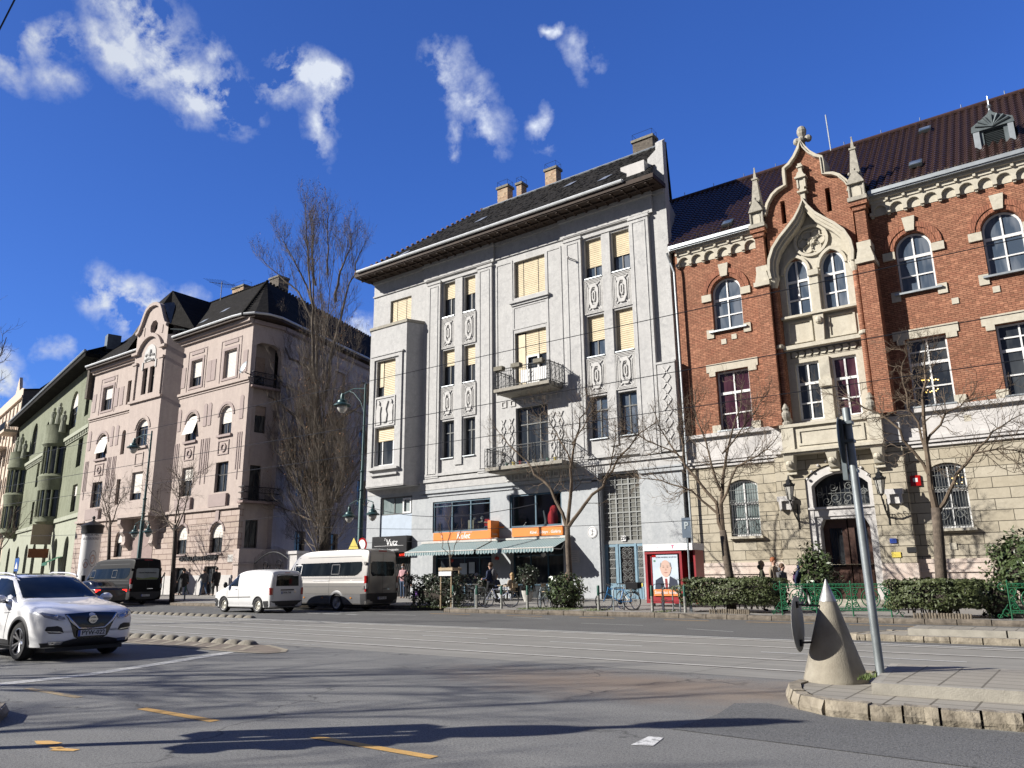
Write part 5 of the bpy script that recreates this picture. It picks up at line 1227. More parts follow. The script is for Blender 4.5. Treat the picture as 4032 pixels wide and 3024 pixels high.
# roof with rolled tiles
mb=MB();e0,e1=(UL-.05,.75,16.82),(UR,.75,16.82);z1_,d1_=22.5,-5.3
nu=int((UR-(-18.3))/.3)*6;ns=28;vs=[]
L0=-17.2
for j in range(ns+1):
 for q in(0,1):
  t=(j+q*.999)/ns
  if t>1:t=1
  z=16.98+(z1_-16.98)*t;d=.5+(d1_-.5)*t;ul=UL-.05+(-16.95-UL)*t
  for i in range(nu+1):
   u=-17.2+(UR+17.2)*i/nu;u=max(u,ul);ph=math.cos(2*PI*u/.3);off=.055*ph+(.04 if q==0 else .0)
   vs.append(B.P(u,z+off*.75,d+off*.65))
row=nu+1;fs=[]
for r in range(2*(ns+1)-1):
 for i in range(nu):
  if abs(vs[r*row+i][0]-vs[r*row+i+1][0])<1e-6 and abs(vs[(r+1)*row+i][0]-vs[(r+1)*row+i+1][0])<1e-6:continue
  if-9.95<vs[r*row+i][0]<-6.1 and vs[r*row+i][1]<33.2+.38:continue
  fs.append((r*row+i,r*row+i+1,(r+1)*row+i+1,(r+1)*row+i))
mb.add(vs,fs);rf2=mb.build('roof','glazed_tiles',bb,smooth='auto')
mb=MB();mb.add([B.P(UR,16.8,.7),B.P(UR,z1_,d1_),B.P(UR,16.8,-11)],[(0,1,2)]);mb.add([B.P(-17.2,z1_-.05,d1_),B.P(UR,z1_-.05,d1_),B.P(UR,16.8,-11),B.P(-19,16.8,-11)],[(0,1,2,3)]);mb.add([B.P(UL,17.2,.0),B.P(UR,17.2,.0),B.P(UR,z1_-.25,d1_),B.P(-17.2,z1_-.25,d1_)],[(0,1,2,3)]);mb.build('roof_back','glazed_tiles',rf2)
mb=MB();mb.tube([B.P(-17.1,z1_+.02,d1_),B.P(UR,z1_+.02,d1_)],.12,8);mb.build('ridge_cap','glazed_tiles',rf2)
mb=MB()
for k_ in range(14):u=-16+1.75*k_;mb.tube([B.P(u,z1_+.05,d1_),B.P(u,z1_+.32,d1_)],.02,4)
mb.build('lightning_clip','zinc',rf2)
mb=MB();u0=UL
for a,b in((UL,-10.5),(-5.5,UR)):
 B.box(mb,a,b,16.84,17.0,.44,.56);B.box(mb,a,b,16.78,16.84,.2,.5)
mb.build('gutter','zinc',rf2)
mb=MB()
for k_ in range(100):
 u=-5.4+.12*k_
 if u>UR:break
 B.box(mb,u,u+.07,17.1,17.2,.3,.32)
mb.build('snow_guard','brown_timber',rf2);mb=MB()
for z in(17.25,17.4):mb.tube([B.P(-14.0,z,.3),B.P(-10.8,z,.3)],.015,4)
for k_ in range(5):mb.tube([B.P(-14+.8*k_,17.0,.42),B.P(-14+.8*k_,17.42,.3)],.015,4)
mb.build('snow_guard','brown_timber',rf2);mb=MB()
def roofwin(u,t,parent,w=.5,h=.5):
 s=MB();z=16.82+(z1_-16.82)*t;d=.75+(d1_-.75)*t;k_=Vector((0,d1_-.75,z1_-16.82)).normalized();
 p=[B.P(u,z+.1,d+.09),B.P(u+w,z+.1,d+.09),B.P(u+w,z+.1+h*k_.z,d+.09+h*k_.y),B.P(u,z+.1+h*k_.z,d+.09+h*k_.y)];q=[(a,b+.1,c-.1)for a,b,c in p];s.add(p+q,[(0,1,2,3),(0,1,5,4),(1,2,6,5),(2,3,7,6),(3,0,4,7)])
 w_=s.build('roof_window','dark_zinc',parent);s=MB();e=.06
 c=[sum((Vector(x)for x in p),Vector())/4];s.add([tuple(Vector(x)*.84+c[0]*.16+Vector((0,-.01,.012)))for x in p],[(0,1,2,3)]);s.build('pane','sky_glass',w_)
roofwin(-3.95,.2,rf2);roofwin(-3.75,.78,rf2);roofwin(-12.0,.1,rf2)
# dormer with louvres
mb=MB();dF=Fr(0,33.9);a,b,zb,zs_=-1.42,-.22,17.75,18.8
dF.prism(mb,[(a,zb),(b,zb),(b,zs_),(a,zs_)],-1.8,0,[rect(a+.25,b-.25,zb+.1,zs_-.05)[::-1]]);dm=mb.build('dormer','dark_zinc',rf2)
s=MB()
for e in(a,b):dF.box(s,e-.1,e+.12 if e==a else e+.1,zb-.05,zs_+.05,-.05,.08)
s.build('pilaster','zinc',dm)
s=MB()
for k_ in range(12):z=zb+.12+.075*k_;s.add([dF.P(a+.25,z,-.02),dF.P(b-.25,z,-.02),dF.P(b-.25,z+.06,-.09),dF.P(a+.25,z+.06,-.09)],[(0,1,2,3)])
dF.box(s,a+.25,b-.25,zb+.1,zs_,-.2,-.15);s.build('louvre','dark_zinc',dm)
s=MB();c=(a+b)/2;hp=[(a-.15,zs_),(b+.15,zs_),(b+.12,zs_+.25),(c+.32,zs_+.48),(c+.1,zs_+.65),(c,zs_+.82),(c-.1,zs_+.65),(c-.32,zs_+.48),(a-.12,zs_+.25)]
dF.prism(s,hp,-1.6,.1);
for k_ in range(7):ang=PI*(.12+.76*k_/6);s.tube([dF.P(c,zs_+.05,.13),dF.P(c+.62*math.cos(ang),zs_+.05+.5*math.sin(ang),.13)],[.03,.06],5)
s.build('hood','dark_zinc',dm);s=MB();s.lathe([(.06,0),(.03,.12),(.1,.22),(.03,.32),(.015,.7),(0,.75)],dF.P(c,zs_+.8,-.05),8);s.build('finial','zinc',dm)
mb=MB();mb.tube([B.P(-7.9,22.5,-5.2),B.P(-7.95,24.6,-5.2)],.035,5);t=mb.build('lightning_rod','zinc');tag(t,'thin lightning rod standing on the ridge of the tiled school roof','lightning rod')
# wall lanterns
def lantern(u,label):
 t=thing('wall_lantern',label,'wall lantern',B.P(u,3.7,.35),'wrought iron wall lanterns beside the portal')
 s=MB();s.tube([B.P(u,3.5,.36),B.P(u,3.75,.8),B.P(u,4.15,1.15),B.P(u,4.25,1.2)],[.04,.03,.03,.025],5)
 for k_ in range(3):
  pts=[B.P(u,3.65+.2*k_+.09*math.cos(i*.9),.55+.2*k_+.09*math.sin(i*.9))for i in range(8)];s.tube(pts,.014,4)
 s.tube([B.P(u,3.2,.37),B.P(u,4.2,.37)],.025,5);s.build('bracket','iron',t)
 s=MB();M=Matrix.Translation(Vector(B.P(u,4.25,1.2)));s.lathe([(.0,0),(.06,.02),(.08,.08)],n=6,M=M)
 for i in range(6):a=i*PI/3;s.tube([M@Vector((.1*math.cos(a),.1*math.sin(a),.08)),M@Vector((.19*math.cos(a),.19*math.sin(a),.62))],.012,4)
 s.lathe([(.22,.62),(.24,.66),(.12,.78),(.13,.86),(.05,.92),(.03,1.05),(0,1.08)],n=6,M=M)
 for i in range(6):a=i*PI/3;s.ball(M@Vector((.22*math.cos(a),.22*math.sin(a),.7)),.03,4)
 s.build('frame','iron',t);s=MB();s.lathe([(.09,.09),(.18,.61)],n=6,M=M);s.build('lamp_glass','lamp_glass',t)
lantern(-9.72,'black wrought iron lantern on the wall left of the school portal');lantern(-6.3,'black wrought iron lantern on the wall right of the school portal')
for(u,z,w,h,mt,lb)in((-6.25,2.6,.12,.09,'plate_blue','tiny blue plate on the stone right of the school door'),(-5.65,2.25,.16,.1,'iron','small black plate on the corner stones right of the school door'),(-6.2,2.08,.16,.1,'sign_yellow','small yellow notice plate on the stone right of the school door'),(-5.25,4.85,.18,.2,'tail_red','small red alarm box on the stone wall beside the barred window')):
 s=MB();B.box(s,u-w,u+w,z-h,z+h,.36 if u<-5.5 else .0,.39 if u<-5.5 else .08);o=s.build('wall_plate',mt);tag(o,lb,'wall plate')
s=MB();B.box(s,-5.33,-5.17,4.8,4.95,.081,.085);o_=s.build('alarm_cover','poster_white');setp(o_,o)
# ================================================================== pink corner house
K=Fr(0,33.0)
pb=thing('corner_house','pink stucco corner house with a curved baroque gable and dark tiled roof','corner house',(-60,34,.3))
cols=[(-71.5,-69.7),(-56.95,-55.4),(-52.35,-50.75)]
nar=(-67.15,-66.5)
H=[]
def prow(a,b):
 return[rect(a,b,16.5,18.68),arched(a,b,12.05,13.5,.78,8),rect(a,b,7.7,9.95),arched(a,b,3.3,4.85,.62,8)]
for a,b in cols:H+=prow(a,b)
H+=[arched(*nar,12.05,13.9,.32,6),rect(*nar,7.7,9.9),arched(-66.3,-65.0,3.3,4.85,.6,8),rect(*nar,16.5,18.68)]
DO=[rect(-52.75,-51.2,.42,2.36),rect(-56.75,-55.3,.42,2.3)]
up=[h for h in H if min(p[1]for p in h)>6.5];lo=[h for h in H if min(p[1]for p in h)<6.5]+DO
mb=MB();K.wall(mb,rect(-73.6,-48.9,6.5,20.6),up,0,.4)
mb.build('wall','pink_stucco',pb)
mb=MB();K.wall(mb,rect(-73.6,-48.9,.3,6.5),lo,.0,.35);mb.build('rusticated_wall','pink_ashlar',pb)
# side street facade
SA=Vector((-48.9,33.0));SBp=Vector((-48.62,35.65));az=R_(-16.2);SD=Vector((math.sin(az),math.cos(az)))
def frm(p,q):d=(q-p);return Fr(p.x,p.y,math.degrees(math.atan2(d.y,d.x))),d.length
F1,L1=frm(SA,SBp);SE=SBp+SD*17.0;F2,L2=frm(SBp,SE)
h1=[rect(.85,1.75,12.05,14.1),rect(.75,1.65,7.0,9.6),rect(.7,1.7,3.6,5.6)]
mb=MB();F1.wall(mb,rect(0,L1,.3,15.4),h1,-.35,.3)
mb.add([F1.P(0,.3,0),F1.P(0,15.4,0),F1.P(0,15.4,-.4),F1.P(0,.3,-.4)],[(0,1,2,3)]);mb.add([F1.P(0,15.4,.0),F1.P(L1,15.4,.0),F1.P(L1,15.4,-.6),F1.P(0,15.4,-.6)],[(0,1,2,3)])
ar=[(.0,15.4),(.12,15.4),(.12,18.2),(.35,18.7),(.8,18.95),(1.9,18.95),(2.35,18.7),(2.55,18.2),(2.55,15.4),(L1,15.4),(L1,20.6),(0,20.6)]
F1.prism(mb,ar,-.5,.0);F1.box(mb,.0,L1,15.3,19.2,-1.3,-1.2)
mb.build('wall','pink_stucco',pb)
for h in h1:window(F1,pb,h,-.5,'dark_frame',fw=.07,mull=(.5,),blind=.35 if h[0][1]>11 else None,bmat='blind_shade')
window(F1,pb,rect(1.0,1.8,15.6,18.1),-1.15,'dark_frame',fw=.07,mull=(.5,),blind=.6,bmat='blind_shade')
ws=[(9.6-2.65+2.4,11.3-2.65+2.4)];
sc_=[(.9+i*2.9+.2,2.4+i*2.9+.2)for i in range(6)]
sc_=[(2.6,4.2),(7.15,8.85),(11.4,13.0)]
hh=[]
for a,b in sc_:hh+=[rect(a,b,16.9,18.9),arched(a,b,12.2,13.8,.8,8),rect(a,b,7.6,9.9),rect(a+.2,b-.1,3.2,5.0)]
mb=MB();F2.wall(mb,rect(0,L2,.3,20.6),hh,0,.4);mb.build('wall','pink_stucco',pb)
for i,h in enumerate(hh):
 w=window(F2,pb,h,-.22,'dark_frame','window_glass',.07,(.5,),blind=(.95 if i%4==0 else None),bmat='blind_shade')
mb=MB()
for a,b in sc_:
 F2.prism(mb,rect(a-.55,b+.55,16.5,19.5),.001,.04,[rect(a-.3,b+.3,16.75,19.2)[::-1]]);F2.strip(mb,arcpts(a-.25,b+.25,13.8,1.05,8),arcpts(a-.5,b+.5,13.8,1.3,8),.001,.05)
F2.box(mb,0,L2,15.9,16.15,.0,.14);F2.box(mb,0,L2,6.5,6.75,.0,.14);F1.box(mb,0,L1,20.3,20.6,.0,.2);F2.box(mb,0,L2,20.3,20.6,.001,.2)
for k_ in range(int(L2/.2)):F2.box(mb,.2*k_,.2*k_+.1,20.18,20.3,.0,.12)
mb.build('stucco_trim','pink_trim',pb)
# base annex and balconies on the corner
mb=MB();F1.box(mb,-.1,3.6,.3,2.55,-.2,.55);F1.box(mb,-.15,3.65,2.55,3.5,-.2,.62);F1.box(mb,-.2,3.7,2.42,2.52,-.2,.7);mb.build('terrace','pink_stucco',pb)
def iron_balc(F,u0,u1,z,d):
 s=MB();F.box(s,u0,u1,z-.15,z,-.3,d);b=s.build('balcony','pink_dark',pb);s=MB()
 for zz in(z+.12,z+.6,z+1.0):s.tube([F.P(u0,zz,-.2),F.P(u0,zz,d),F.P(u1,zz,d),F.P(u1,zz,-.2)],.03,4)
 n_=int((u1-u0)/.11)
 for i in range(n_+1):u=u0+(u1-u0)*i/n_;s.tube([F.P(u,z,d),F.P(u,z+1.0,d)],.016,4)
 for i in range(0,n_,3):u=u0+(u1-u0)*(i+.5)/n_;scroll(s,F,u,z+.8,.12,d+.02,1,1,.018)
 s.build('railing','iron',b)
iron_balc(F1,.1,2.5,15.5,.3);iron_balc(F1,-.1,2.9,6.9,.5)
# mouldings on the main front
mb=MB()
K.box(mb,-73.65,-48.85,20.25,20.45,.001,.2);K.box(mb,-73.65,-48.85,20.45,20.7,.001,.4)
K.box(mb,-73.62,-48.85,15.9,16.1,.001,.16);K.box(mb,-73.62,-48.85,15.72,15.8,.001,.07);K.box(mb,-73.62,-48.85,6.4,6.6,.001,.18)
mb.build('cornice','pink_stucco',pb)
mb=MB()
for a,b in cols:
 K.prism(mb,rect(a-.55,b+.55,16.15,19.6),.001,.035,[rect(a-.48,b+.48,16.16,19.53)[::-1]]);K.prism(mb,rect(a-.25,b+.25,16.3,18.95),.001,.05,[rect(a-.02,b+.02,16.45,18.72)[::-1]])
 K.prism(mb,rect(a-.1,b+.1,19.2,19.45),.001,.05)
 K.strip(mb,arcpts(a-.1,b+.1,13.5,.88,10),arcpts(a-.3,b+.3,13.5,1.08,10),.001,.06)
 K.box(mb,a-.1,b+.15,11.85,12.03,.001,.16);K.prism(mb,rect(a+.1,b-.1,10.5,11.6),.001,.06,[rect(a+.18,b-.18,10.58,11.52)[::-1]])
 c=(a+b)/2
 K.strip(mb,[(c+.2*math.cos(t*PI/6),11.05+.2*math.sin(t*PI/6))for t in range(13)],[(c+.36*math.cos(t*PI/6),11.05+.36*math.sin(t*PI/6))for t in range(13)],.001,.08)
 K.box(mb,a-.3,b+.3,6.62,7.55,.001,.22);
 K.strip(mb,arcpts(a-.05,b+.05,4.85,.68,8),arcpts(a-.22,b+.22,4.85,.85,8),.001,.06);K.prism(mb,[(c-.2,5.55),(c+.2,5.55),(c+.22,6.35),(c-.22,6.35)],.001,.09);K.box(mb,a-.1,b+.1,3.16,3.28,.001,.12)
for u in(-73.0,-68.9,-68.0,-58.0,-54.35,-53.75,-49.6):
 K.prism(mb,rect(u-.28,u+.28,16.6,18.3),.001,.04);K.prism(mb,arched(u-.22,u+.22,13.0,14.6,.22,5),.001,.04)
 for q in(-.25,0,.25):K.prism(mb,rect(u+q-.05,u+q+.05,8.5+abs(q)*3,12.0),.001,.04)
mb.build('stucco_trim','pink_trim',pb)
for i,(a,b)in enumerate(cols):
 rows=prow(a,b)
 for j,h in enumerate(rows):
  bl={0:(.5 if i==0 else .62 if i==1 else .97),1:(.6 if i==2 else None),2:(.45 if i==1 else None),3:.5}[j]
  w=window(K,pb,h,-.22,'dark_frame','window_glass',.08,(.5,),(h[0][1]+1.3,)if not bl else(),bl,'blind_cream',depth=.07)
  if j==1 and i<2:
   s=MB();s.add([K.P(a+.05,14.05,-.15),K.P(b-.05,14.05,-.15),K.P(b-.02,12.55,.35 if i else .2),K.P(a+.02,12.55,.35 if i else .2)],[(0,1,2,3)]);s.build('blind','blind_cream',w)
for a,b in((nar),):
 window(K,pb,arched(a,b,12.05,13.9,.32,6),-.22,'dark_frame','window_glass',.06);window(K,pb,rect(a,b,7.7,9.9),-.22,'dark_frame','window_glass',.06);window(K,pb,rect(a,b,16.5,18.68),-.22,'dark_frame','window_glass',.06)
window(K,pb,arched(-66.3,-65.0,3.3,4.85,.6,8),-.22,'dark_frame',fw=.07,mull=(.5,),blind=.45,bmat='blind_cream')
for h in DO:
 w=window(K,pb,h,-.22,'grey_frame','window_glass',.09,(.5,),(),name='door',depth=.07)
mb=MB();K.box(mb,-73.6,-56.8,.3,1.72,.002,.07);K.box(mb,-55.25,-52.8,.3,1.72,.002,.07);K.box(mb,-51.15,-48.9,.3,1.72,.002,.07);mb.build('plinth','white_band',pb)
text_mesh('CSONKA JÁNOS MÚZEUM',.42,'iron',facM(K,-53.65,2.93,.05),pb,'museum_lettering',.03,spacing=1.02,bold=.012)
# projecting central bay with curved gable
Q=Fr(0,32.0)
bw=[rect(-62.75,-62.0,16.55,18.85),rect(-61.65,-60.85,16.55,18.85),arched(-62.78,-60.95,12.1,13.6,.78,8),rect(-62.7,-61.0,7.72,10.0)]
ocu=[(-61.72+.62*math.cos(PI/8+i*PI/4),22.38+.62*math.sin(PI/8+i*PI/4))for i in range(8)]
gp=[(-64.35,6.3),(-59.4,6.3),(-59.4,22.2),(-59.75,22.35),(-60.1,22.9),(-60.5,23.7),(-60.8,24.15),(-61.3,24.42),(-61.9,24.5),(-62.5,24.42),(-63.0,24.15),(-63.3,23.7),(-63.7,22.9),(-64.05,22.35),(-64.35,22.2)]
mb=MB();Q.wall(mb,gp,bw+[ocu],0,.45)
for(u0,u1)in((-59.4,-58.3),(-64.35,-65.2)):
 mb.add([Q.P(u0,6.3,0),K.P(u1,6.3,0),K.P(u1,21.3,0),Q.P(u0,21.3,0)],[(0,1,2,3)])
mb.add([Q.P(-59.4,21.3,0),Q.P(-59.4,22.2,0),K.P(-59.4,22.2,-2.0),K.P(-59.4,21.3,-2.0)],[(0,1,2,3)]);mb.add([Q.P(-59.4,6.31,0),Q.P(-64.35,6.31,0),K.P(-65.2,6.31,0),K.P(-58.3,6.31,0)],[(0,1,2,3)])
mb.add([Q.P(-64.3,6.4,-.5),Q.P(-59.45,6.4,-.5),Q.P(-59.45,21,-.5),Q.P(-64.3,21,-.5)],[(0,1,2,3)])
cb=mb.build('projecting_bay','pink_stucco',pb)
mb=MB();edge=gp[2:];ei=[(c0_,z)for c0_,z in edge]
k=len(edge);ins=[];outs=[]
for i,(x,z)in enumerate(edge):
 a=Vector(edge[max(i-1,0)]);b=Vector(edge[min(i+1,k-1)]);t=(b-a).normalized();nn=Vector((t.y,-t.x));ins.append((x-nn.x*.2,z-nn.y*.2));outs.append((x+nn.x*.08,z+nn.y*.08))
Q.strip(mb,ins,outs,-.5,.22)
Q.strip(mb,arcpts(-63.6,-60.1,20.3,1.2,12),arcpts(-63.9,-59.8,20.3,1.5,12),.001,.25);Q.box(mb,-64.5,-63.55,20.2,20.42,.001,.28);Q.box(mb,-60.15,-59.25,20.2,20.42,.001,.28)
Q.box(mb,-64.45,-59.3,15.95,16.15,.001,.18);Q.box(mb,-64.45,-59.3,6.35,6.6,.001,.15)
for u in(-64.0,-59.8):Q.box(mb,u-.25,u+.25,16.15,19.3,.001,.12);Q.box(mb,u-.35,u+.35,19.3,19.5,.001,.2)
for u in(-63.25,-60.3):Q.prism(mb,rect(u-.1,u+.1,21.6,22.6),.001,.05)
Q.strip(mb,arcpts(-62.9,-60.85,13.6,.88,10),arcpts(-63.15,-60.6,13.6,1.13,10),.001,.07);Q.box(mb,-62.95,-60.8,11.9,12.08,.001,.16);Q.prism(mb,rect(-62.5,-61.2,10.5,11.6),.001,.06,[rect(-62.4,-61.3,10.6,11.5)[::-1]])
mb.build('stucco_trim','pink_stucco',cb)
mb=MB();Q.prism(mb,arched(-62.7,-60.9,19.35,20.0,.85,10),.002,.05)
for q in range(12):mb.ball(Q.P(-62.4+.25*(q%6),19.5+.45*(q//6)+.1*math.sin(q),.06),.12,4)
mb.ball(Q.P(-61.8,20.1,.08),.28,6,(1,.5,1.2))
for s_ in(-62.85,-60.75):Q.prism(mb,rect(s_-.08,s_+.08,18.7,19.4),.001,.07)
mb.build('coat_of_arms','relief_plaster',cb)
for h in bw:window(Q,cb,h,-.22,'dark_frame','window_glass',.07,(.5,)if h[1][0]-h[0][0]>1 else(),(h[0][1]+1.5,),.75 if h is bw[3]else(.25 if h is bw[2]else None),'blind_cream')
s=MB();Q.prism(s,ocu,-.44,-.42);s.build('oculus','room_dark',cb)
# big scrolled brackets below the bay
mb=MB()
for u in(-64.0,-59.75):
 prf=[(0,6.35),(1.0,6.35),(1.02,5.9),(.7,5.5),(.75,5.2),(.5,4.9),(.45,4.5),(.55,4.25),(.3,4.0),(0,4.0)]
 vs=[K.P(u-.25,z,d)for d,z in prf]+[K.P(u+.25,z,d)for d,z in prf];n_=len(prf)
 mb.add(vs,[tuple(range(n_)),tuple(range(n_,2*n_))[::-1]]+[(i,(i+1)%n_,n_+(i+1)%n_,n_+i)for i in range(n_)])
mb.build('bracket','pink_stucco',cb)
mb=MB();K.box(mb,-63.4,-60.2,.4,5.4,.001,.03);mb.build('gateway','pink_dark',pb)
# roofs
eS=20.95;zr=26.1;Rg=Vector((-53.6,37.2));back=Rg+SD*17.5
c0x=SA+Vector((.35,-.75));cS=SE+Vector((.8,.2));
mb=MB();W3=lambda v,z:(v[0],v[1],z)
cr=[Vector((-50.6,32.25)),Vector((-49.4,32.35)),Vector((-48.45,32.75)),Vector((-47.95,33.6)),Vector((-47.85,34.8))]
mb.add([W3((-73.9,32.25),eS),W3(cr[0],eS),W3(Rg,zr),W3((-73.9,37.2),zr)],[(0,1,2,3)])
for i in range(4):mb.add([W3(cr[i],eS),W3(cr[i+1],eS),W3(Rg,zr)],[(0,1,2)])
sE=SE+Vector((.75,.2));mb.add([W3(cr[-1],eS),W3(sE,eS),W3(back,zr),W3(Rg,zr)],[(0,1,2,3)])
mb.add([W3((-73.9,37.2),zr),W3(Rg,zr),W3(back,zr),W3((-73.9,54),zr-4)],[(0,1,2,3)])
prf=mb.build('roof','slate_tiles',pb)
mb=MB();ba=(-61.9,33.0);
mb.add([(-61.9,33.4,26.15),(-61.9,37.4,26.1),(-56.2,32.6,21.15),(-59.3,32.1,22.2)],[(0,1,2,3)]);mb.add([(-61.9,33.4,26.15),(-61.9,37.4,26.1),(-67.6,32.6,21.15),(-64.5,32.1,22.2)],[(0,1,2,3)])
mb.add([(-61.9,33.4,26.15),(-59.3,32.1,22.2),(-60.9,32.1,24.2),(-62.9,32.1,24.2),(-64.5,32.1,22.2)],[(0,1,2,3,4)]);mb.build('bay_roof','slate_tiles',prf)
mb=MB();mb.tube([(-59.2,32.1,21.7),(-57.0,33.2,21.4),(-58.0,34.9,23.4),(-60.9,36.9,25.6)],[.05,.12,.15,.15],5);mb.add([(-60.6,32.05,24.3),(-59.3,32.05,22.25),(-59.1,32.9,22.3),(-60.5,32.9,24.6)],[(0,1,2,3)]);mb.build('valley','dark_zinc',prf)
mb=MB()
for i in range(30):
 t=i/29;v=Vector((-62,37.2)).lerp(Rg,t);mb.ball((v.x,v.y,zr+.02),.13,4,(1.3,1,.8))
for i in range(20):t=i/19;v=cr[1].lerp(Rg,t);mb.ball((v.x,v.y,eS+(zr-eS)*t+.05),.15,4)
for i in range(40):t=i/39;v=Rg.lerp(back,t);mb.ball((v.x,v.y,zr+.02),.13,4)
mb.build('ridge_tile','slate_tiles',prf)
mb=MB();pts=[(-73.9,32.2,eS+.03),(-64.6,32.2,eS+.03)];mb.tube(pts,.10,7)
mb.tube([(-59.0,32.2,eS+.03),(-50.6,32.2,eS+.03)]+[(v.x,v.y-.03,eS+.03)for v in cr[1:]]+[(sE.x,sE.y,eS+.03)],.10,7);mb.build('gutter','gutter_pale',prf)
mb=MB();K.box(mb,-73.9,-64.6,20.7,20.93,.0,.72);K.box(mb,-59.0,-50.6,20.7,20.93,.0,.72)
pl=[(-50.6,32.28)]+[(v.x,v.y+.02)for v in cr[1:]]+[(sE.x-.03,sE.y),(SE.x-.2,SE.y),(SA.x-.3,SA.y+.2),(-50.6,33.1)]
tri=tessellate_polygon([[Vector((a,b,0))for a,b in pl]]);n_=len(pl);mb.add([(a,b,20.7)for a,b in pl]+[(a,b,20.92)for a,b in pl],[tuple(t)for t in tri]+[tuple(n_+i for i in t)for t in tri]+[(i,(i+1)%n_,n_+(i+1)%n_,n_+i)for i in range(n_)])
mb.build('eaves','brown_timber',prf)
# fire wall at the left end, chimney
mb=MB();fwl=[(0,20.9),(-.6,21.4),(-3.5,24.6),(-4.3,26.3),(-4.5,26.6),(-8,24.5),(-8,18),(0,18)]
vs=[(-73.9,32.6-d,z)for d,z in fwl]+[(-74.3,32.6-d,z)for d,z in fwl];n_=len(fwl);tri=tessellate_polygon([[Vector((a,b,0))for a,b in fwl]]);mb.add(vs,[tuple(t)for t in tri]+[tuple(n_+i for i in t)for t in tri]+[(i,(i+1)%n_,n_+(i+1)%n_,n_+i)for i in range(n_)]);mb.build('fire_wall','old_brick',pb)
chimney(K,-59.2,-57.5,25.5,27.0,-5.3,-4.5,prf,'yellow_brick');chimney(K,-57.6,-56.2,24.5,28.4,-8.3,-7.2,prf,'old_brick')
for u,t in((-57.0,.2),(-55.2,.35)):
 s=MB();z=eS+(zr-eS)*t;d=.75-4.95*t;s.add([K.P(u,z+.05,d),K.P(u+.7,z+.05,d),K.P(u+.95,z+.4,d-.35),K.P(u+.25,z+.4,d-.35)],[(0,1,2,3)]);s.build('skylight','zinc',prf)
 # antenna, satellite dish, plaque, round lamp
s=MB();s.tube([(-60.15,37,25.6),(-60.15,37,27.7)],.04,5);s.tube([(-61.9,36.8,28.0),(-58.4,37.2,26.95)],.025,4)
for k_ in range(8):x=-61.7+.45*k_;z=28.0-(x+61.9)*.3;s.tube([(x-.2,36.2,z+.25),(x+.2,37.8,z-.25)],.012,4)
tag(s.build('tv_antenna','iron'),'old TV antenna on a mast above the ridge of the pink house','antenna')
t=thing('satellite_dish','grey satellite dish fixed at the top corner of the pink facade','satellite dish',(-48.7,32.6,16.4))
s=MB();M=Matrix.Translation(Vector((-48.75,32.3,16.65)))@Matrix.Rotation(R_(70),4,'X')@Matrix.Rotation(R_(-15),4,'Y');s.lathe([(0,.12),(.25,.09),(.5,0),(.52,.02),(.27,.12),(0,.15)],n=18,M=M);s.build('dish','galvanised',t,smooth='auto')
s=MB();s.tube([(-48.75,32.5,16.3),(-48.7,33,16.2)],.04,5);s.tube([(-48.75,32.3,16.2),(-48.7,31.8,16.4)],.02,4);s.build('arm','iron',t)
s=MB();K.box(s,-49.85,-49.05,2.62,3.12,.002,.06);tag(s.build('wall_plaque','old_white_paint'),'pale stone plaque at the right corner of the pink facade','plaque')
# ================================================================== green house
ga=R_(-77.0);GD=Vector((math.sin(ga),math.cos(ga)));g0=Vector((-73.9,33.4));GL=44.0;gE=g0+GD*GL
F3,_=frm(gE,g0)
gh_=thing('green_house','moss green stucco house with round bays and stone figure groups','apartment house',(gE.x+20,gE.y-6,.2))
def S(s):return GL-s
hol=[];wlist=[]
for a,b in((2.3,3.9),(17.5,19.1),(22.0,23.7),(26.5,28.1)if 0 else(40.5,42)):hol.append(arched(S(b),S(a),17.0,18.8,.7,6));wlist.append(hol[-1])
for s_ in(9.2,31.0):hol.append(arched(S(s_+1.7),S(s_-1.7),16.6,19.0,1.6,10));wlist.append(hol[-1])
for a,b in((2.9,4.9),(19.7,21.2),(24.5,26.0),(40.5,42)):
 hol+=[rect(S(b),S(a),12.1,14.9),rect(S(b),S(a),7.8,10.4)];wlist+=hol[-2:]
for s_ in(4.4,9.5,14.5,20.8,25.5,31.5,38):hol.append(arched(S(s_+.95),S(s_-.95),.5,4.6,.95,8));wlist.append(hol[-1])
mb=MB();F3.wall(mb,rect(0,GL,7.2,22.2),[h for h in hol if h[0][1]>7],0,.4);body(mb,F3,[(0,-.5),(GL,-.5),(GL,-9),(0,-9)],.2,22);mb.build('wall','green_stucco',gh_)
mb=MB();F3.wall(mb,rect(0,GL,.1,7.2),[h for h in hol if h[0][1]<7],.02,.4);F3.box(mb,0,GL,7.1,7.5,.0,.2);mb.build('ground_wall','green_pale',gh_)
for i,h in enumerate(wlist):window(F3,gh_,h,-.25,'dark_frame','window_glass',.08,(.33,.66),(h[0][1]+1.7,),(.4 if i%3==1 and h[0][1]>7 else None),'blind_cream')
mb=MB();F3.box(mb,0,GL,15.4,15.75,.0,.3);F3.box(mb,0,GL,15.0,15.1,.0,.12)
for k_ in range(60):F3.box(mb,.2+.73*k_,.5+.73*k_,15.1,15.4,.0,.2)
mb.build('cornice','green_pale',gh_)
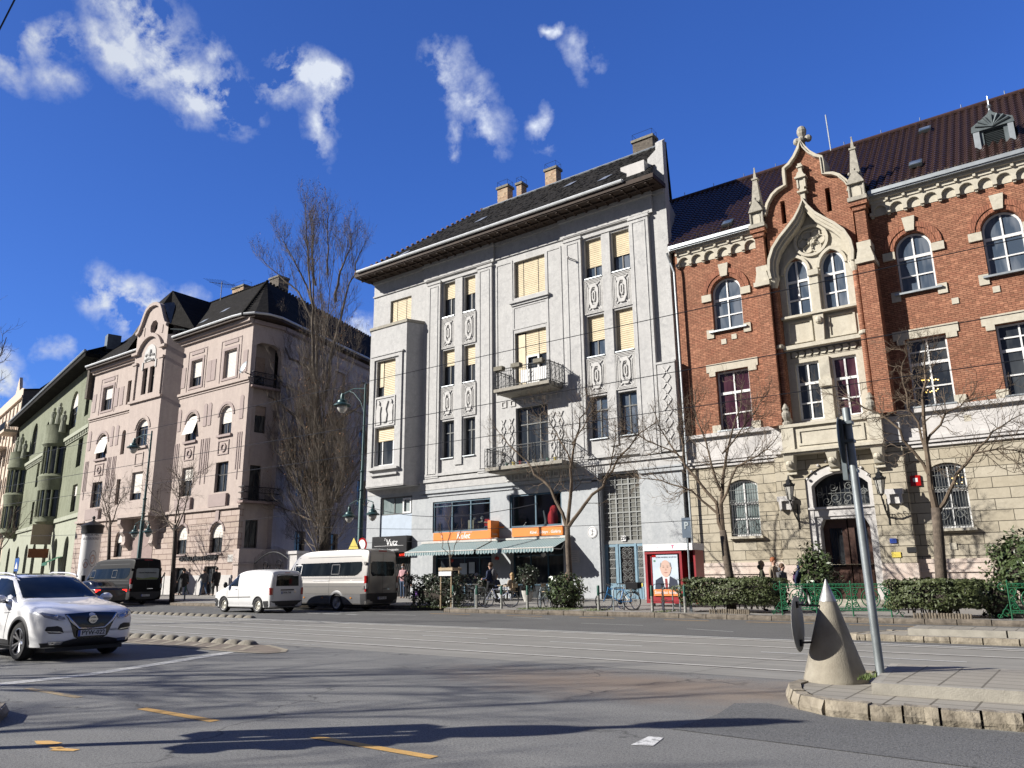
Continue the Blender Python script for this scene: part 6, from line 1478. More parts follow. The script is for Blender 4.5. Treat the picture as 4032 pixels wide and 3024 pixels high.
for s_ in(12.8,35.5):
 s=MB();M=Matrix.Translation(Vector(F3.P(S(s_),0,-.3)))
 s.lathe([(1.0,6.6),(1.9,7.3),(1.9,7.8)],n=20,M=M);s.lathe([(1.9,10.5),(2.0,11.0),(2.15,11.9),(1.9,12.2)],n=20,M=M);s.lathe([(1.9,15.0),(2.15,15.3),(2.05,15.9),(2.0,17.2),(2.05,17.3),(0,17.3)],n=20,M=M)
 for k_ in range(9):
  a=math.atan2(F3.n[1],F3.n[0])+(-1.4+.35*k_)
  for z0,z1 in((7.8,10.5),(12.2,15.0)):c=M@Vector((1.88*math.cos(a),1.88*math.sin(a),0));s.tube([(c.x,c.y,z0),(c.x,c.y,z1)],.11,6)
 by=s.build('round_bay','green_stucco',gh_,smooth='auto');s=MB();s.lathe([(1.72,7.8),(1.72,10.5)],n=20,M=M);s.lathe([(1.72,12.2),(1.72,15.0)],n=20,M=M);s.build('window','window_glass',by)
 for q,du in enumerate((-2.2,-1.6,1.5,2.1)):
  s=MB();M2=Matrix.Translation(Vector(F3.P(S(s_)-du*1.0+(2.6 if 0 else 0),17.3-(0 if abs(du)<2 else .9),.55+(.35 if abs(du)<2 else 0))))
  s.lathe([(.32,0),(.3,.6),(.24,1.1),(.3,1.5),(.26,1.8),(.1,1.92),(.15,2.02),(.15,2.2),(.05,2.3),(0,2.3)],n=9,M=M2);s.ball(M2@Vector((.25,0,1.4)),.14,5,(1,1,2.2));s.ball(M2@Vector((-.25,0,1.45)),.14,5,(1,1,2.0));s.build('statue','green_pale',by)
mb=MB();mb.add([F3.P(-.3,22.6,1.3),F3.P(GL+.1,22.6,1.3),F3.P(GL,25.6,-5),F3.P(0,25.6,-5)],[(0,1,2,3)]);F3.box(mb,-.2,GL,22.1,22.45,.0,1.3);r3=mb.build('roof','slate_tiles',gh_);mb=MB();mb.tube([F3.P(-.3,22.65,1.35),F3.P(GL,22.65,1.35)],.13,6);F3.box(mb,-.3,GL,22.6,22.66,1.1,1.3);mb.build('gutter','zinc',r3)
t=thing('shop_awning','small dark green shop awning on the pale ground floor of the green house','awning',F3.P(S(6),3.5,0));s=MB();s.add([F3.P(S(7.6),3.7,.05),F3.P(S(5.2),3.7,.05),F3.P(S(5.2),3.1,1.3),F3.P(S(7.6),3.1,1.3)],[(0,1,2,3)]);F3.box(s,S(7.6),S(5.2),2.85,3.1,1.28,1.32);s.build('fabric','green_iron',t)
s=MB();F3.box(s,S(11.5)-.05,S(11.5)+.05,5.0,7.0,.1,1.9);tag(s.build('hanging_sign','cloth_beige'),'blank pale square sign projecting from the green house','sign')
s=MB();F3.box(s,S(12)-.05,S(12)+.05,3.7,4.6,.1,1.9);tag(s.build('hanging_sign','cloth_brown'),'low brown projecting shop sign below the blank square sign','sign')
# ================================================================== cream house beyond
a2=R_(-78.0);CD=Vector((math.sin(a2),math.cos(a2)));cE=gE+CD*40;F4,_=frm(cE,gE)
ch=thing('cream_house','tall cream coloured house with corner balconies beyond the green house','apartment house',(gE.x-20,gE.y+4,.2))
hol=[]
for c in range(12):
 for z in(4.5,9,13.3,17.6,22):u=40-2.4-3.3*c;hol.append(arched(u-.65,u+.65,z,z+2.0,.5,5))
mb=MB();F4.wall(mb,[(0,.1),(40,.1),(40,27.5),(37,28.2),(35,28.2),(33.5,30.5),(32,28.2),(0,28.2)],hol,0,.4);body(mb,F4,[(0,-.5),(40,-.5),(40,-12),(0,-12)],.1,27.4)
mb.build('wall','cream_stucco',ch)
for h in hol[:30]:window(F4,ch,h,-.25,'dark_frame','window_glass',.08,(.5,))
mb=MB()
for u in range(0,41,3):F4.box(mb,u-.15,u+.15,3.5,26,.0,.15)
for z in(3.6,26.3):F4.box(mb,0,40,z,z+.3,.0,.35)
mb.build('stucco_trim','cream_stucco',ch)
for u,z in((37.5,21.7),(29,20.5),(37.5,8.5)):
 s=MB();F4.box(s,u-2.2,u+2.2,z-.35,z,.0,1.8);b=s.build('balcony','cream_stucco',ch);s=MB()
 for i in range(22):s.tube([F4.P(u-2.1+.2*i,z,1.75),F4.P(u-2.1+.2*i,z+1.1,1.75)],.03,4)
 s.tube([F4.P(u-2.1,z+1.1,0),F4.P(u-2.1,z+1.1,1.75),F4.P(u+2.1,z+1.1,1.75),F4.P(u+2.1,z+1.1,0)],.04,4);s.build('railing','galvanised',b)
 # brown party wall standing over the green roof
F5=Fr(gE.x,gE.y,math.degrees(math.atan2(GD.x,-GD.y))+180 if 0 else math.degrees(math.atan2(F3.n[1],F3.n[0]))+180)
prof=[(-.2,15),(-.2,27.3),(1.6,27.6),(5.3,31.4),(8.5,32.3),(14,33.5),(17,31),(17,15)]
mb=MB();F5.prism(mb,prof,-.35,.02);mb.build('fire_wall','old_brick',ch)
mb=MB();k=len(prof)
for i in range(1,5):(a,b),(c,d)=prof[i],prof[i+1];F5.prism(mb,[(a,b),(c,d),(c,d+.18),(a,b+.18)],-.45,.15)
mb.build('coping','slate_tiles',ch)
# chimney stack between green and pink roofs
chimney(F3,GL-2.2,GL+.6,24.5,28.6,-6.5,-5.2,r3,'old_brick')
s=MB()
for i in range(3):s.tube([F3.P(GL-1.7+.8*i,28.6,-6),F3.P(GL-1.7+.8*i,29.5,-6)],.09,6)
s.build('chimney_pot','iron',r3)
s=MB();F3.box(s,GL-.9,GL+.2,23.1,24.6,-1.6,-.4);s.build('roof_hatch','dark_zinc',r3)
# ================================================================== garden gate between the houses
t=thing('garden_gate','dark wrought iron gate with an arched top beside the pink house','gate',(-45,33.5,.3))
GF=Fr(0,33.6)
s=MB();x0,x1=-47.6,-43.4
for i in range(30):
 u=x0+(x1-x0)*i/29;zt=2.6+.75*math.sin(PI*i/29);s.tube([GF.P(u,.35,0),GF.P(u,zt,0)],.02,4)
s.tube([GF.P(x0+(x1-x0)*i/20,2.45+.75*math.sin(PI*i/20),0)for i in range(21)],.045,5)
for i in range(30):u=x0+(x1-x0)*i/29;s.tube([GF.P(u,2.5+.75*math.sin(PI*i/29),0),GF.P(u,2.85+.75*math.sin(PI*i/29),0)],.014,4)
for q in(-1,1):scroll(s,GF,(x0+x1)/2+.7*q,2.3,.45,.03,q,1.3,.03);scroll(s,GF,(x0+x1)/2+.7*q,1.4,.4,.03,q,1.3,.03)
s.build('leaf','iron',t)
for u in(-42.9,):
 s=MB();GF.box(s,u-.45,u+.45,.3,3.0,-.4,.4);GF.box(s,u-.55,u+.55,3.0,3.2,-.5,.5);s.build('pillar','white_band',t)
s=MB();GF.box(s,-42.4,-35.9,.2,1.1,-.15,.15)
for i in range(50):u=-42.3+.125*i;s.tube([GF.P(u,1.1,0),GF.P(u,2.5,0)],.014,4)
s.tube([GF.P(-42.4,2.4,0),GF.P(-35.9,2.4,0)],.025,4);tag(s.build('garden_fence','iron'),'iron garden fence behind the silver minibus','fence')
# ================================================================== houses across the street, behind the camera (they show in the window panes)
for i,(x0,x1,h,m_,lb)in enumerate(((-150,-62,15,'cream_stucco','cream'),(-61.5,4,17,'pink_ashlar','pink ashlar'),(4.5,80,14,'ashlar','sandstone'))):
 F=Fr(0,-36,180);t=thing('opposite_house','long %s house on the near side of the street, behind the viewer'%lb,'apartment house',((x0+x1)/2,-37,0));hol=[]
 nw=int((x1-x0)/3.4);w_=(x1-x0)/nw
 for k in range(nw):
  for z in range(4):u=-x1+w_*(k+.5);hol.append(rect(u-.6,u+.6,1.2+3.6*z,3.3+3.6*z)if 3.3+3.6*z<h-.6 else None)
 hol=[q for q in hol if q];s=MB();F.wall(s,rect(-x1,-x0,0,h),hol,0,.3);body(s,F,[(-x1,-.35),(-x0,-.35),(-x0,-12),(-x1,-12)],0,h);s.build('wall',m_,t)
 s=MB()
 for q in hol:F.box(s,q[0][0],q[1][0],q[0][1],q[2][1],-.29,-.27)
 s.build('window','window_glass',t);s=MB();s.add([F.P(-x1,h,.6),F.P(-x0,h,.6),F.P(-x0,h+3,-6),F.P(-x1,h+3,-6)],[(0,1,2,3)]);s.build('roof','slate_tiles',t)
 # ================================================================== trees and shrubs
def twigs(mb,p,d,L,r,rnd,lvl,up=.25,curl=0.0,spread=.6,n=3,leaves=None):
 """one crooked shoot with smaller ones along it"""
 pts=[p.copy()];q=p.copy();dd=d.normalized();k=4 if lvl else 3
 for i in range(k):
  dd=(dd+Vector((rnd.gauss(0,.16),rnd.gauss(0,.16),rnd.gauss(0,.12)+up*.25-curl*.3*(1 if i<k-2 else-2.2)))).normalized()
  q=q+dd*L/k;pts.append(q.copy())
 mb.tube(pts,[max(.003,r*(1-.62*i/k))for i in range(k+1)],4 if r>.02 else 3,False)
 if leaves is not None and rnd.random()<leaves[1]:leaves[0].append(pts[-1].copy())
 if lvl<=0:return
 for i in range(n):
  t=rnd.uniform(.25,1.0);j=min(k-1,int(t*k));b=pts[j].lerp(pts[j+1],t*k-j);tdir=(pts[j+1]-pts[j]).normalized()
  a=rnd.uniform(0,2*PI);side=tdir.cross(Vector((math.cos(a),math.sin(a),.3))).normalized()
  twigs(mb,b,(tdir+side*spread*rnd.uniform(.7,1.4)),L*rnd.uniform(.42,.68),r*.58,rnd,lvl-1,up,curl,spread,n,leaves)
def limb(mb,pts,r0,r1,rnd,seedn,Ltw,lvl,up,curl,spread,n,leaves=None,start=.15,rt=.016,wob=.06,n_=7,tm=None):
 P_=[Vector(p)for p in pts];out=[P_[0]]
 for a,b in zip(P_,P_[1:]):
  m=3
  for i in range(1,m+1):
   t=i/m;v=a.lerp(b,t)
   if i<m:v+=Vector((rnd.gauss(0,wob),rnd.gauss(0,wob),0))
   out.append(v)
 N_=len(out);rad=[r0+(r1-r0)*(i/(N_-1))**.8 for i in range(N_)]
 mb.tube(out,rad,n_,True)
 tm=tm or mb
 for s in range(seedn):
  t=start+(1-start)*rnd.random()**.8;f=t*(N_-1);j=min(N_-2,int(f));b=out[j].lerp(out[j+1],f-j);td=(out[j+1]-out[j]).normalized()
  a=rnd.uniform(0,2*PI);side=td.cross(Vector((math.cos(a),math.sin(a),.2))).normalized()
  twigs(tm,b,td+side*spread*1.3,Ltw*rnd.uniform(.5,1.15)*(1.15-.5*t),rt*(1.2-.6*t),rnd,lvl,up,curl,spread,n,leaves)
def tree(name,label,trunk,r0,r1,limbs,seed,mat='bark',tmat='twig',Ltw=1.1,lvl=2,up=.25,curl=.5,spread=.7,n=3,seedn=16,depth=1.0,leaves=None,group=None,rl=.07,rt=.015,lmat='dead_leaf'):
 rnd=random.Random(seed);t=thing(name,label,'tree',trunk[0],group)
 mb=MB();tp=[Vector(p)for p in trunk];mb.tube([p+Vector((rnd.gauss(0,.015),rnd.gauss(0,.015),0))for p in tp],[r0*1.25]+[r0+(r1-r0)*i/(len(tp)-2)for i in range(len(tp)-1)],10);mb.build('trunk',mat,t,smooth=True)
 cr=MB();LV=([],leaves)if leaves else None
 for L in limbs:
  yy=rnd.uniform(-1,1)*depth;k=len(L['p']);pts=[(x,trunk[-1][1]+yy*(i/(k-1))*L.get('d',1),z)for i,(x,z)in enumerate(L['p'])]
  limb(cr,pts,L.get('r',rl),.012,rnd,L.get('n',seedn),Ltw*L.get('s',1),lvl,up,curl,spread,n,LV,rt=rt)
 c=cr.build('crown',[tmat]if isinstance(tmat,str)else tmat,t)
 if LV and LV[0]:
  s=MB()
  for p in LV[0]:
   for _ in range(2):
    a=Vector((rnd.gauss(0,1),rnd.gauss(0,1),rnd.gauss(0,1))).normalized();b=a.cross(Vector((0,0,1)));b=b.normalized()if b.length>.1 else Vector((1,0,0));w=rnd.uniform(.035,.07);q=p+Vector((rnd.gauss(0,.08),rnd.gauss(0,.08),rnd.gauss(0,.08)))
    s.add([q,q+a*w+b*w*.6,q+a*w*2,q+a*w-b*w*.6],[(0,1,2,3)])
  s.build('dry_leaves',lmat,t)
 return t
Z=zpave
tree('street_tree','bare forked street tree rising from the round bush in front of the café',[(-17.2,27,.1),(-17.23,27,.86),(-17.26,27,2.59),(-17.3,27,3.4)],.125,.105,[dict(p=[(-17.3,3.3),(-16.38,4.31),(-15.48,5.18),(-14.69,6.13),(-13.93,6.88),(-13.0,7.32)],r=.085),dict(p=[(-17.3,3.3),(-17.12,5.22),(-17.03,6.76),(-16.8,7.91),(-16.27,8.73)],r=.09),dict(p=[(-17.33,3.4),(-18.05,5.0),(-18.99,5.96),(-20.22,7.1),(-21.04,8.0)],r=.085),dict(p=[(-17.05,5.98),(-17.53,7.01),(-17.97,8.06),(-18.19,8.71)],r=.035,d=.5),dict(p=[(-16.94,6.75),(-16.02,7.81),(-15.65,8.54)],r=.03,d=.5),dict(p=[(-15.48,5.18),(-14.88,6.52),(-14.74,7.26)],r=.03,d=.6)],11,Ltw=1.15,seedn=26,up=.1,curl=.85)
tree('street_tree','bare street tree with many upright limbs growing out of the long box hedge',[(-10.57,27,.1),(-10.55,27,1.19),(-10.66,27,2.31),(-10.7,27,2.95)],.145,.12,[dict(p=[(-10.68,2.88),(-10.89,3.97),(-11.97,5.33),(-12.84,6.66),(-13.45,8.03)],r=.085),dict(p=[(-10.78,3.5),(-11.67,4.44),(-12.76,4.87),(-13.8,5.02)],r=.05),dict(p=[(-10.7,2.9),(-10.67,4.37),(-10.49,5.7),(-10.12,7.04),(-9.72,8.5)],r=.095),dict(p=[(-10.67,3.9),(-9.85,5.14),(-8.98,5.39),(-8.12,5.95)],r=.05),dict(p=[(-10.67,4.37),(-11.02,5.76),(-11.47,7.21),(-11.47,8.3)],r=.05),dict(p=[(-10.49,5.7),(-9.52,6.96),(-8.91,7.9)],r=.035),dict(p=[(-11.97,5.33),(-12.26,6.6),(-12.38,7.7)],r=.035),dict(p=[(-12.3,5.9),(-13.4,6.5),(-14.4,7.2)],r=.03)],12,Ltw=1.2,seedn=28,up=.15,curl=.7)
tree('street_tree','bare street tree with drooping limbs rising from the square hedge at the right',[(-3.97,27,.1),(-3.93,27,1.16),(-3.85,27,2.6),(-3.83,27,3.35)],.17,.135,[dict(p=[(-3.82,3.2),(-3.23,4.11),(-2.63,4.91),(-2.06,5.56),(-1.2,6.03)],r=.075),dict(p=[(-3.83,3.3),(-3.84,5.33),(-3.76,6.51),(-3.57,7.69),(-3.37,8.6)],r=.10),dict(p=[(-3.84,3.9),(-4.2,5.14),(-4.75,6.16),(-5.6,6.85),(-6.4,7.2)],r=.06),dict(p=[(-3.86,5.03),(-4.22,6.57),(-4.28,7.81),(-4.1,8.6)],r=.045),dict(p=[(-3.84,5.33),(-3.22,6.14),(-2.6,6.52),(-1.4,6.66)],r=.045),dict(p=[(-2.63,4.91),(-1.9,4.99),(-.9,4.7)],r=.035)],13,Ltw=1.15,seedn=28,up=-.05,curl=.95)
tree('street_tree','slender dark bare tree on the kerb in front of the museum lettering',[(-44.7,26,.1),(-44.75,26,1.5),(-44.95,26,3.77),(-45.05,26,4.7)],.13,.11,[dict(p=[(-45.0,4.2),(-46.6,5.7),(-48.0,7.0),(-48.8,8.3)]),dict(p=[(-45,4.6),(-45.3,6.2),(-45.8,7.8)]),dict(p=[(-45,4.3),(-43.6,5.8),(-42.6,6.9),(-41.9,7.6)]),dict(p=[(-45.1,4.8),(-44.3,7.0),(-44.8,8.3)]),dict(p=[(-45.05,4.6),(-46.6,5.4),(-48.6,5.9)])],14,mat='bark_dark',tmat='bark',Ltw=1.5,seedn=17,up=.2,curl=.2,rl=.05,rt=.018)
tree('street_tree','slender bare tree beside the advertising column',[(-56.6,28,.1),(-56.9,28,3.17),(-57.25,28,5.2)],.12,.1,[dict(p=[(-57.24,4.81),(-59.0,6.3),(-61,7.6)]),dict(p=[(-57.25,5.2),(-58.0,7.0),(-59.0,8.6)]),dict(p=[(-57.25,5.2),(-56.15,7.07),(-54.97,7.65)]),dict(p=[(-57.2,5.1),(-57.6,7),(-56.9,9)])],15,mat='bark_dark',tmat='bark',Ltw=1.7,seedn=14,up=.2,curl=.2,rl=.05,rt=.02)
tree('street_tree','thin bare tree on the far pavement near the left edge of the street',[(-76,28,.1),(-76,28,3),(-76,28,4.2)],.13,.1,[dict(p=[(-76,4),(-78,6.2),(-79,8)]),dict(p=[(-76,4),(-75.6,6.2),(-75,8.5)]),dict(p=[(-76,4),(-73.8,6),(-72.9,7)])],16,mat='bark_dark',tmat='bark',Ltw=1.5,seedn=10,up=.2,curl=.2,rl=.05,rt=.02)
# tall poplar
plain('poplar_twig',(.20,.165,.13),.95,var=.3,vs=1.5)
pl_=[dict(p=[(-43.6,9),(-44.3,11),(-44.2,15.7),(-44.38,19.06),(-44.38,22.0),(-44.54,25.04),(-44.51,27.6),(-44.66,30.3)],r=.2,n=60),dict(p=[(-43.9,10),(-44.87,17.23),(-45.17,20.2),(-45.79,25.37),(-45.89,28.0),(-46.2,31)],r=.14,n=55),dict(p=[(-43.9,14),(-43.39,19.0),(-43.25,21.4),(-43.12,23.5),(-42.6,25.8),(-42.3,27.3)],r=.15,n=40),dict(p=[(-43.14,21.6),(-42.28,23.2),(-41.09,24.04),(-39.9,24.6),(-39.6,26.0)],r=.12,n=36),dict(p=[(-44.6,15.5),(-45.99,17.04),(-48.13,18.0),(-48.87,19.44),(-49.3,21.09)],r=.17,n=34),dict(p=[(-45.1,20),(-46.68,23.0),(-48.3,24.6),(-49.8,26.3)],r=.11,n=40),dict(p=[(-45.6,21.5),(-47.0,24.7),(-48.4,27.1),(-48.9,28.4)],r=.1,n=40),dict(p=[(-45.6,23.5),(-46.7,26.18),(-47.4,28.9),(-47.7,30.6)],r=.09,n=40),dict(p=[(-44.2,24),(-44.0,27),(-43.6,29.5)],r=.08,n=34),dict(p=[(-44.3,11.0),(-46.6,13.24),(-48.0,14.43),(-50.2,15.48),(-52.6,16.9)],r=.14,n=36),dict(p=[(-44.2,9.6),(-46.7,11.2),(-48.6,11.9),(-51,12.65)],r=.09,n=32),dict(p=[(-43.9,10.8),(-42.3,12.64),(-40.8,13.49),(-40.1,14.4)],r=.14,n=34),dict(p=[(-43.4,7),(-45.3,8.44),(-47.4,10.06),(-48.7,11.49)],r=.08,n=34),dict(p=[(-43.3,6.2),(-41.7,7.39),(-40.9,8.82),(-40.7,10.31)],r=.06,n=34),dict(p=[(-43.2,5),(-46,6.0),(-48.6,7.0),(-50.8,7.6)],r=.05,n=34),dict(p=[(-43.2,4.3),(-44.3,6.06),(-44.9,7.94),(-45.7,10.05)],r=.05,n=34),dict(p=[(-43.2,3.2),(-45.5,4.0),(-48.3,4.6)],r=.04,n=34),dict(p=[(-43,3),(-41.8,4.6),(-41,6.2)],r=.04,n=22),dict(p=[(-43,2.6),(-43.3,5),(-43.0,7.8)],r=.06,n=20)]
_r=random.Random(77)
def _env(z):
 for(z0,w0),(z1,w1)in zip([(1,4),(7,6.0),(14,5.6),(20,4.6),(24,3.5),(28,1.9),(31.5,.2)],[(7,6.0),(14,5.6),(20,4.4),(24,3.5),(28,1.9),(31.5,.2),(40,0)]):
  if z0<=z<=z1:return w0+(w1-w0)*(z-z0)/(z1-z0)
 return .2
for _ in range(62):
 z0=_r.uniform(1.2,7)if _>32 else _r.uniform(4,19);z1=min(31.2,z0+_r.uniform(5,11));s_=_r.uniform(-1,1);x1=-44.7+s_*_env(z1)*.95;x0=-43.9-(z0-8)*.03
 pl_.append(dict(p=[(x0,z0),(x0+(x1-x0)*.45,z0+(z1-z0)*.35),(x0+(x1-x0)*.85,z0+(z1-z0)*.7),(x1,z1)],r=.045,n=(17 if z1>14 else 30),d=_r.uniform(.5,1.5)))
tree('poplar_tree','very tall bare poplar with clinging brown leaves between the pink and the grey house',[(-42.9,36,.2),(-42.95,36,3),(-43.2,36,6.1),(-43.57,36,9.4),(-44.0,36,10.6)],.42,.28,pl_,21,mat='bark_dark',tmat='poplar_twig',Ltw=2.1,lvl=2,up=1.1,curl=0,spread=.62,n=4,depth=2.4,leaves=.06,rl=.08,rt=.016)
# tree out of frame on the near side: its twigs reach in at the left edge and its shade falls on the road
tree('street_tree','tall bare tree whose twigs reach in at the left edge of the view',[(-23.0,-3.0,0),(-23,-3,3),(-23,-3,5)],.25,.2,[dict(p=[(-23,4.5),(-21.5,8),(-20.5,11)],r=.1),dict(p=[(-23,4.5),(-23.4,9),(-23,12.5)],r=.12),dict(p=[(-23,4.5),(-25.5,7.5),(-27,10)],r=.1),dict(p=[(-23,5),(-20.5,6.5),(-18.6,9)],r=.08),dict(p=[(-23,6),(-24.5,10),(-25,13)],r=.08)],31,Ltw=2.2,seedn=20,depth=3.5,up=.2,curl=.2,rt=.03,n=3,rl=.08)
tree('street_tree','second tall bare tree out on the near pavement, left of the view',[(-17.5,-5.5,0),(-17.5,-5.5,3),(-17.5,-5.5,4.5)],.25,.2,[dict(p=[(-17.5,4.5),(-16,8),(-15,10)],r=.1),dict(p=[(-17.5,4.5),(-17.9,8),(-17.5,11.5)],r=.12),dict(p=[(-17.5,4.5),(-20,7.5),(-21.5,9)],r=.1),dict(p=[(-17.5,5),(-15,6),(-13,8)],r=.08)],32,Ltw=2.0,seedn=18,depth=3.2,up=.2,curl=.2,rt=.03,n=3,rl=.08)
tree('street_tree','bare tree beyond the left edge of the view whose branch tips show beside the clouds',[(-31.5,9.2,0),(-31.5,9.2,3),(-31.5,9.2,4.5)],.2,.16,[dict(p=[(-31.5,4.5),(-30.0,6.2),(-28.6,7.6),(-27.6,9.2)],r=.06,d=.15),dict(p=[(-31.5,4.5),(-30.8,7),(-29.2,8.6),(-28.6,10)],r=.06,d=.15),dict(p=[(-31.5,4.5),(-33,8),(-33.5,11)],r=.1)],33,mat='bark_dark',tmat='bark',Ltw=1.3,seedn=10,depth=2.0,up=.2,curl=.3,rt=.018,rl=.08)
# leafy shrubs: many small leaves over a twiggy core
def shrub(name,label,cat,c,size,nleaf,lw,mat,seed,boxy=True,group=None,stem=True,lump=.18):
 rnd=random.Random(seed);t=thing(name,label,cat,(c[0],c[1],c[2]),group);mb=MB();sx,sy,sz=size
 from mathutils import noise as mn
 for _ in range(nleaf):
  if boxy:
   f=rnd.random();u,v,w=rnd.uniform(-1,1),rnd.uniform(-1,1),rnd.uniform(-1,1)
   if f<.82:
    ax=rnd.choice((0,1,1,2,2));s_=rnd.choice((-1,1))if ax!=2 else(1 if rnd.random()<.8 else-1);dpt=1-abs(rnd.gauss(0,.09))
    if ax==0:u=s_*dpt
    elif ax==1:v=s_*dpt
    else:w=s_*dpt
   m=max(abs(u),abs(v),abs(w));L=math.sqrt(u*u+v*v+w*w);k_=1 if L<1e-6 else(1+.18*(m/L-1)*1.0)
   u,v,w=u*k_,v*k_,w*k_
  else:
   a=Vector((rnd.gauss(0,1),rnd.gauss(0,1),rnd.gauss(0,1))).normalized()*(rnd.random()**.3);u,v,w=a
  nn=1+lump*mn.noise(Vector((u*2.1+seed,v*2.1,w*2.1)))*2
  if mn.noise(Vector((u*4+seed*3,v*4,w*4)))<-.42:continue
  p=Vector((c[0]+u*sx*nn,c[1]+v*sy*nn,c[2]+sz*(1+w*nn)+(.12 if stem else 0)))
  n_=(Vector((u,v,w))+Vector((rnd.gauss(0,.6),rnd.gauss(0,.6),rnd.gauss(.3,.6)))).normalized();a=n_.cross(Vector((rnd.gauss(0,1),rnd.gauss(0,1),rnd.gauss(0,1)))).normalized();b=n_.cross(a);l_=lw*rnd.uniform(.7,1.4);h_=l_*.45
  mb.add([p-a*l_,p+b*h_,p+a*l_,p-b*h_],[(0,1,2,3)])
 mb.build('foliage',mat,t);s=MB()
 if boxy:s.ball((c[0],c[1],c[2]+sz*1.05),1,10,(sx*.92,sy*.85,sz*.82))
 else:s.ball((c[0],c[1],c[2]+sz*1.05),.72,10,(sx,sy,sz))
 for _ in range(16):
  x,y=c[0]+rnd.uniform(-.6,.6)*sx,c[1]+rnd.uniform(-.6,.6)*sy;s.tube([(x,y,c[2]-.02),(x+rnd.gauss(0,.05),y,c[2]+sz*.7),(x+rnd.gauss(0,.15*sx),y+rnd.gauss(0,.1),c[2]+sz*1.6)],[.02,.015,.006],4)
 s.build('stems','bark_dark',t);return t
shrub('box_hedge','long clipped box hedge in front of the barred window left of the green railing','hedge',(-10.35,26.55,.30),(1.75,.72,.43),15000,.045,'hedge_leaf',1)
shrub('box_hedge','square clipped box hedge around the tree trunk near the right edge','hedge',(-4.05,26.0,.28),(1.2,.7,.40),11000,.045,'hedge_leaf',2)
shrub('laurel_bush','round leafy bush around the foot of the forked street tree','bush',(-17.35,26.75,.12),(.92,.6,.60),3000,.065,'laurel_leaf',3,False,lump=.3)
shrub('dark_bush','dark bush around the staked sapling in front of the café','bush',(-23.6,26.3,.12),(1.45,.55,.60),5200,.06,'dark_leaf',4,True,lump=.35)
shrub('laurel_bush','tall laurel bush standing before the school door behind the concrete cone','bush',(-8.0,28.4,.3),(.62,.55,.95),2600,.075,'laurel_leaf',5,False,lump=.35)
shrub('laurel_bush','large laurel bush with ivy at the right edge of the view','bush',(-1.75,27.2,.5),(1.0,.7,.95),5200,.07,'laurel_leaf',6,False,lump=.3)
shrub('potted_olive','small potted tree between the café tables','potted plant',(-21.7,30.3,.75),(.5,.4,.55),1300,.06,'dark_leaf',7,False,lump=.4)
s=MB();s.lathe([(.17,0),(.27,.35),(.3,.5),(.26,.5),(.24,.42),(0,.42)],(-21.7,30.3,Z(-21.7,30.3)),14);tag(s.build('plant_pot','terracotta'),'pale round pot holding the small tree between the café tables','plant pot')
for i,(x,s_,lb)in enumerate(((-24.6,.5,'left'),(-19.9,.45,'right'))):
 shrub('cafe_plant','leafy potted plant at the %s end of the café terrace'%lb,'potted plant',(x,30.6,.5),(s_,.35,.45),900,.06,'dark_leaf',8+i,False,lump=.4)
shrub('ivy','ivy trailing over the planter at the right edge','ivy',(-2.5,26.4,.1),(.45,.4,.45),1500,.05,'laurel_leaf',12,True,lump=.35)
# log edging round the two hedges
for x0,x1,y,lb in((-10.75,-9.3,25.5,'the long box hedge'),(-4.5,-2.95,25.25,'the square box hedge')):
 s=MB();n_=int((x1-x0)/.075);rr=random.Random(3)
 for i in range(n_):s.lathe([(.034,0),(.034,.14+rr.uniform(0,.03)),(0,.17)],(x0+.075*i,y+rr.uniform(-.02,.02)+.12*math.sin(i*.2),.14),7)
 tag(s.build('log_edging',plain('old_log',(.24,.20,.15),.95,var=.3,vs=20)),'low palisade of short wooden logs at the foot of '+lb,'garden edging')
 # sapling in its stake frame
t=tree('sapling','thin bare sapling tied inside a wooden stake frame',[(-22.75,26.0,.1),(-22.74,26,1.6),(-22.75,26,2.3)],.035,.028,[dict(p=[(-22.75,2.2),(-22.78,3.3),(-22.7,4.6)],r=.025,n=8),dict(p=[(-22.75,2.2),(-22.4,3.0),(-22.2,3.9)],r=.016,n=4),dict(p=[(-22.75,2.2),(-23.15,2.9),(-23.3,3.8)],r=.016,n=4)],41,Ltw=.6,lvl=1,seedn=6,up=.7,curl=0,depth=.3,rt=.01)
t=thing('tree_stake_frame','pale wooden stake frame around the sapling in the dark bush','stake frame',(-22.75,26,.15));s=MB()
for dx in(-.3,.3):
 for dy in(-.25,.25):s.tube([(-22.75+dx,26+dy,.1),(-22.75+dx,26+dy,1.85)],.035,6)
s.build('stake','light_wood',t);s=MB();
for dy in(-.29,.29):s.box(-23.15,-22.35,26+dy-.02,26+dy+.02,1.7,1.82)
for dx in(-.34,.34):s.box(-22.75+dx-.02,-22.75+dx+.02,25.7,26.3,1.7,1.82)
s.build('rail','light_wood',t);s=MB();s.box(-23.12,-22.4,25.67,25.69,1.48,1.66);s.build('banner','poster_white',t)
# ================================================================== street furniture
def place_z(x,y):return zpave(x,y)
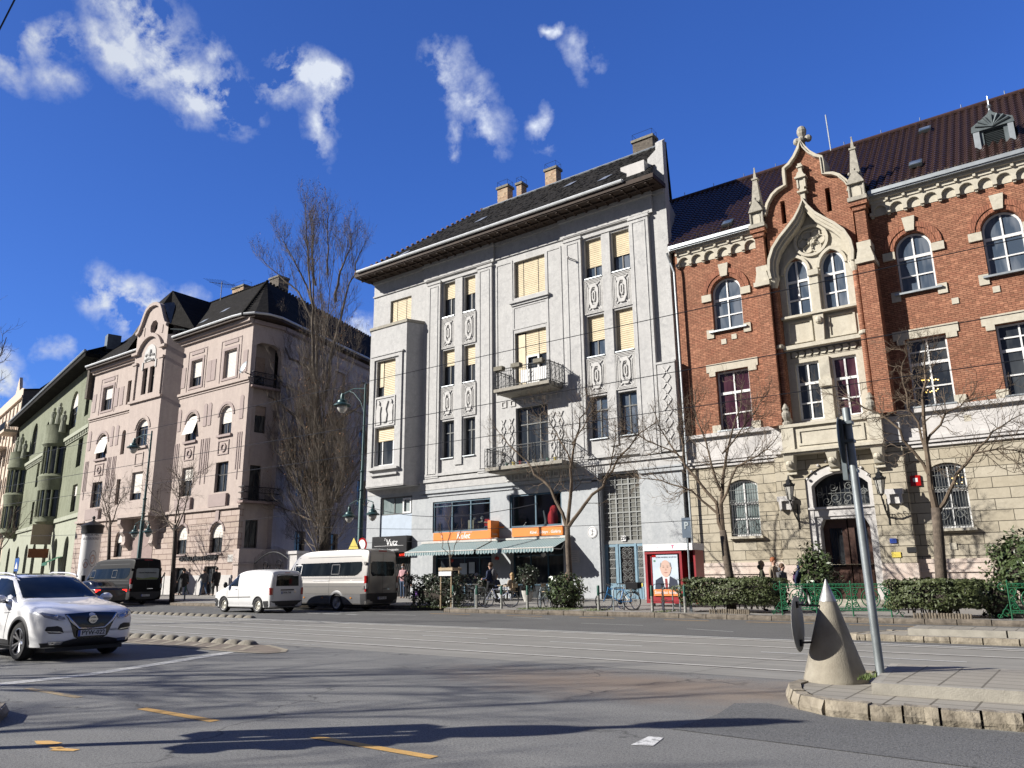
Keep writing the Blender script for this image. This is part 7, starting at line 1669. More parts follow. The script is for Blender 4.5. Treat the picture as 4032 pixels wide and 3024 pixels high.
# bollards
bo=thing('bollard','x','bollard',(0,0,0),'green topped bollards along the far kerb');s=MB();s.lathe([(.05,-.05),(.05,.55),(.052,.56)],n=12);s.build('post',plain('bollard_worn',(.42,.42,.38),.7,var=.35,vs=14),bo,smooth='auto');s=MB();s.lathe([(.053,.54),(.053,.88),(.045,.905),(0,.91)],n=12);s.build('painted_top','bollard_green',bo,smooth='auto')
BL=[(-45.0,27.0,'by the kerb near the person in the long coat',.95),(-25.6,26.75,'between the silver minibus and the dark bush',1),(-22.35,25.75,'right beside the dark bush with the sapling',1),(-21.05,25.75,'between the two bicycles in front of the café',1),(-19.75,25.75,'just right of the pale bicycle in front of the café',1),(-18.45,25.75,'left of the round bush at the tree',1),(-15.2,25.75,'behind the blue bicycle before the blue door',1),(-13.0,25.75,'at the lone bicycle in front of the poster booth',1),(-11.75,25.75,'right of the parking sign pole',1),(-48.9,27.2,'by the kerb in front of the right museum door',.95)]
for i,(x,y,lb,sc)in enumerate(BL):put(bo if i==0 else copy_tree(bo),(x,y,place_z(x,y)),0,'green topped metal bollard '+lb,sc=sc)
rk=thing('bike_rack','x','bike rack',(0,0,0),'galvanised hoop bike racks');s=MB();s.tube([(-.3,0,-.05),(-.3,0,.7),(-.24,0,.8),(.24,0,.8),(.3,0,.7),(.3,0,-.05)],.025,7);s.tube([(-.3,0,.35),(.3,0,.35)],.018,6);s.build('hoop','galvanised',rk,smooth='auto')
RK=[(-21.3,26.3,'between the two bicycles in front of the café'),(-18.1,26.5,'holding the bicycle next to the round bush'),(-14.6,26.2,'holding the blue bicycle before the blue door'),(-12.65,26.3,'holding the lone bicycle before the poster booth'),(-12.05,26.4,'empty, just left of the parking sign pole')]
for i,(x,y,lb)in enumerate(RK):put(rk if i==0 else copy_tree(rk),(x,y,place_z(x,y)),R_(80),'galvanised hoop bike rack '+lb)
# bicycles (local +x forward)
def bicycle(label,col,loc,rz,seatc='black_plastic',basket=False,drop=False):
 t=thing('bicycle',label,'bicycle',(0,0,0),'bicycles locked along the kerb');R0=.335
 for x in(-.52,.52):
  s=MB();M=Matrix.Translation((x,0,R0))@Matrix.Rotation(PI/2,4,'X');k=26
  s.tube([M@Vector((R0*.96*math.cos(2*PI*i/k),R0*.96*math.sin(2*PI*i/k),0))for i in range(k+1)],.017,6,False);w=s.build('wheel','tyre',t,smooth=True)
  s=MB();s.tube([M@Vector((R0*.90*math.cos(2*PI*i/k),R0*.90*math.sin(2*PI*i/k),0))for i in range(k+1)],.008,4,False)
  for i in range(14):a=2*PI*i/14;s.tube([M@Vector((.02*math.cos(a+.6),.02*math.sin(a+.6),.02*(-1)**i)),M@Vector((R0*.9*math.cos(a),R0*.9*math.sin(a),0))],.0025,3,False)
  s.lathe([(.025,-.04),(.025,.04)],n=8,M=M);s.build('spokes','chrome',w)
 bb_,st,hd,hb=Vector((-.08,0,.3)),Vector((-.24,0,.78)),Vector((.36,0,.78)),Vector((.40,0,.62))
 s=MB()
 for a,b,r in((bb_,st,.017),(bb_,hb,.02),(st+Vector((.02,0,-.05)),hd,.017),(hd+Vector((-.02,0,.06)),hb,.02),(bb_,Vector((-.52,.05,R0)),.009),(bb_,Vector((-.52,-.05,R0)),.009),(st,Vector((-.52,.05,R0)),.008),(st,Vector((-.52,-.05,R0)),.008),(hb,Vector((.52,.05,R0)),.012),(hb,Vector((.52,-.05,R0)),.012)):s.tube([a,b],r,6)
 s.build('frame',col,t,smooth='auto');s=MB();hx=hd+Vector((-.03,0,.14))
 s.tube([hd,hx],.013,5);s.tube([hx+Vector((-.12,.3,-.02)),hx+Vector((.03,.25,.02)),hx+Vector((.06,.08,.03)),hx+Vector((.06,-.08,.03)),hx+Vector((.03,-.25,.02)),hx+Vector((-.12,-.3,-.02))],.012,5);s.build('handlebar','black_plastic',t)
 s=MB();s.tube([st,st+Vector((-.04,0,.13))],.012,5);s.add([(-.42,.07,.92),(-.42,-.07,.92),(-.1,0,.93),(-.42,.06,.96),(-.42,-.06,.96),(-.14,0,.955)],[(0,1,2),(3,4,5),(0,1,4,3),(1,2,5,4),(2,0,3,5)]);s.build('saddle',seatc,t)
 s=MB();s.lathe([(.09,-.004),(.09,.004)],n=14,M=Matrix.Translation((-.08,-.04,.3))@Matrix.Rotation(PI/2,4,'X'));s.tube([(-.08,.06,.3),(.04,.07,.2)],.01,4);s.tube([(-.08,-.06,.3),(-.2,-.07,.4)],.01,4);s.box(.0,.08,.07,.15,.185,.205);s.box(-.24,-.16,-.15,-.07,.395,.415);s.build('pedals','black_plastic',t)
 s=MB();s.tube([(-.52+.37*math.cos(a),0,.335+.37*math.sin(a))for a in[.3+.25*i for i in range(10)]],.012,4);s.tube([(-.7,0,.74),(-.3,0,.76)],.012,4);s.build('mudguard','black_plastic',t)
 if basket:
  s=MB()
  for i in range(7):
   for(a,b)in(((-.75+.07*i,-.13),(-.75+.07*i,.13)),):s.tube([(a[0],a[1],1.0),(a[0],a[1],.78),(b[0],b[1],.78),(b[0],b[1],1.0)],.006,3)
  s.box(-.76,-.32,-.14,.14,.77,.99);s.build('basket','black_plastic',t)
 return put(t,loc,rz)
bicycle('dark city bicycle left of the bollard, leaning towards the café walker','black_gloss',(-21.75,26.1,Z(-21.7,26.1)),R_(205))
bicycle('pale lilac bicycle standing in the middle of the café pavement edge',plain('lilac',(.45,.48,.62),.35,.3),(-20.25,26.2,Z(-20.2,26.2)),R_(28))
bicycle('narrow bicycle seen end on beside the round bush','galvanised',(-18.3,26.6,Z(-18.3,26.6)),R_(110))
bicycle('blue racing bicycle in front of the blue house door',plain('bike_blue',(.02,.22,.55),.3,.3),(-14.55,26.05,Z(-14.6,26)),R_(200),basket=True)
bicycle('pale bicycle with a basket behind the blue racing bicycle','old_white_paint',(-14.45,26.65,Z(-14.5,26.6)),R_(150),basket=True)
bicycle('brown mountain bicycle seen end on in front of the poster booth',plain('bike_brown',(.25,.13,.07),.4,.3),(-12.75,26.1,Z(-12.7,26.1)),R_(118))
# ornamental iron railings
def railing(x0,x1,y,label):
 t=thing('iron_railing',label,'railing',((x0+x1)/2,y,Z(x0,y)));z=Z((x0+x1)/2,y);F=Fr(0,y);L=x1-x0;n_=max(1,round(L/1.05))
 for i in range(n_+1):
  u=x0+L*i/n_;s=MB();s.tube([F.P(u,z-.02,0),F.P(u,z+.98,0)],.022,6);s.lathe([(.02,.98),(.035,1.0),(.012,1.04),(0,1.07)],F.P(u,z,0),6)
  s.tube([F.P(u,z+.03,0),F.P(u,z+.03,-.25)],.014,4);s.build('post','green_iron',t)
 s=MB()
 for zz in(.18,.24,.84,.95):s.tube([F.P(x0,z+zz,0),F.P(x1,z+zz,0)],.014,5)
 s.build('rail','green_iron',t);s=MB()
 for i in range(n_):
  a=x0+L*i/n_;w=L/n_;c=a+w/2;
  s.tube([F.P(c+.26*math.cos(k*PI/9),z+.54+.27*math.sin(k*PI/9),0)for k in range(19)],.017,4,False)
  for q in range(8):
   an=q*PI/4+.2;cc=(c+.12*math.cos(an),.54+.12*math.sin(an));scroll(s,F,cc[0],z+cc[1],.08,.0,1 if q%2 else-1,1.1,.016,an)
  for sg in(-1,1):
   for zz in(.34,.54,.74):scroll(s,F,c+sg*w*.40,z+zz,.085,.0,sg,1.4,.016,zz*9)
   s.tube([F.P(c+sg*w*.3,z+.25,0),F.P(c+sg*w*.42,z+.54,0),F.P(c+sg*w*.3,z+.83,0)],.016,4)
  for k in range(int(w/.1)):scroll(s,F,a+.05+.1*k,z+.9,.035,0,1,1,.011);scroll(s,F,a+.05+.1*k,z+.21,.025,0,1,1,.010)
 s.build('scrollwork','green_iron',t);s=MB()
 for u,sg in((x0,-1),(x1,1)):
  scroll(s,F,u+.12*sg,z+.85,.12,0,-sg,1.2,.014,PI/2);scroll(s,F,u+.1*sg,z+.2,.11,0,sg,1.2,.014,-PI/2);s.tube([F.P(u+.05*sg,z+.4,0),F.P(u+.12*sg,z+.3,0),F.P(u+.3*sg,z+.02,0)],.012,4);scroll(s,F,u+.28*sg,z+.1,.07,0,sg,1.1,.01)
 s.build('end_scroll','green_iron',t);return t
railing(-8.35,-5.15,25.55,'ornate green cast iron railing behind the concrete cone');railing(-2.15,3.3,25.55,'ornate green cast iron railing cut by the right edge of the view')
s=MB();s.box(-2.6,-.6,26.3,27.6,.15,.62);tag(s.build('planter_box','concrete_dark'),'low dark planter under the laurel at the right edge','planter')
# concrete cone with round sign, and the tall sign pole
cx,cy=-2.86,10.55
t=thing('concrete_cone','tall weathered concrete cone with a metal tip on the tip of the tram platform','concrete cone',(cx,cy,.14))
s=MB();s.lathe([(.375,.13),(.38,.17),(.10,1.10)],(cx,cy,0),40);s.build('cone',plain('cone_concrete',(.43,.39,.31),.9,var=.16,vs=3.5,bump=.35,bs=70,col2=(.30,.265,.205)),t,smooth='auto')
s=MB();s.lathe([(.105,1.095),(.005,1.37),(0,1.372)],(cx,cy,0),32);s.build('metal_tip',plain('old_alu',(.55,.54,.52),.5,.5,var=.15,vs=9),t,smooth='auto')
t2=thing('round_traffic_sign','round traffic sign seen almost edge on, bolted to the left side of the concrete cone','traffic sign',(cx-.33,cy,.9))
M=Matrix.Translation((cx-.43,cy+.0,.84))@Matrix.Rotation(R_(105),4,'Z')@Matrix.Rotation(PI/2,4,'X')
sx_,sy_=-3.17,10.25;M=Matrix.Translation((sx_,sy_,.83))@Matrix.Rotation(R_(5),4,'Z')@Matrix.Rotation(-PI/2,4,'Y')
s=MB();s.lathe([(.335,-.006),(.34,0),(.335,.006)],n=40,M=M);s.build('plate',plain('sign_back',(.33,.33,.31),.6,.3,var=.15,vs=4),t2)
s=MB();s.tube([(sx_,sy_,1.06),(cx-.08,cy-.08,1.04)],.012,5);s.tube([(sx_,sy_,.60),(cx-.2,cy-.12,.60)],.012,5)
for z in(1.06,.60):s.box(sx_+.005,sx_+.03,sy_-.03,sy_+.03,z-.04,z+.04)
s.build('bolt_arm','iron',t2)
px_,py_=-2.35,10.62
plain('pole_grey',(.27,.30,.31),.5,.3,var=.15,vs=6)
t=thing('sign_pole','tall grey metal pole leaning slightly left behind the concrete cone','sign pole',(px_,py_,.14))
TOP=Vector((px_-.12,py_+.35,3.62));s=MB();s.tube([(px_,py_,.1),tuple(TOP)],.052,16);s.build('pole','pole_grey',t,smooth='auto')
t3=thing('traffic_sign','tall narrow traffic sign seen from behind near the top of the leaning pole','traffic sign',tuple(TOP))
s=MB();b=Vector((px_,py_,.1)).lerp(TOP,.84);M=Matrix.Translation(b+Vector((-.11,0,0)))@Matrix.Rotation(R_(6),4,'Z');s.lathe([(.32,-.006),(.325,0),(.32,.006)],n=30,M=M@Matrix.Translation((0,0,.12))@Matrix.Rotation(-PI/2,4,'Y'));s.build('plate','dark_zinc',t3)
s=MB();M2=Matrix.Translation(b);s.obox(M2,-.12,-.06,-.09,.09,-.42,.40);
for z in(-.3,.1,.35):s.obox(M2,-.11,.06,-.065,.065,z-.02,z+.02)
s.build('clamp','dark_zinc',t3)
# parking sign
t=thing('parking_sign','thin grey pole with a small P sign beside the poster booth','parking sign',(-11.68,26.1,.15));s=MB();s.tube([(-11.68,26.1,.1),(-11.66,26.12,3.4)],.034,8);s.build('pole','galvanised',t);s=MB();s.box(-11.83,-11.5,26.06,26.075,2.7,3.4);s.build('plate',plain('sign_dusk',(.08,.12,.17),.5),t);text_mesh('P',.34,'galvanised',facM(Fr(0,26.05),-11.66,3.12,0),t,bold=.01)
# poster phone booth
t=thing('phone_booth','dark red phone booth carrying a large election poster of a smiling man in a suit','phone booth',(-13.2,29,.2));zb=.22;F=Fr(0,28.7)
bx0,bx1=-14.72,-13.12
s=MB();
for u in(bx0,bx1-.1):F.box(s,u,u+.1,zb+.12,2.36,-1.0,.0)
F.box(s,bx0,bx1,zb+.12,zb+.28,-.2,.01);F.box(s,bx0,bx1,2.24,2.36,-.2,.01);F.box(s,bx0+.1,bx1-.1,zb+.2,2.3,-.14,-.1);F.box(s,bx1,bx1+.45,zb+.12,2.36,-1.0,-.9);F.box(s,bx1+.4,bx1+.48,zb+.12,2.36,-1.0,-.2)
s.build('frame','booth_red',t);s=MB();F.box(s,bx0-.03,bx1+.5,2.36,2.62,-1.05,.06);s.build('canopy','poster_white',t)
s=MB();F.box(s,bx0+.15,bx0+.3,zb-.05,zb+.12,-.15,-.02);F.box(s,bx1-.4,bx1-.1,zb-.05,zb+.12,-.15,-.02);F.box(s,bx1+.1,bx1+.42,.9,1.9,-.9,-.6);s.build('phone_set','iron',t)
text_mesh('T',.16,'magenta',facM(F,-13.45,2.49,.062),t,bold=.006)
for k in range(6):
 s=MB();F.box(s,-14.1+.09*k,-14.07+.09*k,2.46,2.49,.06,.063);s.build('dot','magenta',t)if k==0 else None
ps_=MB();F.box(ps_,-14.42,-13.32,.72,2.2,-.09,-.05);po=ps_.build('poster','poster_blue',t)
s=MB();F.box(s,-14.46,-13.24,.62,2.24,-.099,-.08);s.build('poster_back','black_gloss',t)
s=MB();F.box(s,-14.42,-13.32,.62,.87,-.05,-.044);s.build('orange_band','poster_orange',po);text_mesh('Simicskó István',.165,'poster_white',facM(F,-13.87,.75,-.042),po,bold=.002);text_mesh('ELŐRE MENJÜNK, NE HÁTRA!',.068,'suit_navy',facM(F,-13.80,2.1,-.048),po)
s=MB();F.box(s,-14.42,-14.25,2.11,2.2,-.05,-.045);s.build('flag_band','tail_red',po);s=MB();F.box(s,-14.36,-14.28,1.93,2.0,-.05,-.045);s.build('flag_band','flag_green',po)
def flat(poly,mat,d,nm):s=MB();F.prism(s,poly,d-.004,d);s.build(nm,mat,po)
cxp=-13.85
flat([(cxp-.5,.87),(cxp+.5,.87),(cxp+.46,1.22),(cxp+.2,1.36),(cxp-.2,1.36),(cxp-.46,1.22)],'suit_navy',-.044,'jacket');flat([(cxp-.16,1.38),(cxp+.16,1.38),(cxp+.08,.87),(cxp-.06,.87)],'poster_white',-.041,'shirt');flat([(cxp-.05,1.28),(cxp+.05,1.28),(cxp+.07,.87),(cxp-.05,.87)],'tie_red',-.038,'tie')
hd=[(cxp+.235*math.cos(a*PI/12)*(1-.12*max(0,-math.sin(a*PI/12))),1.66+.33*math.sin(a*PI/12))for a in range(24)];flat(hd,'paper_face',-.036,'face')
for sg in(-1,1):flat([(cxp+sg*.09-.035,1.71),(cxp+sg*.09+.035,1.71),(cxp+sg*.09+.03,1.73),(cxp+sg*.09-.03,1.735)],'hair_brown',-.031,'eye');flat([(cxp+sg*.09-.05,1.77),(cxp+sg*.09+.05,1.77),(cxp+sg*.09,1.79)],'cloth_beige',-.031,'brow');flat([(cxp+sg*.225,1.6),(cxp+sg*.255,1.7),(cxp+sg*.235,1.76),(cxp+sg*.215,1.7)],'paper_face',-.038,'ear');flat([(cxp+sg*.2,1.72),(cxp+sg*.24,1.72),(cxp+sg*.21,1.9),(cxp+sg*.17,1.86)],'hair_grey',-.034,'hair')
flat([(cxp-.03,1.6),(cxp+.04,1.6),(cxp+.015,1.68)],'skin',-.031,'nose');flat([(cxp-.09,1.52),(cxp,1.49),(cxp+.09,1.52),(cxp,1.515)],'tie_red',-.031,'mouth')
# advertising column
ax,ay=-51.2,25.9;ax,ay=-49.9,23.6;ax,ay=-59.8,28.0
t=thing('advertising_column','tall round advertising column with a domed cap behind the black minibus','advertising column',(ax,ay,.15));M=Matrix.Translation((ax,ay,0))
s=MB();M=M@Matrix.Diagonal((.66,.66,.95,1));s.lathe([(1.05,.15),(1.05,.6),(.98,.65),(.98,5.1)],n=32,M=M);s.build('drum','poster_white',t,smooth='auto');s=MB();s.lathe([(1.05,5.05),(1.12,5.1),(1.12,5.5),(1.2,5.6),(1.2,5.7),(.5,5.95),(.16,6.05),(.1,6.2),(.2,6.3),(.1,6.4),(0,6.45)],n=32,M=M);s.build('cap','iron',t,smooth='auto')
dr_=Vector((-ax,-ay,0)).normalized();a0=math.atan2(dr_.y,dr_.x)
def onc(u,z,r=.985):a=a0+u/.98;return(ax+.66*r*math.cos(a),ay+.66*r*math.sin(a),z*.95+1.0)
def curved(poly,mat,r,nm):
 s=MB();tri=tessellate_polygon([[Vector((a,b,0))for a,b in poly]]);s.add([onc(u,z,r)for u,z in poly],[tuple(q)for q in tri]);s.build(nm,mat,t)
def ell(cu,cz,a,b,k=14):return[(cu+a*math.cos(2*PI*i/k),cz+b*math.sin(2*PI*i/k))for i in range(k)]
for sgn,rows in(('VÉDJÜK MEG',3.9),('A GYEREKEKET',3.6)):
 o=text_mesh(sgn,.27,'cloth_grey',Matrix.Identity(4),t,'lettering')
 for v in o.data.vertices:q=onc(v.co.x,rows+v.co.y,.99+v.co.z);v.co=Vector(q)
curved([(-.65,3.3),(.5,3.3),(.5,3.37),(-.65,3.37)],'tail_red',.99,'red_line')
for i in range(4):pass
curved(ell(-.32,1.75,.3,.33),'hair_dark',.987,'hair');curved(ell(.36,2.1,.38,.62),'hair_dark',.987,'hair');curved(ell(-.3,1.62,.22,.25),'paper_face',.993,'face');curved(ell(.34,2.05,.25,.36),'paper_face',.993,'face');curved([(-.75,.9),(.75,.9),(.7,1.5),(.2,1.7),(-.5,1.35)],'cloth_grey',.99,'coat')
for cu,cz in((-.38,1.66),(-.22,1.66),(.25,2.12),(.43,2.12)):curved(ell(cu,cz,.035,.018,6),'hair_dark',.997,'eye')
# street lamps
def lamphead(mb,gl,p,s_=1.0):
 M=Matrix.Translation(Vector(p));mb.lathe([(.0,.05*s_),(.05*s_,.05*s_),(.09*s_,-.06*s_),(.09*s_,-.2*s_),(.2*s_,-.28*s_),(.22*s_,-.36*s_),(.36*s_,-.46*s_),(.36*s_,-.5*s_),(.0,-.5*s_)],n=18,M=M);gl.lathe([(.0,-.5*s_),(.22*s_,-.5*s_),(.2*s_,-.64*s_),(.1*s_,-.78*s_),(0,-.82*s_)],n=14,M=M)
def streetlamp(x,y,label,htop=11.2,arm=-1.75,low=4.9,hz=None):
 t=thing('street_lamp',label,'street lamp',(x,y,.15),'green period street lamps');s=MB()
 s.lathe([(.17,.1),(.17,1.3),(.14,1.4),(.13,5.2),(.1,5.3),(.095,6.6),(.075,6.7),(.055,htop),(0,htop+.05)],(x,y,0),12)
 for z in(1.35,5.25,5.7,6.65):s.lathe([(.16 if z<2 else .12,z-.04),(.18 if z<2 else .14,z),(.16 if z<2 else .12,z+.04)],(x,y,0),12)
 s.build('pole','pole_green',t,smooth='auto');s=MB();L=arm
 s.tube([(x,y,htop-.25),(x+L*.5,y,htop-.12),(x+L,y,htop-.3)],.03,6);s.tube([(x,y,htop-1.6),(x+L*.18,y,htop-.9),(x+L*.5,y,htop-.35),(x+L*.7,y,htop-.2)],.02,5)
 for k in range(3):s.tube([(x+L*(.1+.12*k)+.12*math.cos(a),y,htop-.7+.15*k+.12*math.sin(a))for a in[i*PI/5 for i in range(9)]],.014,4)
 for sg in(-1,1):s.tube([(x,y,low+.1),(x+.35*sg,y,low+.32),(x+.85*sg,y,low+.15),(x+.85*sg,y,low)],.025,5);s.tube([(x,y,low-.5),(x+.4*sg,y,low+.05),(x+.6*sg,y,low+.25)],.016,4)
 s.build('arm','pole_green',t);a,g=MB(),MB();lamphead(a,g,(x+L,y,htop-.3),1.25)
 for sg in(-1,1):lamphead(a,g,(x+.85*sg,y,low),.95)
 h=a.build('lamp_head','pole_green',t,smooth='auto');g.build('lamp_glass','lamp_glass',h,smooth=True);return t
streetlamp(-29.2,26.6,'green street lamp rising behind the silver minibus');streetlamp(-50.1,26.6,'green street lamp rising behind the black minibus',arm=-2.2);streetlamp(-78,26.8,'distant street lamp near the left edge',arm=-2.2)
s=MB();s.box(-69.2,-68.5,26.7,26.74,2.2,3.2);s.tube([(-68.9,26.8,.1),(-68.9,26.8,3.3)],.04,6);t=s.build('crossing_sign','sign_blue');tag(t,'blue pedestrian crossing sign at the far left edge','traffic sign')
s=MB();s.add([(-69.1,26.69,2.4),(-68.6,26.69,2.4),(-68.85,26.69,2.95)],[(0,1,2)]);s.build('symbol','sign_white',t)
t=thing('warning_sign','yellow triangular sign just above the silver minibus roof','traffic sign',(-29.2,26.2,2.6));s=MB();s.add([(-29.6,26.2,2.75),(-28.8,26.2,2.75),(-29.2,26.2,3.35)],[(0,1,2)]);s.build('triangle','sign_yellow',t);t=thing('warning_sign','round red rimmed sign just above the silver minibus roof','traffic sign',(-28.75,26.35,2.6));s=MB();s.lathe([(.33,-.01),(.33,.01)],n=20,M=Matrix.Translation((-28.75,26.35,3.0))@Matrix.Rotation(PI/2,4,'X'));s.build('disc','tail_red',t);s=MB();s.lathe([(.24,-.01),(.24,.014)],n=20,M=Matrix.Translation((-28.75,26.34,3.0))@Matrix.Rotation(PI/2,4,'X'));s.build('disc_centre','sign_white',t)
# out-of-frame signal and lamp standing up-sun; only their shadows show
t=thing('traffic_light','traffic light with a round sign standing just left of the view','traffic light',(-9.25,2.2,.13));s=MB();s.tube([(-9.25,2.2,.1),(-9.25,2.2,2.9),(-9.15,2.1,4.9)],.075,10);s.build('pole','galvanised',t)
for sg in(-1,1):
 s=MB();x=-9.25+sg*.2;y=2.2-sg*.2;s.box(x-.13,x+.13,y-.12,y+.12,1.7,2.9)
 for k in range(3):s.lathe([(.1,0),(.12,.16)],n=10,M=Matrix.Translation((x,y-.12,1.9+.4*k))@Matrix.Rotation(PI/2,4,'X'))
 s.build('signal_head','black_plastic',t)
s=MB();s.lathe([(.32,-.01),(.32,.01)],n=24,M=Matrix.Translation((-9.25,2.12,3.3))@Matrix.Diagonal((1,1,1.5,1))@Matrix.Rotation(R_(70),4,'Z')@Matrix.Rotation(PI/2,4,'Y'));s.lathe([(.24,-.01),(.24,.01)],n=24,M=Matrix.Translation((-9.25,2.12,4.45))@Matrix.Diagonal((1,1,1.9,1))@Matrix.Rotation(R_(60),4,'Z')@Matrix.Rotation(PI/2,4,'Y'));s.build('sign_plate','sign_back',t)
# overhead wires
def wire(label,pts,r=.014,sag=0.0):
 s=MB();s.tube(pts,r,4);o=s.build('overhead_wire','iron');tag(o,label,'overhead wire','overhead tram and span wires');return o
def sagw(a,b,sag,n=16):a,b=Vector(a),Vector(b);return[tuple(a.lerp(b,i/n)-Vector((0,0,sag*4*(i/n)*(1-i/n))))for i in range(n+1)]
wire('upper tram wire crossing the facades from left to right',sagw((-110,13.3,6.9),(20,13.3,6.3),.1,40),.008);wire('lower tram wire crossing the facades below the first',sagw((-110,13.3,5.75),(20,13.3,5.15),.1,40),.008)
wire('tram wire of the farther track',sagw((-110,17,5.7),(20,17,5.3),.1,40),.009)
wire('span wire from the lamp pole down towards the sign with the P',sagw((-29.2,26.6,5.0),(-13.6,19.6,3.6),.5),.012);wire('span wire running left from the lamp pole behind the white van',sagw((-29.2,26.6,5.0),(-62,24,4.6),.4,24),.012);wire('span wire along the café signs to the school corner',sagw((-31,25,3.9),(-8,25,3.25),.25,24),.009)
wire('wire crossing the top left corner of the sky',[(-36.5,10,24.3),(-31,10,28.2)],.035)
wire('thin white banner cord along the black shop sign',[(-33,29,3.25),(-19.3,29.5,3.15)],.01)
# ================================================================== vehicles
def cr(p0,p1,p2,p3,t):return tuple(.5*((2*b)+(-a+c)*t+(2*a-5*b+4*c-d)*t*t+(-a+3*b-3*c+d)*t**3)for a,b,c,d in zip(p0,p1,p2,p3))
def dense(pts,m):
 out=[];n=len(pts)
 for i in range(n-1):
  p0=pts[max(i-1,0)];p3=pts[min(i+2,n-1)]
  for k in range(m):out.append(cr(p0,pts[i],pts[i+1],p3,k/m))
 out.append(pts[-1]);return out
def prof(zb,zs,zt,wb,wt,wm=None):
 ws=wb*.985
 if zt-zs<.12:return[(0,zb),(wb*.86,zb),(wb*.97,zb+.10),(wb,zb+(zs-zb)*.45),(wb,zs-.16),(ws,zs-.05),(wb*.93,zs),(wt*1.02,zs+(zt-zs)*.5),(wt*.7,zt-.01),(wt*.35,zt),(0,zt)]
 return[(0,zb),(wb*.86,zb),(wb*.97,zb+.10),(wb,zb+(zs-zb)*.45),(wb,zs-.16),(ws,zs-.04),(ws*.5+.5*(wt+.09),zs+(zt-zs)*.35),(wt+.055,zt-.16),(wt-.01,zt-.055),(wt*.6,zt-.008),(0,zt)]
def carbody(t,stations,matn,wheels,wr,ms=4,mp=3):
 st=[[(x,y,z)for y,z in prof(*a)]for x,*a in stations];n=len(st[0])
 rails=[dense([s[j]for s in st],ms)for j in range(n)];NS=len(rails[0]);rows=[dense([rails[j][i]for j in range(n)],mp)for i in range(NS)]
 k=len(rows[0]);vs=[];fs=[]
 for r in rows:vs+=[(a,max(0,b),c)for a,b,c in r]+[(a,-max(0,b),c)for a,b,c in r[1:-1][::-1]]
 m=2*k-2
 for i in range(NS-1):
  for j in range(m):fs.append((i*m+j,i*m+(j+1)%m,(i+1)*m+(j+1)%m,(i+1)*m+j))
 fs+=[tuple(range(m)),tuple((NS-1)*m+j for j in range(m))[::-1]]
 mb=MB();mb.add(vs,fs);body=mb.build('body',matn,t,smooth='auto');bvh=BVHTree.FromPolygons([Vector(v)for v in vs],fs)
 cut=MB()
 for x,w in wheels:
  for sg in(-1,1):
   n0=len(cut.v);cut.lathe([(wr+.055,-.17),(wr+.055,.17)],n=28,M=Matrix.Translation((x,sg*w,wr))@Matrix.Rotation(PI/2,4,'X'))
 co=cut.build('cutter','tyre');md=body.modifiers.new('b','BOOLEAN');md.object=co;md.operation='DIFFERENCE';md.solver='EXACT'
 dg=bpy.context.evaluated_depsgraph_get();dg.update();me=bpy.data.meshes.new_from_object(body.evaluated_get(dg));body.modifiers.clear();body.data=me;me.name='body';bpy.data.objects.remove(co)
 me.materials.clear();me.materials.append(MAT[matn]);me.shade_smooth();me.set_sharp_from_angle(angle=R_(35));return body,bvh
DIRS=dict(front=(lambda a,b:Vector((9,a,b)),Vector((-1,0,0))),rear=(lambda a,b:Vector((-9,a,b)),Vector((1,0,0))),left=(lambda a,b:Vector((a,5,b)),Vector((0,-1,0))),right=(lambda a,b:Vector((a,-5,b)),Vector((0,1,0))),top=(lambda a,b:Vector((a,b,6)),Vector((0,0,-1))))
def decal(bvh,poly,side,matn,parent,name,off=.005,cuts=3):
 f,d=DIRS[side];bm=bmesh.new();vv=[bm.verts.new((a,b,0))for a,b in poly];bm.faces.new(vv);bmesh.ops.triangulate(bm,faces=bm.faces[:]);
 if cuts:bmesh.ops.subdivide_edges(bm,edges=bm.edges[:],cuts=cuts,use_grid_fill=True)
 last=None;bad=[]
 for v in bm.verts:
  h=bvh.ray_cast(f(v.co.x,v.co.y),d)
  if h[0]is None:bad.append(v);continue
  v.co=h[0]-d*off
 bmesh.ops.delete(bm,geom=bad,context='VERTS');me=bpy.data.meshes.new(name);bm.to_mesh(me);bm.free();me.materials.append(MAT[matn]);me.shade_smooth();o=bpy.data.objects.new(name,me);COL.objects.link(o);setp(o,parent);return o
def ringdecal(bvh,cx_,cz,r0,r1,sd,matn,parent,off=.012,a0=-12,a1=192,n=26):
 f,d=DIRS[sd];s=MB();g=[]
 for i in range(n+1):
  a=R_(a0+(a1-a0)*i/n);row=[]
  for r in(r0,(r0+r1)/2,r1):
   x,z=cx_+r*math.cos(a),cz+r*math.sin(a);h=bvh.ray_cast(f(x,z),d);p=h[0]if h[0]is not None else Vector((x,.9 if sd=='left' else-.9,z));row.append(p-d*off*(1.0 if r!=r1 else .2))
  row.insert(0,row[0]+d*.09);g.append(row)
 for i in range(n):
  for j in range(3):s.add([g[i][j],g[i+1][j],g[i+1][j+1],g[i][j+1]],[(0,1,2,3)])
 return s.build('arch_trim',matn,parent,smooth='auto')
def line2(a,b,w=.007):
 a,b=Vector(a),Vector(b);t=(b-a).normalized();n_=Vector((-t.y,t.x))*w;return[tuple(a+n_),tuple(a-n_),tuple(b-n_),tuple(b+n_)]
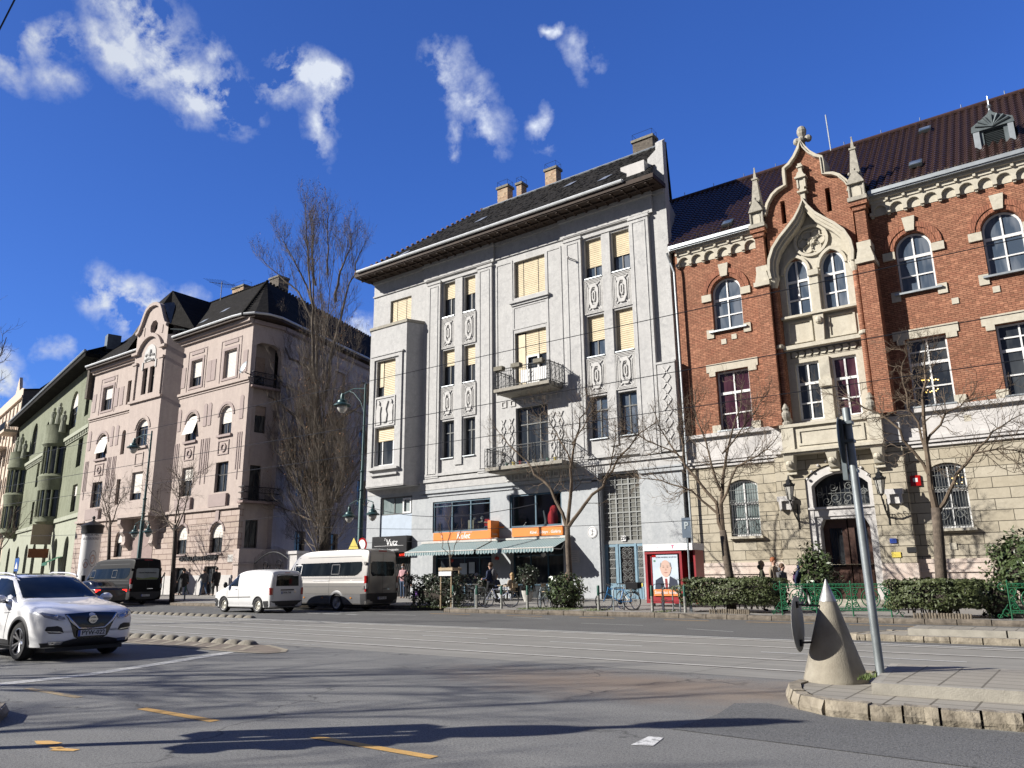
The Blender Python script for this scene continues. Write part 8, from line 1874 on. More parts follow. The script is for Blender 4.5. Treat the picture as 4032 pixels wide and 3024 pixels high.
def wheel(t,x,y,r,kind,w=.11):
 sg=1 if y>0 else-1;M=Matrix.Translation((x,y,r))@Matrix.Rotation(-PI/2*sg,4,'X');q=r*.70
 s=MB();s.lathe([(q,-w),(r*.93,-w),(r,-w*.7),(r,w*.7),(r*.93,w),(q,w),(q*.97,w*.6)],n=32,M=M,caps=False);ty=s.build('wheel','tyre',t,smooth='auto')
 s=MB();s.lathe([(q,w*.98),(q*.93,w*.85),(q*.9,-w*.3),(.02,-w*.3)],n=32,M=M,caps=False);s.build('rim','steel_rim' if kind!='alloy' else 'black_plastic',ty,smooth='auto')
 s=MB()
 if kind=='alloy':
  for i in range(5):
   for e in(-.13,.13):
    a=2*PI*i/5;d=Vector((math.cos(a+e*.4),math.sin(a+e*.4),0));f=Vector((math.cos(a+e*1.6),math.sin(a+e*1.6),0));pa=M@(d*q*.12+Vector((0,0,w*.45)));pb=M@(f*q*.93+Vector((0,0,w*.78)));s.tube([pa,pb],[.022,.028],5)
  s.lathe([(.0,w*.62),(.05,w*.6),(.055,w*.4)],n=12,M=M);s.lathe([(q*.95,w*.8),(q*1.0,w*.95),(q*.93,w*.99),(q*.92,w*.8)],n=32,M=M,caps=False)
 elif kind=='cap':
  s.lathe([(0,w*.75),(.05,w*.78),(q*.5,w*.65),(q*.92,w*.9),(q*.95,w*.7)],n=32,M=M,caps=False)
  for i in range(12):a=2*PI*i/12;s.tube([M@Vector((q*.3*math.cos(a),q*.3*math.sin(a),w*.78)),M@Vector((q*.82*math.cos(a),q*.82*math.sin(a),w*.92))],.014,4)
 else:
  s.lathe([(0,w*.4),(.06,w*.42),(.1,w*.2),(q*.55,w*.25),(q*.62,w*.55),(q*.9,w*.5)],n=28,M=M,caps=False)
  for i in range(10):a=2*PI*i/10;s.ball(M@Vector((q*.76*math.cos(a),q*.76*math.sin(a),w*.55)),.02,4)
 s.build('wheel_disc','alloy' if kind!='steel' else plain('rim_pale',(.62,.60,.52),.45,.3)if 'rim_pale' not in MAT else 'rim_pale',ty,smooth='auto')
def plate(t,txt,x,y0,z,face=1,w=.52,h=.11):
 s=MB();s.box(min(x,x+.012*face),max(x,x+.012*face),y0-w/2,y0+w/2,z-h/2,z+h/2);p_=s.build('number_plate','plate_white',t);X=Vector((0,face,0));Y=Vector((0,0,1));N=Vector((face,0,0));M=Matrix((X,Y,N)).transposed().to_4x4();M.translation=Vector((x+.013*face,y0+.025*face,z))
 text_mesh(txt,h*1.0,'iron',M,p_,ext=.001,bold=.002);s=MB();y1=y0-face*w/2;s.box(x+.012*face if face>0 else x-.0135,x+.0135 if face>0 else x-.012,min(y1,y1+face*.045),max(y1,y1+face*.045),z-h/2,z+h/2);s.build('blue_band','plate_blue',p_)
 # ---- white crossover
t=thing('parked_car','white crossover car with a V shaped chrome grille driving in at the lower left','car',(0,0,0))
t.name='crossover_car';WM[t]=Matrix.Identity(4)
ST=[(2.235,.42,.66,.70,.50,.35),(2.20,.30,.76,.82,.70,.52),(2.08,.24,.84,.90,.84,.66),(1.85,.23,.91,.975,.905,.74),(1.45,.23,.96,1.045,.92,.76),(1.0,.23,1.0,1.115,.92,.76),(.80,.23,1.02,1.20,.92,.73),(.5,.23,1.04,1.37,.92,.68),(.15,.23,1.05,1.53,.92,.64),(-.2,.23,1.06,1.585,.92,.63),(-.8,.23,1.08,1.60,.92,.63),(-1.4,.23,1.10,1.57,.92,.61),(-1.8,.25,1.12,1.47,.91,.58),(-2.0,.30,1.08,1.25,.89,.58),(-2.14,.40,.90,.98,.82,.5)]
body,bv=carbody(t,ST,'car_white',[(1.33,.93),(-1.32,.93)],.345)
D=lambda poly,side,m,nm,off=.005,cuts=3,par=None:decal(bv,poly,side,m,par or t,nm,off,cuts)
D([(-.76,1.135),(-.4,1.12),(0,1.115),(.4,1.12),(.76,1.135),(.70,1.35),(.645,1.50),(.3,1.525),(0,1.53),(-.3,1.525),(-.645,1.50),(-.70,1.35)],'front','car_glass','windscreen',.014,6)
D([(.12,-.57),(.12,.57),(-1.2,.55),(-1.2,-.55)],'top','car_glass','roof_panel',.006,4)
for sd in('left','right'):
 D([(.72,1.10),(.15,1.46),(-.1,1.50),(-.42,1.51),(-.42,1.10)],sd,'car_glass','side_window',.012,5);D([(-.5,1.10),(-.5,1.51),(-1.1,1.50),(-1.45,1.40),(-1.55,1.25),(-1.3,1.12)],sd,'car_glass','side_window',.012,5)
 D(line2((.84,.95),(.70,.38)),sd,'black_plastic','door_seam',.004);D(line2((-.46,1.08),(-.46,.36)),sd,'black_plastic','door_seam',.004);D(line2((.78,.36),(-.9,.36)),sd,'black_plastic','door_seam',.004)
 D([(-.9,.23),(.95,.23),(.95,.36),(-.9,.36)],sd,'black_plastic','sill',.012)
 for cx_ in(1.33,-1.32):
  ringdecal(bv,cx_,.345,.395,.455,sd,'black_plastic',t)
 D([(.9,.86),(.6,.845),(.6,.85),(.9,.868)],sd,'chrome','moulding',.006,0)
D([(-.50,.835),(0,.86),(.50,.835),(.40,.66),(.31,.42),(.25,.385),(-.25,.385),(-.31,.42),(-.40,.66)],'front','black_gloss','grille',.006,4)
for sg in(-1,1):
 P2=lambda L:[(sg*a,b)for a,b in L][::sg]
 s=MB();
 pts=[]
 for a,b in((.47,.815),(.38,.70),(.24,.565),(0,.555)):
  h=bv.ray_cast(Vector((9,sg*a,b)),Vector((-1,0,0)));pts.append(h[0]+Vector((.012,0,0)))
 s.tube(pts,[.02,.026,.022,.018],6);s.build('chrome_strip','chrome',t,smooth=True)
 hl=D(P2([(.50,.80),(.62,.845),(.80,.885),(.86,.86),(.82,.79),(.66,.735),(.54,.715),(.47,.745)]),'front','lamp_lens','headlight',.012,4)
 D(P2([(.50,.80),(.62,.845),(.80,.885),(.84,.88),(.80,.868),(.63,.825),(.52,.785),(.50,.745),(.55,.735),(.62,.748),(.62,.735),(.54,.715),(.475,.745)]),'front','led_white','daylight_strip',.022,2,hl);s=MB();h=bv.ray_cast(Vector((9,sg*.64,.79)),Vector((-1,0,0)));s.ball(h[0]-Vector((.02,0,0)),.04,8);s.build('projector_lens','chrome',hl,smooth=True)
 D(P2([(.55,.60),(.62,.63),(.78,.62),(.80,.56),(.74,.50),(.56,.49),(.50,.505)]),'front','black_plastic','air_intake',.006,2);D(P2([(.50,.50),(.58,.53),(.78,.545),(.78,.53),(.6,.51)]),'front','chrome','chrome_strip',.012,1)
 D(P2([(.50,.35),(.75,.36),(.72,.30),(.52,.295)]),'front','chrome','fog_light',.03,1)
 s=MB();M=Matrix.Translation((.62,sg*1.03,1.10));s.ball((.62,sg*1.03,1.105),.115,10,(.75,1.1,.72));m_=s.build('wing_mirror','car_white',t,smooth=True);s=MB();s.box(.56,.66,min(sg*.9,sg*1.0),max(sg*.9,sg*1.0),1.03,1.07);s.box(.63,.70,min(sg*.95,sg*1.12),max(sg*.95,sg*1.12),1.065,1.08);s.build('mirror_foot','black_plastic',m_)
 s=MB();s.tube([(.14,sg*.60,1.53),(.02,sg*.60,1.575),(-.3,sg*.60,1.61),(-1.0,sg*.59,1.625),(-1.35,sg*.58,1.57)],.016,8);s.build('roof_rail','alloy' if 0 else 'car_white',t,smooth=True)
D([(-.80,.235),(.80,.235),(.84,.33),(.5,.345),(.32,.385),(-.32,.385),(-.5,.345),(-.84,.33)],'front','black_plastic','lower_bumper',.022,5)
D(line2((.86,.93),(-.86,.93),.004),'front','black_plastic','bonnet_seam',.003)if 0 else None
h=bv.ray_cast(Vector((9,0,.73)),Vector((-1,0,0)));ex=h[0].x
M=Matrix.Translation((ex+.02,0,.725))@Matrix.Rotation(PI/2,4,'Y');s=MB();s.lathe([(.075,0),(.082,.012),(.075,.02),(.062,.02),(.062,.01)],n=28,M=M);s.lathe([(0,.01),(.06,.01)],n=20,M=M);s.box(ex+.02,ex+.045,-.085,.085,.71,.74);s.build('badge','chrome',t,smooth='auto')
h=bv.ray_cast(Vector((9,0,.47)),Vector((-1,0,0)));plate(t,'PYW-022',h[0].x+.03,0,.48,1)
for x in(1.33,-1.32):
 for sg in(-1,1):wheel(t,x,sg*.80,.345,'alloy')
s=MB();s.box(-2.0,2.05,-.72,.72,.16,.30);s.box(1.0,1.66,-.9,.9,.3,.6)if 0 else None;s.build('underbody','black_plastic',t)
D([(-.70,1.15),(-.60,1.155),(-.60,1.18),(-.70,1.175)],'front','plate_white','windscreen_sticker',.012,0)
s=MB();h=bv.ray_cast(Vector((.25,.0,6)),Vector((0,0,-1)));s.build('x','iron')if 0 else None
put(t,(-17.91,7.52,.004),R_(0.5))
# ---- white small van
t=thing('delivery_van','small white panel van driving left past the silver minibus','van',(0,0,0))
ST=[(2.1,.38,.66,.70,.55,.4),(2.06,.26,.74,.80,.74,.55),(1.9,.22,.86,.93,.85,.66),(1.5,.22,.96,1.04,.88,.72),(1.22,.22,1.0,1.14,.885,.72),(1.0,.22,1.05,1.30,.885,.70),(.6,.22,1.08,1.60,.885,.68),(.25,.22,1.10,1.76,.885,.69),(-.3,.22,1.12,1.83,.885,.70),(-1.2,.22,1.12,1.83,.885,.71),(-1.9,.22,1.12,1.78,.88,.71),(-2.06,.24,1.12,1.70,.87,.70),(-2.12,.30,1.1,1.6,.84,.68)]
body,bv=carbody(t,ST,'van_white',[(1.22,.9),(-1.28,.9)],.325)
for sd in('left','right'):
 D([(1.12,1.14),(.62,1.54),(.32,1.62),(.22,1.12)],sd,'car_glass','side_window',.012,4);D([(-.95,.22),(.86,.22),(.86,.34),(-.95,.34)],sd,'van_white','sill',.006)
 D(line2((1.0,.96),(.92,.32)),sd,'black_plastic','door_seam',.004);D(line2((.15,1.62),(.1,.32)),sd,'black_plastic','door_seam',.004);D(line2((.92,.64),(-.75,.67),.016),sd,'black_plastic','side_moulding',.008,3);D([(.22,.98),(.36,.98),(.36,1.0),(.22,1.0)],sd,'black_plastic','door_handle',.02,0)
 D([(2.1,.25),(1.7,.25),(1.62,.5),(1.75,.6),(2.1,.62)],sd,'black_plastic','front_bumper',.008,2);D([(-1.72,.25),(-2.12,.25),(-2.12,.52),(-1.66,.5)],sd,'black_plastic','rear_bumper',.010,2)
D([(-.60,1.12),(.60,1.12),(.57,1.58),(.5,1.62),(-.5,1.62),(-.57,1.58)],'rear','car_glass','rear_window',.006,3);D([(-.66,1.15),(.66,1.15),(.6,1.55),(-.6,1.55)],'front','car_glass','windscreen',.006,4)
D([(-.83,.26),(.83,.26),(.84,.50),(-.84,.50)],'rear','black_plastic','rear_bumper',.012,3);D([(-.35,.93),(.35,.93),(.35,.98),(-.35,.98)],'rear','black_plastic','handle_bar',.02,0)
D(line2((-.72,.56),(-.68,1.64),.005),'rear','black_plastic','door_seam',.004);D(line2((.72,.56),(.68,1.64),.005),'rear','black_plastic','door_seam',.004);D([(-.14,1.665),(.14,1.665),(.14,1.69),(-.14,1.69)],'rear','tail_red','brake_light',.012,0)
for sg in(-1,1):
 s=MB();s.box(-2.125,-2.0,min(sg*.72,sg*.872),max(sg*.72,sg*.872),.74,1.06);s.build('tail_light','tail_red',t,bevel=.02);s=MB();s.ball((.98,sg*1.0,1.18),.12,8,(.6,.9,1.1));s.build('wing_mirror','black_plastic',t,smooth=True)
plate(t,'SWA-766',-2.135,.05,.84,-1);s=MB();s.lathe([(.05,0),(.052,.01),(0,.012)],n=18,M=Matrix.Translation((-2.125,-.42,.87))@Matrix.Rotation(-PI/2,4,'Y'));s.build('badge','chrome',t)
for x in(1.22,-1.28):
 for sg in(-1,1):wheel(t,x,sg*.775,.325,'steel',.1)
s=MB();s.box(-1.9,1.9,-.7,.7,.17,.3);s.build('underbody','black_plastic',t);put(t,(-30.72,21.95,.004),R_(180))
# ---- two high-roof minibuses
def minibus(name,label,paint,lower,plt,loc,dark=False):
 global bv,t;t=thing(name,label,'minibus',(0,0,0))
 ST=[(3.3,.4,.9,.96,.7,.5),(3.22,.3,1.0,1.08,.88,.68),(3.0,.28,1.10,1.2,.95,.76),(2.5,.28,1.22,1.42,.97,.76),(2.1,.28,1.3,1.95,.98,.73),(1.75,.28,1.32,2.35,.98,.70),(1.3,.28,1.34,2.60,.98,.70),(.6,.28,1.34,2.70,.98,.72),(-1,.28,1.34,2.72,.98,.74),(-2.6,.28,1.34,2.72,.98,.75),(-3.2,.28,1.34,2.68,.975,.75),(-3.36,.30,1.34,2.60,.96,.74),(-3.40,.34,1.3,2.45,.94,.72)]
 body,bv=carbody(t,ST,paint,[(2.35,.98),(-1.5,.98)],.36)
 for sd in('left','right'):
  D([(1.75,1.52),(1.8,1.9),(1.7,2.1),(-2.95,2.13),(-3.02,2.05),(-3.02,1.75),(-2.8,1.58),(-2.6,1.52)],sd,'car_glass','side_window',.008,5)
  for wx in(1.15,-1.55):
   fr_=[(wx,1.6),(wx+.52,1.6),(wx+.52,2.02),(wx,2.02)]
   for a,b in zip(fr_,fr_[1:]+fr_[:1]):D(line2(a,b,.018),sd,'steel_rim' if wx>0 and not dark else 'black_plastic','sliding_pane',.014,2)
  for zz,m2 in((1.42,.012),(1.05,.01),(.74,.008)):D(line2((-3.1,zz),(1.9,zz),m2),sd,lower,'body_crease',.010,4)
  D([(-3.3,.34),(-1.98,.34),(-1.98,.70),(-3.3,.72)],sd,lower,'lower_cladding',.008,3);D([(-1.02,.34),(1.9,.34),(1.9,.70),(-1.02,.70)],sd,lower,'lower_cladding',.008,3)
  D([(.2,1.30),(-.9,1.30),(-.9,1.335),(.2,1.335)],sd,paint if dark else 'steel_rim','door_rail',.02,1);D(line2((.95,1.5),(.95,.36)),sd,'black_plastic','door_seam',.005);D(line2((-2.9,2.36),(1.5,2.36),.012),sd,'black_plastic','roof_seam',.006,4);D(line2((-.95,.36),(-.95,1.5),.006),sd,'black_plastic','door_seam',.005)
  ringdecal(bv,-1.5,.36,.415,.53,sd,lower,t,.03)
  D([(2.2,1.5),(2.5,1.48),(1.95,1.95),(1.9,1.5)],sd,'car_glass','side_window',.008,2)
  for ax_ in(-.6,-2.5,.7):D([(ax_,.54),(ax_+.09,.54),(ax_+.09,.60),(ax_,.60)],sd,'amber','side_marker',.03,0)
  D([(-3.38,.30),(-3.05,.30),(-3.05,.74),(-3.38,.76)],sd,'black_plastic','rear_bumper',.014,2)
 D([(-.72,1.62),(-.62,1.50),(.62,1.50),(.72,1.62),(.72,2.05),(.64,2.13),(-.64,2.13),(-.72,2.05)],'rear','car_glass','rear_window',.008,4);D([(-.8,1.5),(.8,1.5),(.68,2.2),(-.68,2.2)],'front','car_glass','windscreen',.008,4)
 D(line2((0,.78),(0,2.5),.006),'rear','black_plastic','door_seam',.012,3)
 for sg in(-1,1):D(line2((sg*.82,.78),(sg*.76,2.35),.006),'rear','black_plastic','door_seam',.010,3)
 D([(-.93,.33),(.93,.33),(.94,.76),(-.94,.76)],'rear','black_plastic','rear_bumper',.014,3);D([(-.25,2.57),(.25,2.57),(.25,2.62),(-.25,2.62)],'rear','tail_red','brake_light',.012,1)
 for sg in(-1,1):
  s=MB();s.box(-3.40,-3.24,min(sg*.84,sg*.972),max(sg*.84,sg*.972),.82,1.52);l_=s.build('tail_light','tail_red',t,bevel=.02);s=MB();s.box(-3.405,-3.3,min(sg*.86,sg*.978),max(sg*.86,sg*.978),.96,1.2);s.build('clear_lens','steel_rim',l_)
  for zz in(1.02,2.05):s=MB();s.box(-3.30,-3.16,min(sg*.90,sg*(1.01 if zz<2 else .93)),max(sg*.90,sg*(1.01 if zz<2 else .93)),zz-.06,zz+.07);s.build('hinge',paint,t)
  s=MB();s.box(2.05,2.2,min(sg*1.05,sg*1.25),max(sg*1.05,sg*1.25),1.35,1.75);s.build('wing_mirror','black_plastic',t)
 D([(-.05,.92),(-.42,.92),(-.42,.95),(-.05,.95)],'rear','chrome','door_handle',.02,0)
 plate(t,plt,-3.425,.02,.55,-1)
 for x in(2.35,-1.5):
  for sg in(-1,1):wheel(t,x,sg*.86,.36,'cap' if not dark else 'steel')
 s=MB();s.box(-3.1,2.9,-.8,.8,.2,.36);s.build('underbody','black_plastic',t)
 if dark:
  D([(-.70,1.6),(-.62,1.46),(.62,1.46),(.70,1.6),(.70,2.05),(.62,2.11),(-.62,2.11),(-.70,2.05)],'rear','poster_grey' if 'poster_grey' in MAT else plain('poster_grey',(.30,.33,.33),.5,var=.12,vs=1.5),'rear_advert',.012,3)
  M=Matrix(((0,0,-1,0),(-1,0,0,0),(0,1,0,0),(0,0,0,1)));M.translation=Vector((-3.44,0,1.86));text_mesh('Utazna? Velünk kényelmes.',.1,'iron',M,t,bold=.002);D([(-.68,1.55),(-.6,1.47),(.6,1.47),(.68,1.6),(.3,1.52),(-.3,1.6)],'rear','sign_olive' if 'sign_olive' in MAT else plain('sign_olive',(.18,.22,.07),.5),'advert_band',.016,2)
 return put(t,loc,R_(180))
minibus('silver_minibus','silver brown high roof minibus parked behind the white van','van_silver',plain('van_cladding',(.14,.14,.145),.5,.1),'NFW-421',(-29.33,25.05,.004))
minibus('black_minibus','black high roof minibus with a grey advert on its back doors','van_black','black_plastic','RVK-111',(-49.1,24.9,.004),True)
# ---- dark saloon between the crossover and the black minibus
t=thing('saloon_car','dark saloon car mostly hidden behind the white crossover, its brake light on','car',(0,0,0))
ST=[(2.2,.3,.62,.68,.7,.5),(2.1,.22,.72,.78,.84,.6),(1.6,.2,.84,.9,.9,.7),(1.0,.2,.92,.98,.9,.72),(.4,.2,.95,1.25,.9,.64),(0,.2,.96,1.42,.9,.6),(-.6,.2,.97,1.46,.9,.6),(-1.1,.2,.98,1.38,.9,.6),(-1.6,.2,1.0,1.10,.9,.68),(-2.1,.24,.98,1.05,.88,.68),(-2.25,.34,.85,.92,.8,.6)]
body,bv=carbody(t,ST,'car_dark',[(1.35,.9),(-1.35,.9)],.32)
for sd in('left','right'):D([(.75,.98),(.15,1.34),(-.9,1.36),(-1.35,1.04),(-1.2,1.0)],sd,'car_glass','side_window',.006,3);D(line2((.7,1.0),(-1.4,1.0),.012),sd,'chrome','window_trim',.01,3)
D([(-.6,1.1),(.6,1.1),(.5,1.34),(-.5,1.34)],'rear','car_glass','rear_window',.006,3)
mm,n,l,p=newmat('brake_glow');p.inputs['Base Color'].default_value=(.5,.01,.01,1);p.inputs['Emission Color'].default_value=(1,.03,.02,1);p.inputs['Emission Strength'].default_value=1.5
for sg in(-1,1):s=MB();s.box(-2.24,-2.1,min(sg*.6,sg*.86),max(sg*.6,sg*.86),.8,.94);s.build('tail_light','brake_glow',t)
for x in(1.35,-1.35):
 for sg in(-1,1):wheel(t,x,sg*.78,.32,'cap')
put(t,(-46.6,22.2,.004),R_(180))
# ================================================================== people
def person(label,loc,rz,h=1.76,top='cloth_black',legs='cloth_black',shoe='shoe',hair='hair_dark',pose='stand',swing=0.0,arms=None,bulk=1.0,lean=0.0,long_coat=False,hood=False,long_hair=False,hat=None,mask=False,female=False,head_turn=0.0,child=False):
 t=thing('person',label,'person',(0,0,0));N,E,RR,TG=[],[],[],[]
 def nd(p,r,par=None,tg='top'):
  N.append(Vector(p));RR.append(r);
  if par is not None:E.append((par,len(N)-1));TG.append(tg)
  return len(N)-1
 sit=pose=='sit';hz=.47 if sit else .93;L=Vector((math.sin(lean),0,math.cos(lean)));b=bulk
 pv=nd((0,0,hz),.135*b);P0=Vector((0,0,hz))
 sp=nd(P0+L*.2,.125*b,pv);chn=nd(P0+L*.40,.15*b,sp);nk0=nd(P0+L*.53,.075,chn);nk=nd(P0+L*.58+Vector((.01,0,0)),.055,nk0,'skin')
 H0=P0+L*.66+Vector((.02,0,0));hd1=nd(H0,.078,nk,'skin');hd2=nd(H0+Vector((.005,0,.075)),.098,hd1,'skin');nd(H0+Vector((-.01,0,.14)),.07,hd2,'skin');nd(H0+Vector((.105,0,.05)),.016,hd2,'skin')
 arms=arms or[((.06*0,.05,-1),(.25,0,-1)),((.0,-.05,-1),(.25,0,-1))]
 for i,sg in enumerate((1,-1)):
  sh=nd(P0+L*.47+Vector((0,sg*(.17 if not female else .15)*b,0)),.068*b,chn);u,f=Vector(arms[i][0]).normalized(),Vector(arms[i][1]).normalized()
  el=N[sh]+u*.28;e=nd(el,.048*b,sh);w_=el+f*.24;w=nd(w_,.034*b,e);pm=nd(w_+f*.055,.028,w,'skin');c=w_+f*.085;nd(c,.03,pm,'skin');k=len(N)-1
  side=f.cross(Vector((0,sg,0)));side=side.normalized()if side.length>.1 else Vector((1,0,0))
  for q in range(4):o_=side*(.026-.0175*q);a1=nd(c+o_+f*.03,.009,k,'skin');a2=nd(c+o_+f*(.055+.008*(q in(1,2)))+Vector((0,-sg*.012,0)),.008,a1,'skin')
  th=nd(w_+f*.05+side*.035,.011,pm,'skin');nd(w_+f*.085+side*.048+Vector((0,-sg*.01,0)),.009,th,'skin')
 for i,sg in enumerate((1,-1)):
  a=swing*(1 if i==0 else-1);hp=nd(P0+Vector((0,sg*.085,-.06)),.095*b,pv,'leg')
  if sit:kn=P0+Vector((.42,sg*.12,-.0));an=kn+Vector((.02,0,-.40));
  else:
   kn=N[hp]+Vector((math.sin(a)*.42,0,-math.cos(a)*.42));kb=a-(.55*abs(swing)if a<0 else .06);an=kn+Vector((math.sin(kb)*.40,0,-math.cos(kb)*.40))
  k_=nd(kn,.062,hp,'leg');a_=nd(an,.042,k_,'leg');hl=nd(an+Vector((-.02,0,-.04)),.04,a_,'shoe');nd(an+Vector((.15,0,-.05+(.06 if a<-.2 else 0))),.034,hl,'shoe')
 if long_coat:nd(P0+Vector((0,0,-.16)),.17*b,pv,'top')
 me=bpy.data.meshes.new('p');me.from_pydata([tuple(v)for v in N],E,[]);o=bpy.data.objects.new('p',me);COL.objects.link(o)
 sk=o.modifiers.new('s','SKIN');sk.use_smooth_shade=True
 if not me.skin_vertices:
  bm=bmesh.new();bm.from_mesh(me);bm.verts.layers.skin.verify();bm.to_mesh(me);bm.free()
 for i,v in enumerate(me.skin_vertices[0].data):v.radius=(RR[i],RR[i]*(1.0 if i in(pv,sp,chn)else 1));v.use_root=(i==pv)
 o.modifiers.new('ss','SUBSURF').levels=1;dg=bpy.context.evaluated_depsgraph_get();dg.update();bm_=bpy.data.meshes.new_from_object(o.evaluated_get(dg));bpy.data.objects.remove(o)
 mats=dict(top=0,leg=1,shoe=2,skin=3);bm_.materials.clear()
 for m_ in(top,legs,shoe,'skin'):bm_.materials.append(MAT[m_])
 zmin=min(v.co.z for v in bm_.vertices);sc=h/1.76
 for v in bm_.vertices:
  rel=v.co-P0
  if abs(v.co.y)<.3 and hz-.15<v.co.z<hz+.6 and rel.length<.75:v.co.y*=1.18
 for f in bm_.polygons:
  c=f.center;best=9;bt='top'
  for(a,b2),tg in zip(E,TG):
   A,B_=N[a],N[b2];ab=B_-A;q=max(0,min(1,(c-A).dot(ab)/max(1e-6,ab.length_squared)));dd_=(c-(A+ab*q)).length-RR[a]*(1-q)-RR[b2]*q
   if dd_<best:best,bt=dd_,tg
  f.material_index=mats[bt]
 bm_.shade_smooth();bo_=bpy.data.objects.new('body',bm_);COL.objects.link(bo_);setp(bo_,t);hc=H0+Vector((0,0,.075))
 s=MB()
 s.ball(hc+Vector((-.022,0,.03)),.112,10,(.98,.92,.98))
 if long_hair:s.ball(hc+Vector((-.06,0,-.1)),.1,8,(.7,1.0,1.8))
 s.build('hair',hair,t,smooth=True)
 s=MB()
 for sg in(-1,1):s.ball(hc+Vector((.088,sg*.034,.0)),.012,5)
 s.build('eyes','hair_dark',t);s=MB();s.box(hc.x+.088,hc.x+.097,-.02,.02,hc.z-.062,hc.z-.056);s.build('mouth','cloth_pink',t)if not mask else None
 s=MB()
 for sg in(-1,1):s.ball(hc+Vector((.0,sg*.098,-.01)),.022,5,(.8,.4,1.2))
 s.build('ears','skin',t)
 if mask:s=MB();s.ball(hc+Vector((.055,0,-.045)),.06,8,(.9,1.05,.8));s.build('face_mask','pale_blue_plaster',t)
 if hat:s=MB();s.ball(hc+Vector((-.012,0,.045)),.12,10,(1,.97,.85));s.build('hat',hat,t,smooth=True)
 if hood:s=MB();s.ball(H0+Vector((-.1,0,-.03)),.11,8,(.7,1.1,.8));s.build('hood',top,t,smooth=True)
 if long_coat:
  s=MB();s.lathe([(.15,.22),(.165,.0),(.19,-.25),(.2,-.34),(.17,-.34)],n=14,M=Matrix.Translation(P0)@Matrix.Diagonal((.9,1.15,1,1)));s.build('coat_skirt',top,t,smooth='auto')
 zz=loc[2]if len(loc)>2 else zpave(*loc);put(t,(loc[0],loc[1],zz-zmin*sc+.005),R_(rz),sc=sc);return t
def bag(label,loc,rz,mat,size=(.14,.28,.42),nm='backpack'):
 t=thing(nm,label,nm,(0,0,0));s=MB();a,b,c=size;s.ball((0,0,0),.5,8,(a*1.2,b*1.15,c*1.15));s.build('bag',mat,t,smooth=True);s=MB();s.ball((-a*.45,0,-c*.15),.5,7,(a*.6,b*.75,c*.55));s.build('pocket',mat,t,smooth=True);s=MB()
 for sg in(-1,1):s.tube([(a*.4,sg*b*.3,c*.4),(a*1.6,sg*b*.34,c*.45),(a*1.9,sg*b*.34,0),(a*.6,sg*b*.3,-c*.4)],.012,4)
 s.build('strap','iron',t);return put(t,loc,R_(rz))
WK=[((.45,.05,-.9),(.75,0,-.65)),((-.4,-.05,-.9),(-.1,0,-1))]
PK=[((.1,.1,-1),(.95,-.2,-.1)),((.1,-.1,-1),(.95,.2,-.1))]
wx,wy=-22.0,27.9
person('man in a dark jacket striding left past the bicycles at the café',(wx,wy),186,1.82,'cloth_navy','cloth_black',hair='hair_brown',swing=.42,arms=PK,bulk=1.12)
bag('grey backpack on the back of the man striding past the café',(wx+.17,wy+.02,Z(wx,wy)+1.30),186,'cloth_grey',(.16,.3,.44))
person('woman with a face mask and pale pink top standing behind the silver minibus',(-31.3,31.8),-75,1.80,'cloth_pink','cloth_jeans','skin','hair_brown',arms=PK,female=True,long_hair=False,mask=True)
person('child in a black hooded jacket beside the woman with the face mask',(-30.7,31.6),-60,1.42,'cloth_black','cloth_black',hair='hair_dark',hood=True,bulk=1.15)
person('person in a long black coat walking left before the museum door',(-53.6,32.0),180,1.92,'cloth_black','cloth_black',hat='cloth_black',swing=.5,long_coat=True,bulk=1.15,lean=.08,arms=WK)
person('person in a dark patterned jacket and jeans at the right museum door',(-50.6,31.7),175,1.85,'cloth_grey','cloth_jeans',swing=.4,bulk=1.1,arms=WK)
person('person in a black coat half hidden beside the one in jeans',(-49.9,32.2),175,1.88,'cloth_black','cloth_black',swing=.15,bulk=1.15,long_coat=True)
person('red haired woman in a pink collar standing behind the hedge at the school wall',(-9.62,28.9),-20,1.78,'cloth_beige','cloth_black',hair='hair_red',bulk=1.05,female=True)
person('blonde woman in an olive coat seen from the side behind the hedge',(-9.72,27.9),20,1.66,'cloth_olive','cloth_beige',hair='hair_blonde',long_hair=True,long_coat=True,hood=True,female=True,bulk=1.1)
person('person with curly light brown hair in a dark grey jacket at the green railing',(-9.05,27.9),-15,1.56,'cloth_grey','cloth_black',hair='hair_brown',bulk=1.1,hood=True,lean=.1)
person('person in a navy hooded jacket and dark cap walking right behind the railing',(-8.42,28.2),-10,1.66,'cloth_navy','cloth_white',hat='cloth_black',hood=True,bulk=1.25,swing=.3,arms=WK)
bag('purple backpack on the back of the person in the navy jacket',(-8.65,28.2,.15+1.12),-10,plain('cloth_purple',(.12,.04,.12),.9),(.12,.24,.34))
person('person in black crouching half hidden by the tall laurel bush',(-7.72,28.8),190,1.25,'cloth_black','cloth_black',bulk=1.1)
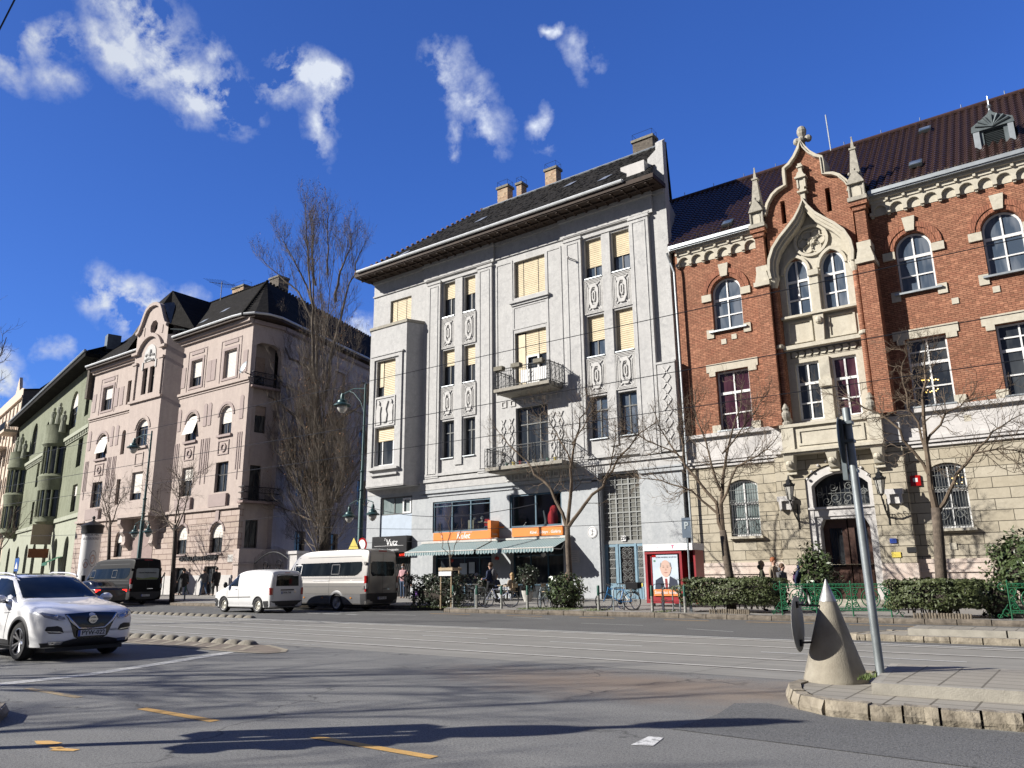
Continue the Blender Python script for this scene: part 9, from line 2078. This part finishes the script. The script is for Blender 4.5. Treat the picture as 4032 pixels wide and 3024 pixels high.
# café terrace
def cafe_set(x,y,who,lb):
 z=Z(x,y);t=thing('café_table','small round wooden café table %s'%lb,'table',(x,y,z),'café tables under the awnings');t.name='cafe_table'
 s=MB();s.lathe([(0,.71),(.33,.71),(.34,.73),(.33,.74),(0,.74)],(x,y,z),20);s.build('tabletop','light_wood',t);s=MB();s.tube([(x,y,z+.02),(x,y,z+.71)],.025,6)
 for a in range(3):s.tube([(x,y,z+.12),(x+.26*math.cos(a*2.1),y+.26*math.sin(a*2.1),z+.02)],.018,5)
 s.build('pedestal','iron',t);s=MB();s.lathe([(.0,0),(.03,.0),(.038,.07),(.033,.07),(.0,.01)],(x+.12,y-.1,z+.742),10);c=s.build('coffee_cup','cloth_white');tag(c,'white cup on the café table '+lb,'cup')
chr_=thing('cafe_chair','x','chair',(0,0,0),'café chairs under the awnings');s=MB();s.box(-.2,.2,-.2,.2,.43,.46);s.build('seat','light_wood',chr_)
s=MB();s.box(-.21,-.185,-.19,.19,.62,.82);s.build('backrest','light_wood',chr_)
for a in(-.18,.18):
 for b in(-.17,.17):s=MB();s.tube([(a,b,.43),(a*1.12,b*1.12,0)],.013,5);s.build('leg','iron',chr_)
s=MB();s.tube([(-.18,-.17,.44),(-.2,-.17,.84)],.013,5);s.tube([(-.18,.17,.44),(-.2,.17,.84)],.013,5);s.build('back_frame','iron',chr_)
used=[0]
def chair(x,y,rz,lb):o=chr_ if used[0]==0 else copy_tree(chr_);used[0]=1;put(o,(x,y,Z(x,y)),R_(rz),lb);return o
SIT=[((.3,.1,-.95),(.9,-.15,.1)),((.3,-.1,-.95),(.9,.15,.1))]
for x,lb in((-27.3,'at the left end of the terrace'),(-25.7,'behind the dark bush'),(-23.3,'left of the wall pier'),(-20.2,'with the white menu before the striped shirt')):cafe_set(x,30.6,None,lb)
seat=[(-27.9,30.6,0,'cloth_black','hair_dark','guest in black at the leftmost café table',0),(-26.75,30.75,180,'cloth_brown','hair_dark','guest in a rust brown jacket left of the grey haired one',0),(-25.1,30.7,170,'cloth_grey','hair_grey','grey haired guest in a grey coat under the left awning',0),(-23.9,30.7,0,'cloth_navy','hair_dark','guest in navy at the table by the wall pier',0),(-22.75,30.5,175,'cloth_beige','hair_blonde','blonde guest seated between the two awnings',1),(-19.6,30.5,175,'cloth_stripe','hair_brown','guest in a striped shirt seated right of the round bush',0)]
for x,y,rz,c,hr,lb,lg in seat:
 chair(x,y,rz,'metal café chair taken by the '+lb.replace('seated ','').replace(' left of the grey haired one','').replace('at the table by the wall pier','by the wall pier').replace('grey haired guest in a grey coat','grey haired guest'));person(lb,(x,y),rz,1.72,c,'cloth_black',hair=hr,pose='sit',arms=SIT,bulk=1.1,long_hair=bool(lg))
for x,y,rz,lb in((-26.2,30.5,0,'empty metal café chair behind the dark bush'),(-20.8,30.6,0,'empty metal café chair at the table with the menu')):chair(x,y,rz,lb)
s=MB();x,y=-20.3,30.55;z=Z(x,y)+.742;s.add([(x-.1,y-.1,z),(x+.08,y-.1,z),(x+.06,y-.02,z+.2),(x-.08,y-.02,z+.2)],[(0,1,2,3)]);s.add([(x-.1,y+.07,z),(x+.08,y+.07,z),(x+.06,y-.01,z+.2),(x-.08,y-.01,z+.2)],[(0,1,2,3)]);tag(s.build('menu_card','poster_white'),'white folded menu card on the rightmost café table','menu')
for u,z,lb in((-28.0,2.3,'left'),(-24.9,2.35,'middle')):
 s=MB();s.lathe([(0,.1),(.13,.03),(.1,-.08),(0,-.12)],G.P(u,z,.9),12);s.tube([G.P(u,z+.1,.9),G.P(u,z+.5,.9)],.006,4);tag(s.build('paper_lantern',plain('lantern_red'+lb,(.45,.03,.02),.6)),'small red lantern hanging under the awnings, the %s one'%lb,'lantern')
s=MB();s.lathe([(0,.14),(.12,.05),(.13,-.03),(0,-.14)],G.P(-22.0,2.45,.9),12);tag(s.build('paper_lantern','old_white_paint'),'pale round lantern hanging under the right awning','lantern')
s=MB();s.ball((-30.2,31.7,Z(-30,31.7)+.2),.2,7,(1.1,.8,1));t=s.build('shopping_bag',plain('bag_violet',(.25,.10,.45),.8));tag(t,'violet and pink bag on the ground right of the child','bag')
s=MB();s.box(-29.9,-28.6,32.2,32.4,.95-.15,.86);s.box(-29.85,-29.8,32.2,32.4,.3,.8);s.box(-28.7,-28.65,32.2,32.4,.3,.8);s.box(-29.9,-28.6,32.35,32.4,.45,.8);tag(s.build('bench','bark_dark'),'low dark bench against the wall left of the café','bench')
# museum door boards
for x,lb in((-55.2,'right'),(-57.6,'left')):
 s=MB();s.tube([(x,32.2,.35),(x+.55,32.2,1.5),(x+.95,32.2,1.9)],.06,5);s.tube([(x,32.2,.35),(x,32.2,.8)],.03,5);s.tube([(x+.95,32.2,.35),(x+.95,32.2,2.0)],.03,5);tag(s.build('door_ramp','iron'),'black raised metal ramp bar at the %s side of the left museum door'%lb,'ramp')
person('guest in a beige top seated upstairs behind the left café window',(-26.55,33.85,3.62),200,1.72,'cloth_beige','cloth_jeans',hair='hair_brown',pose='sit',arms=SIT)
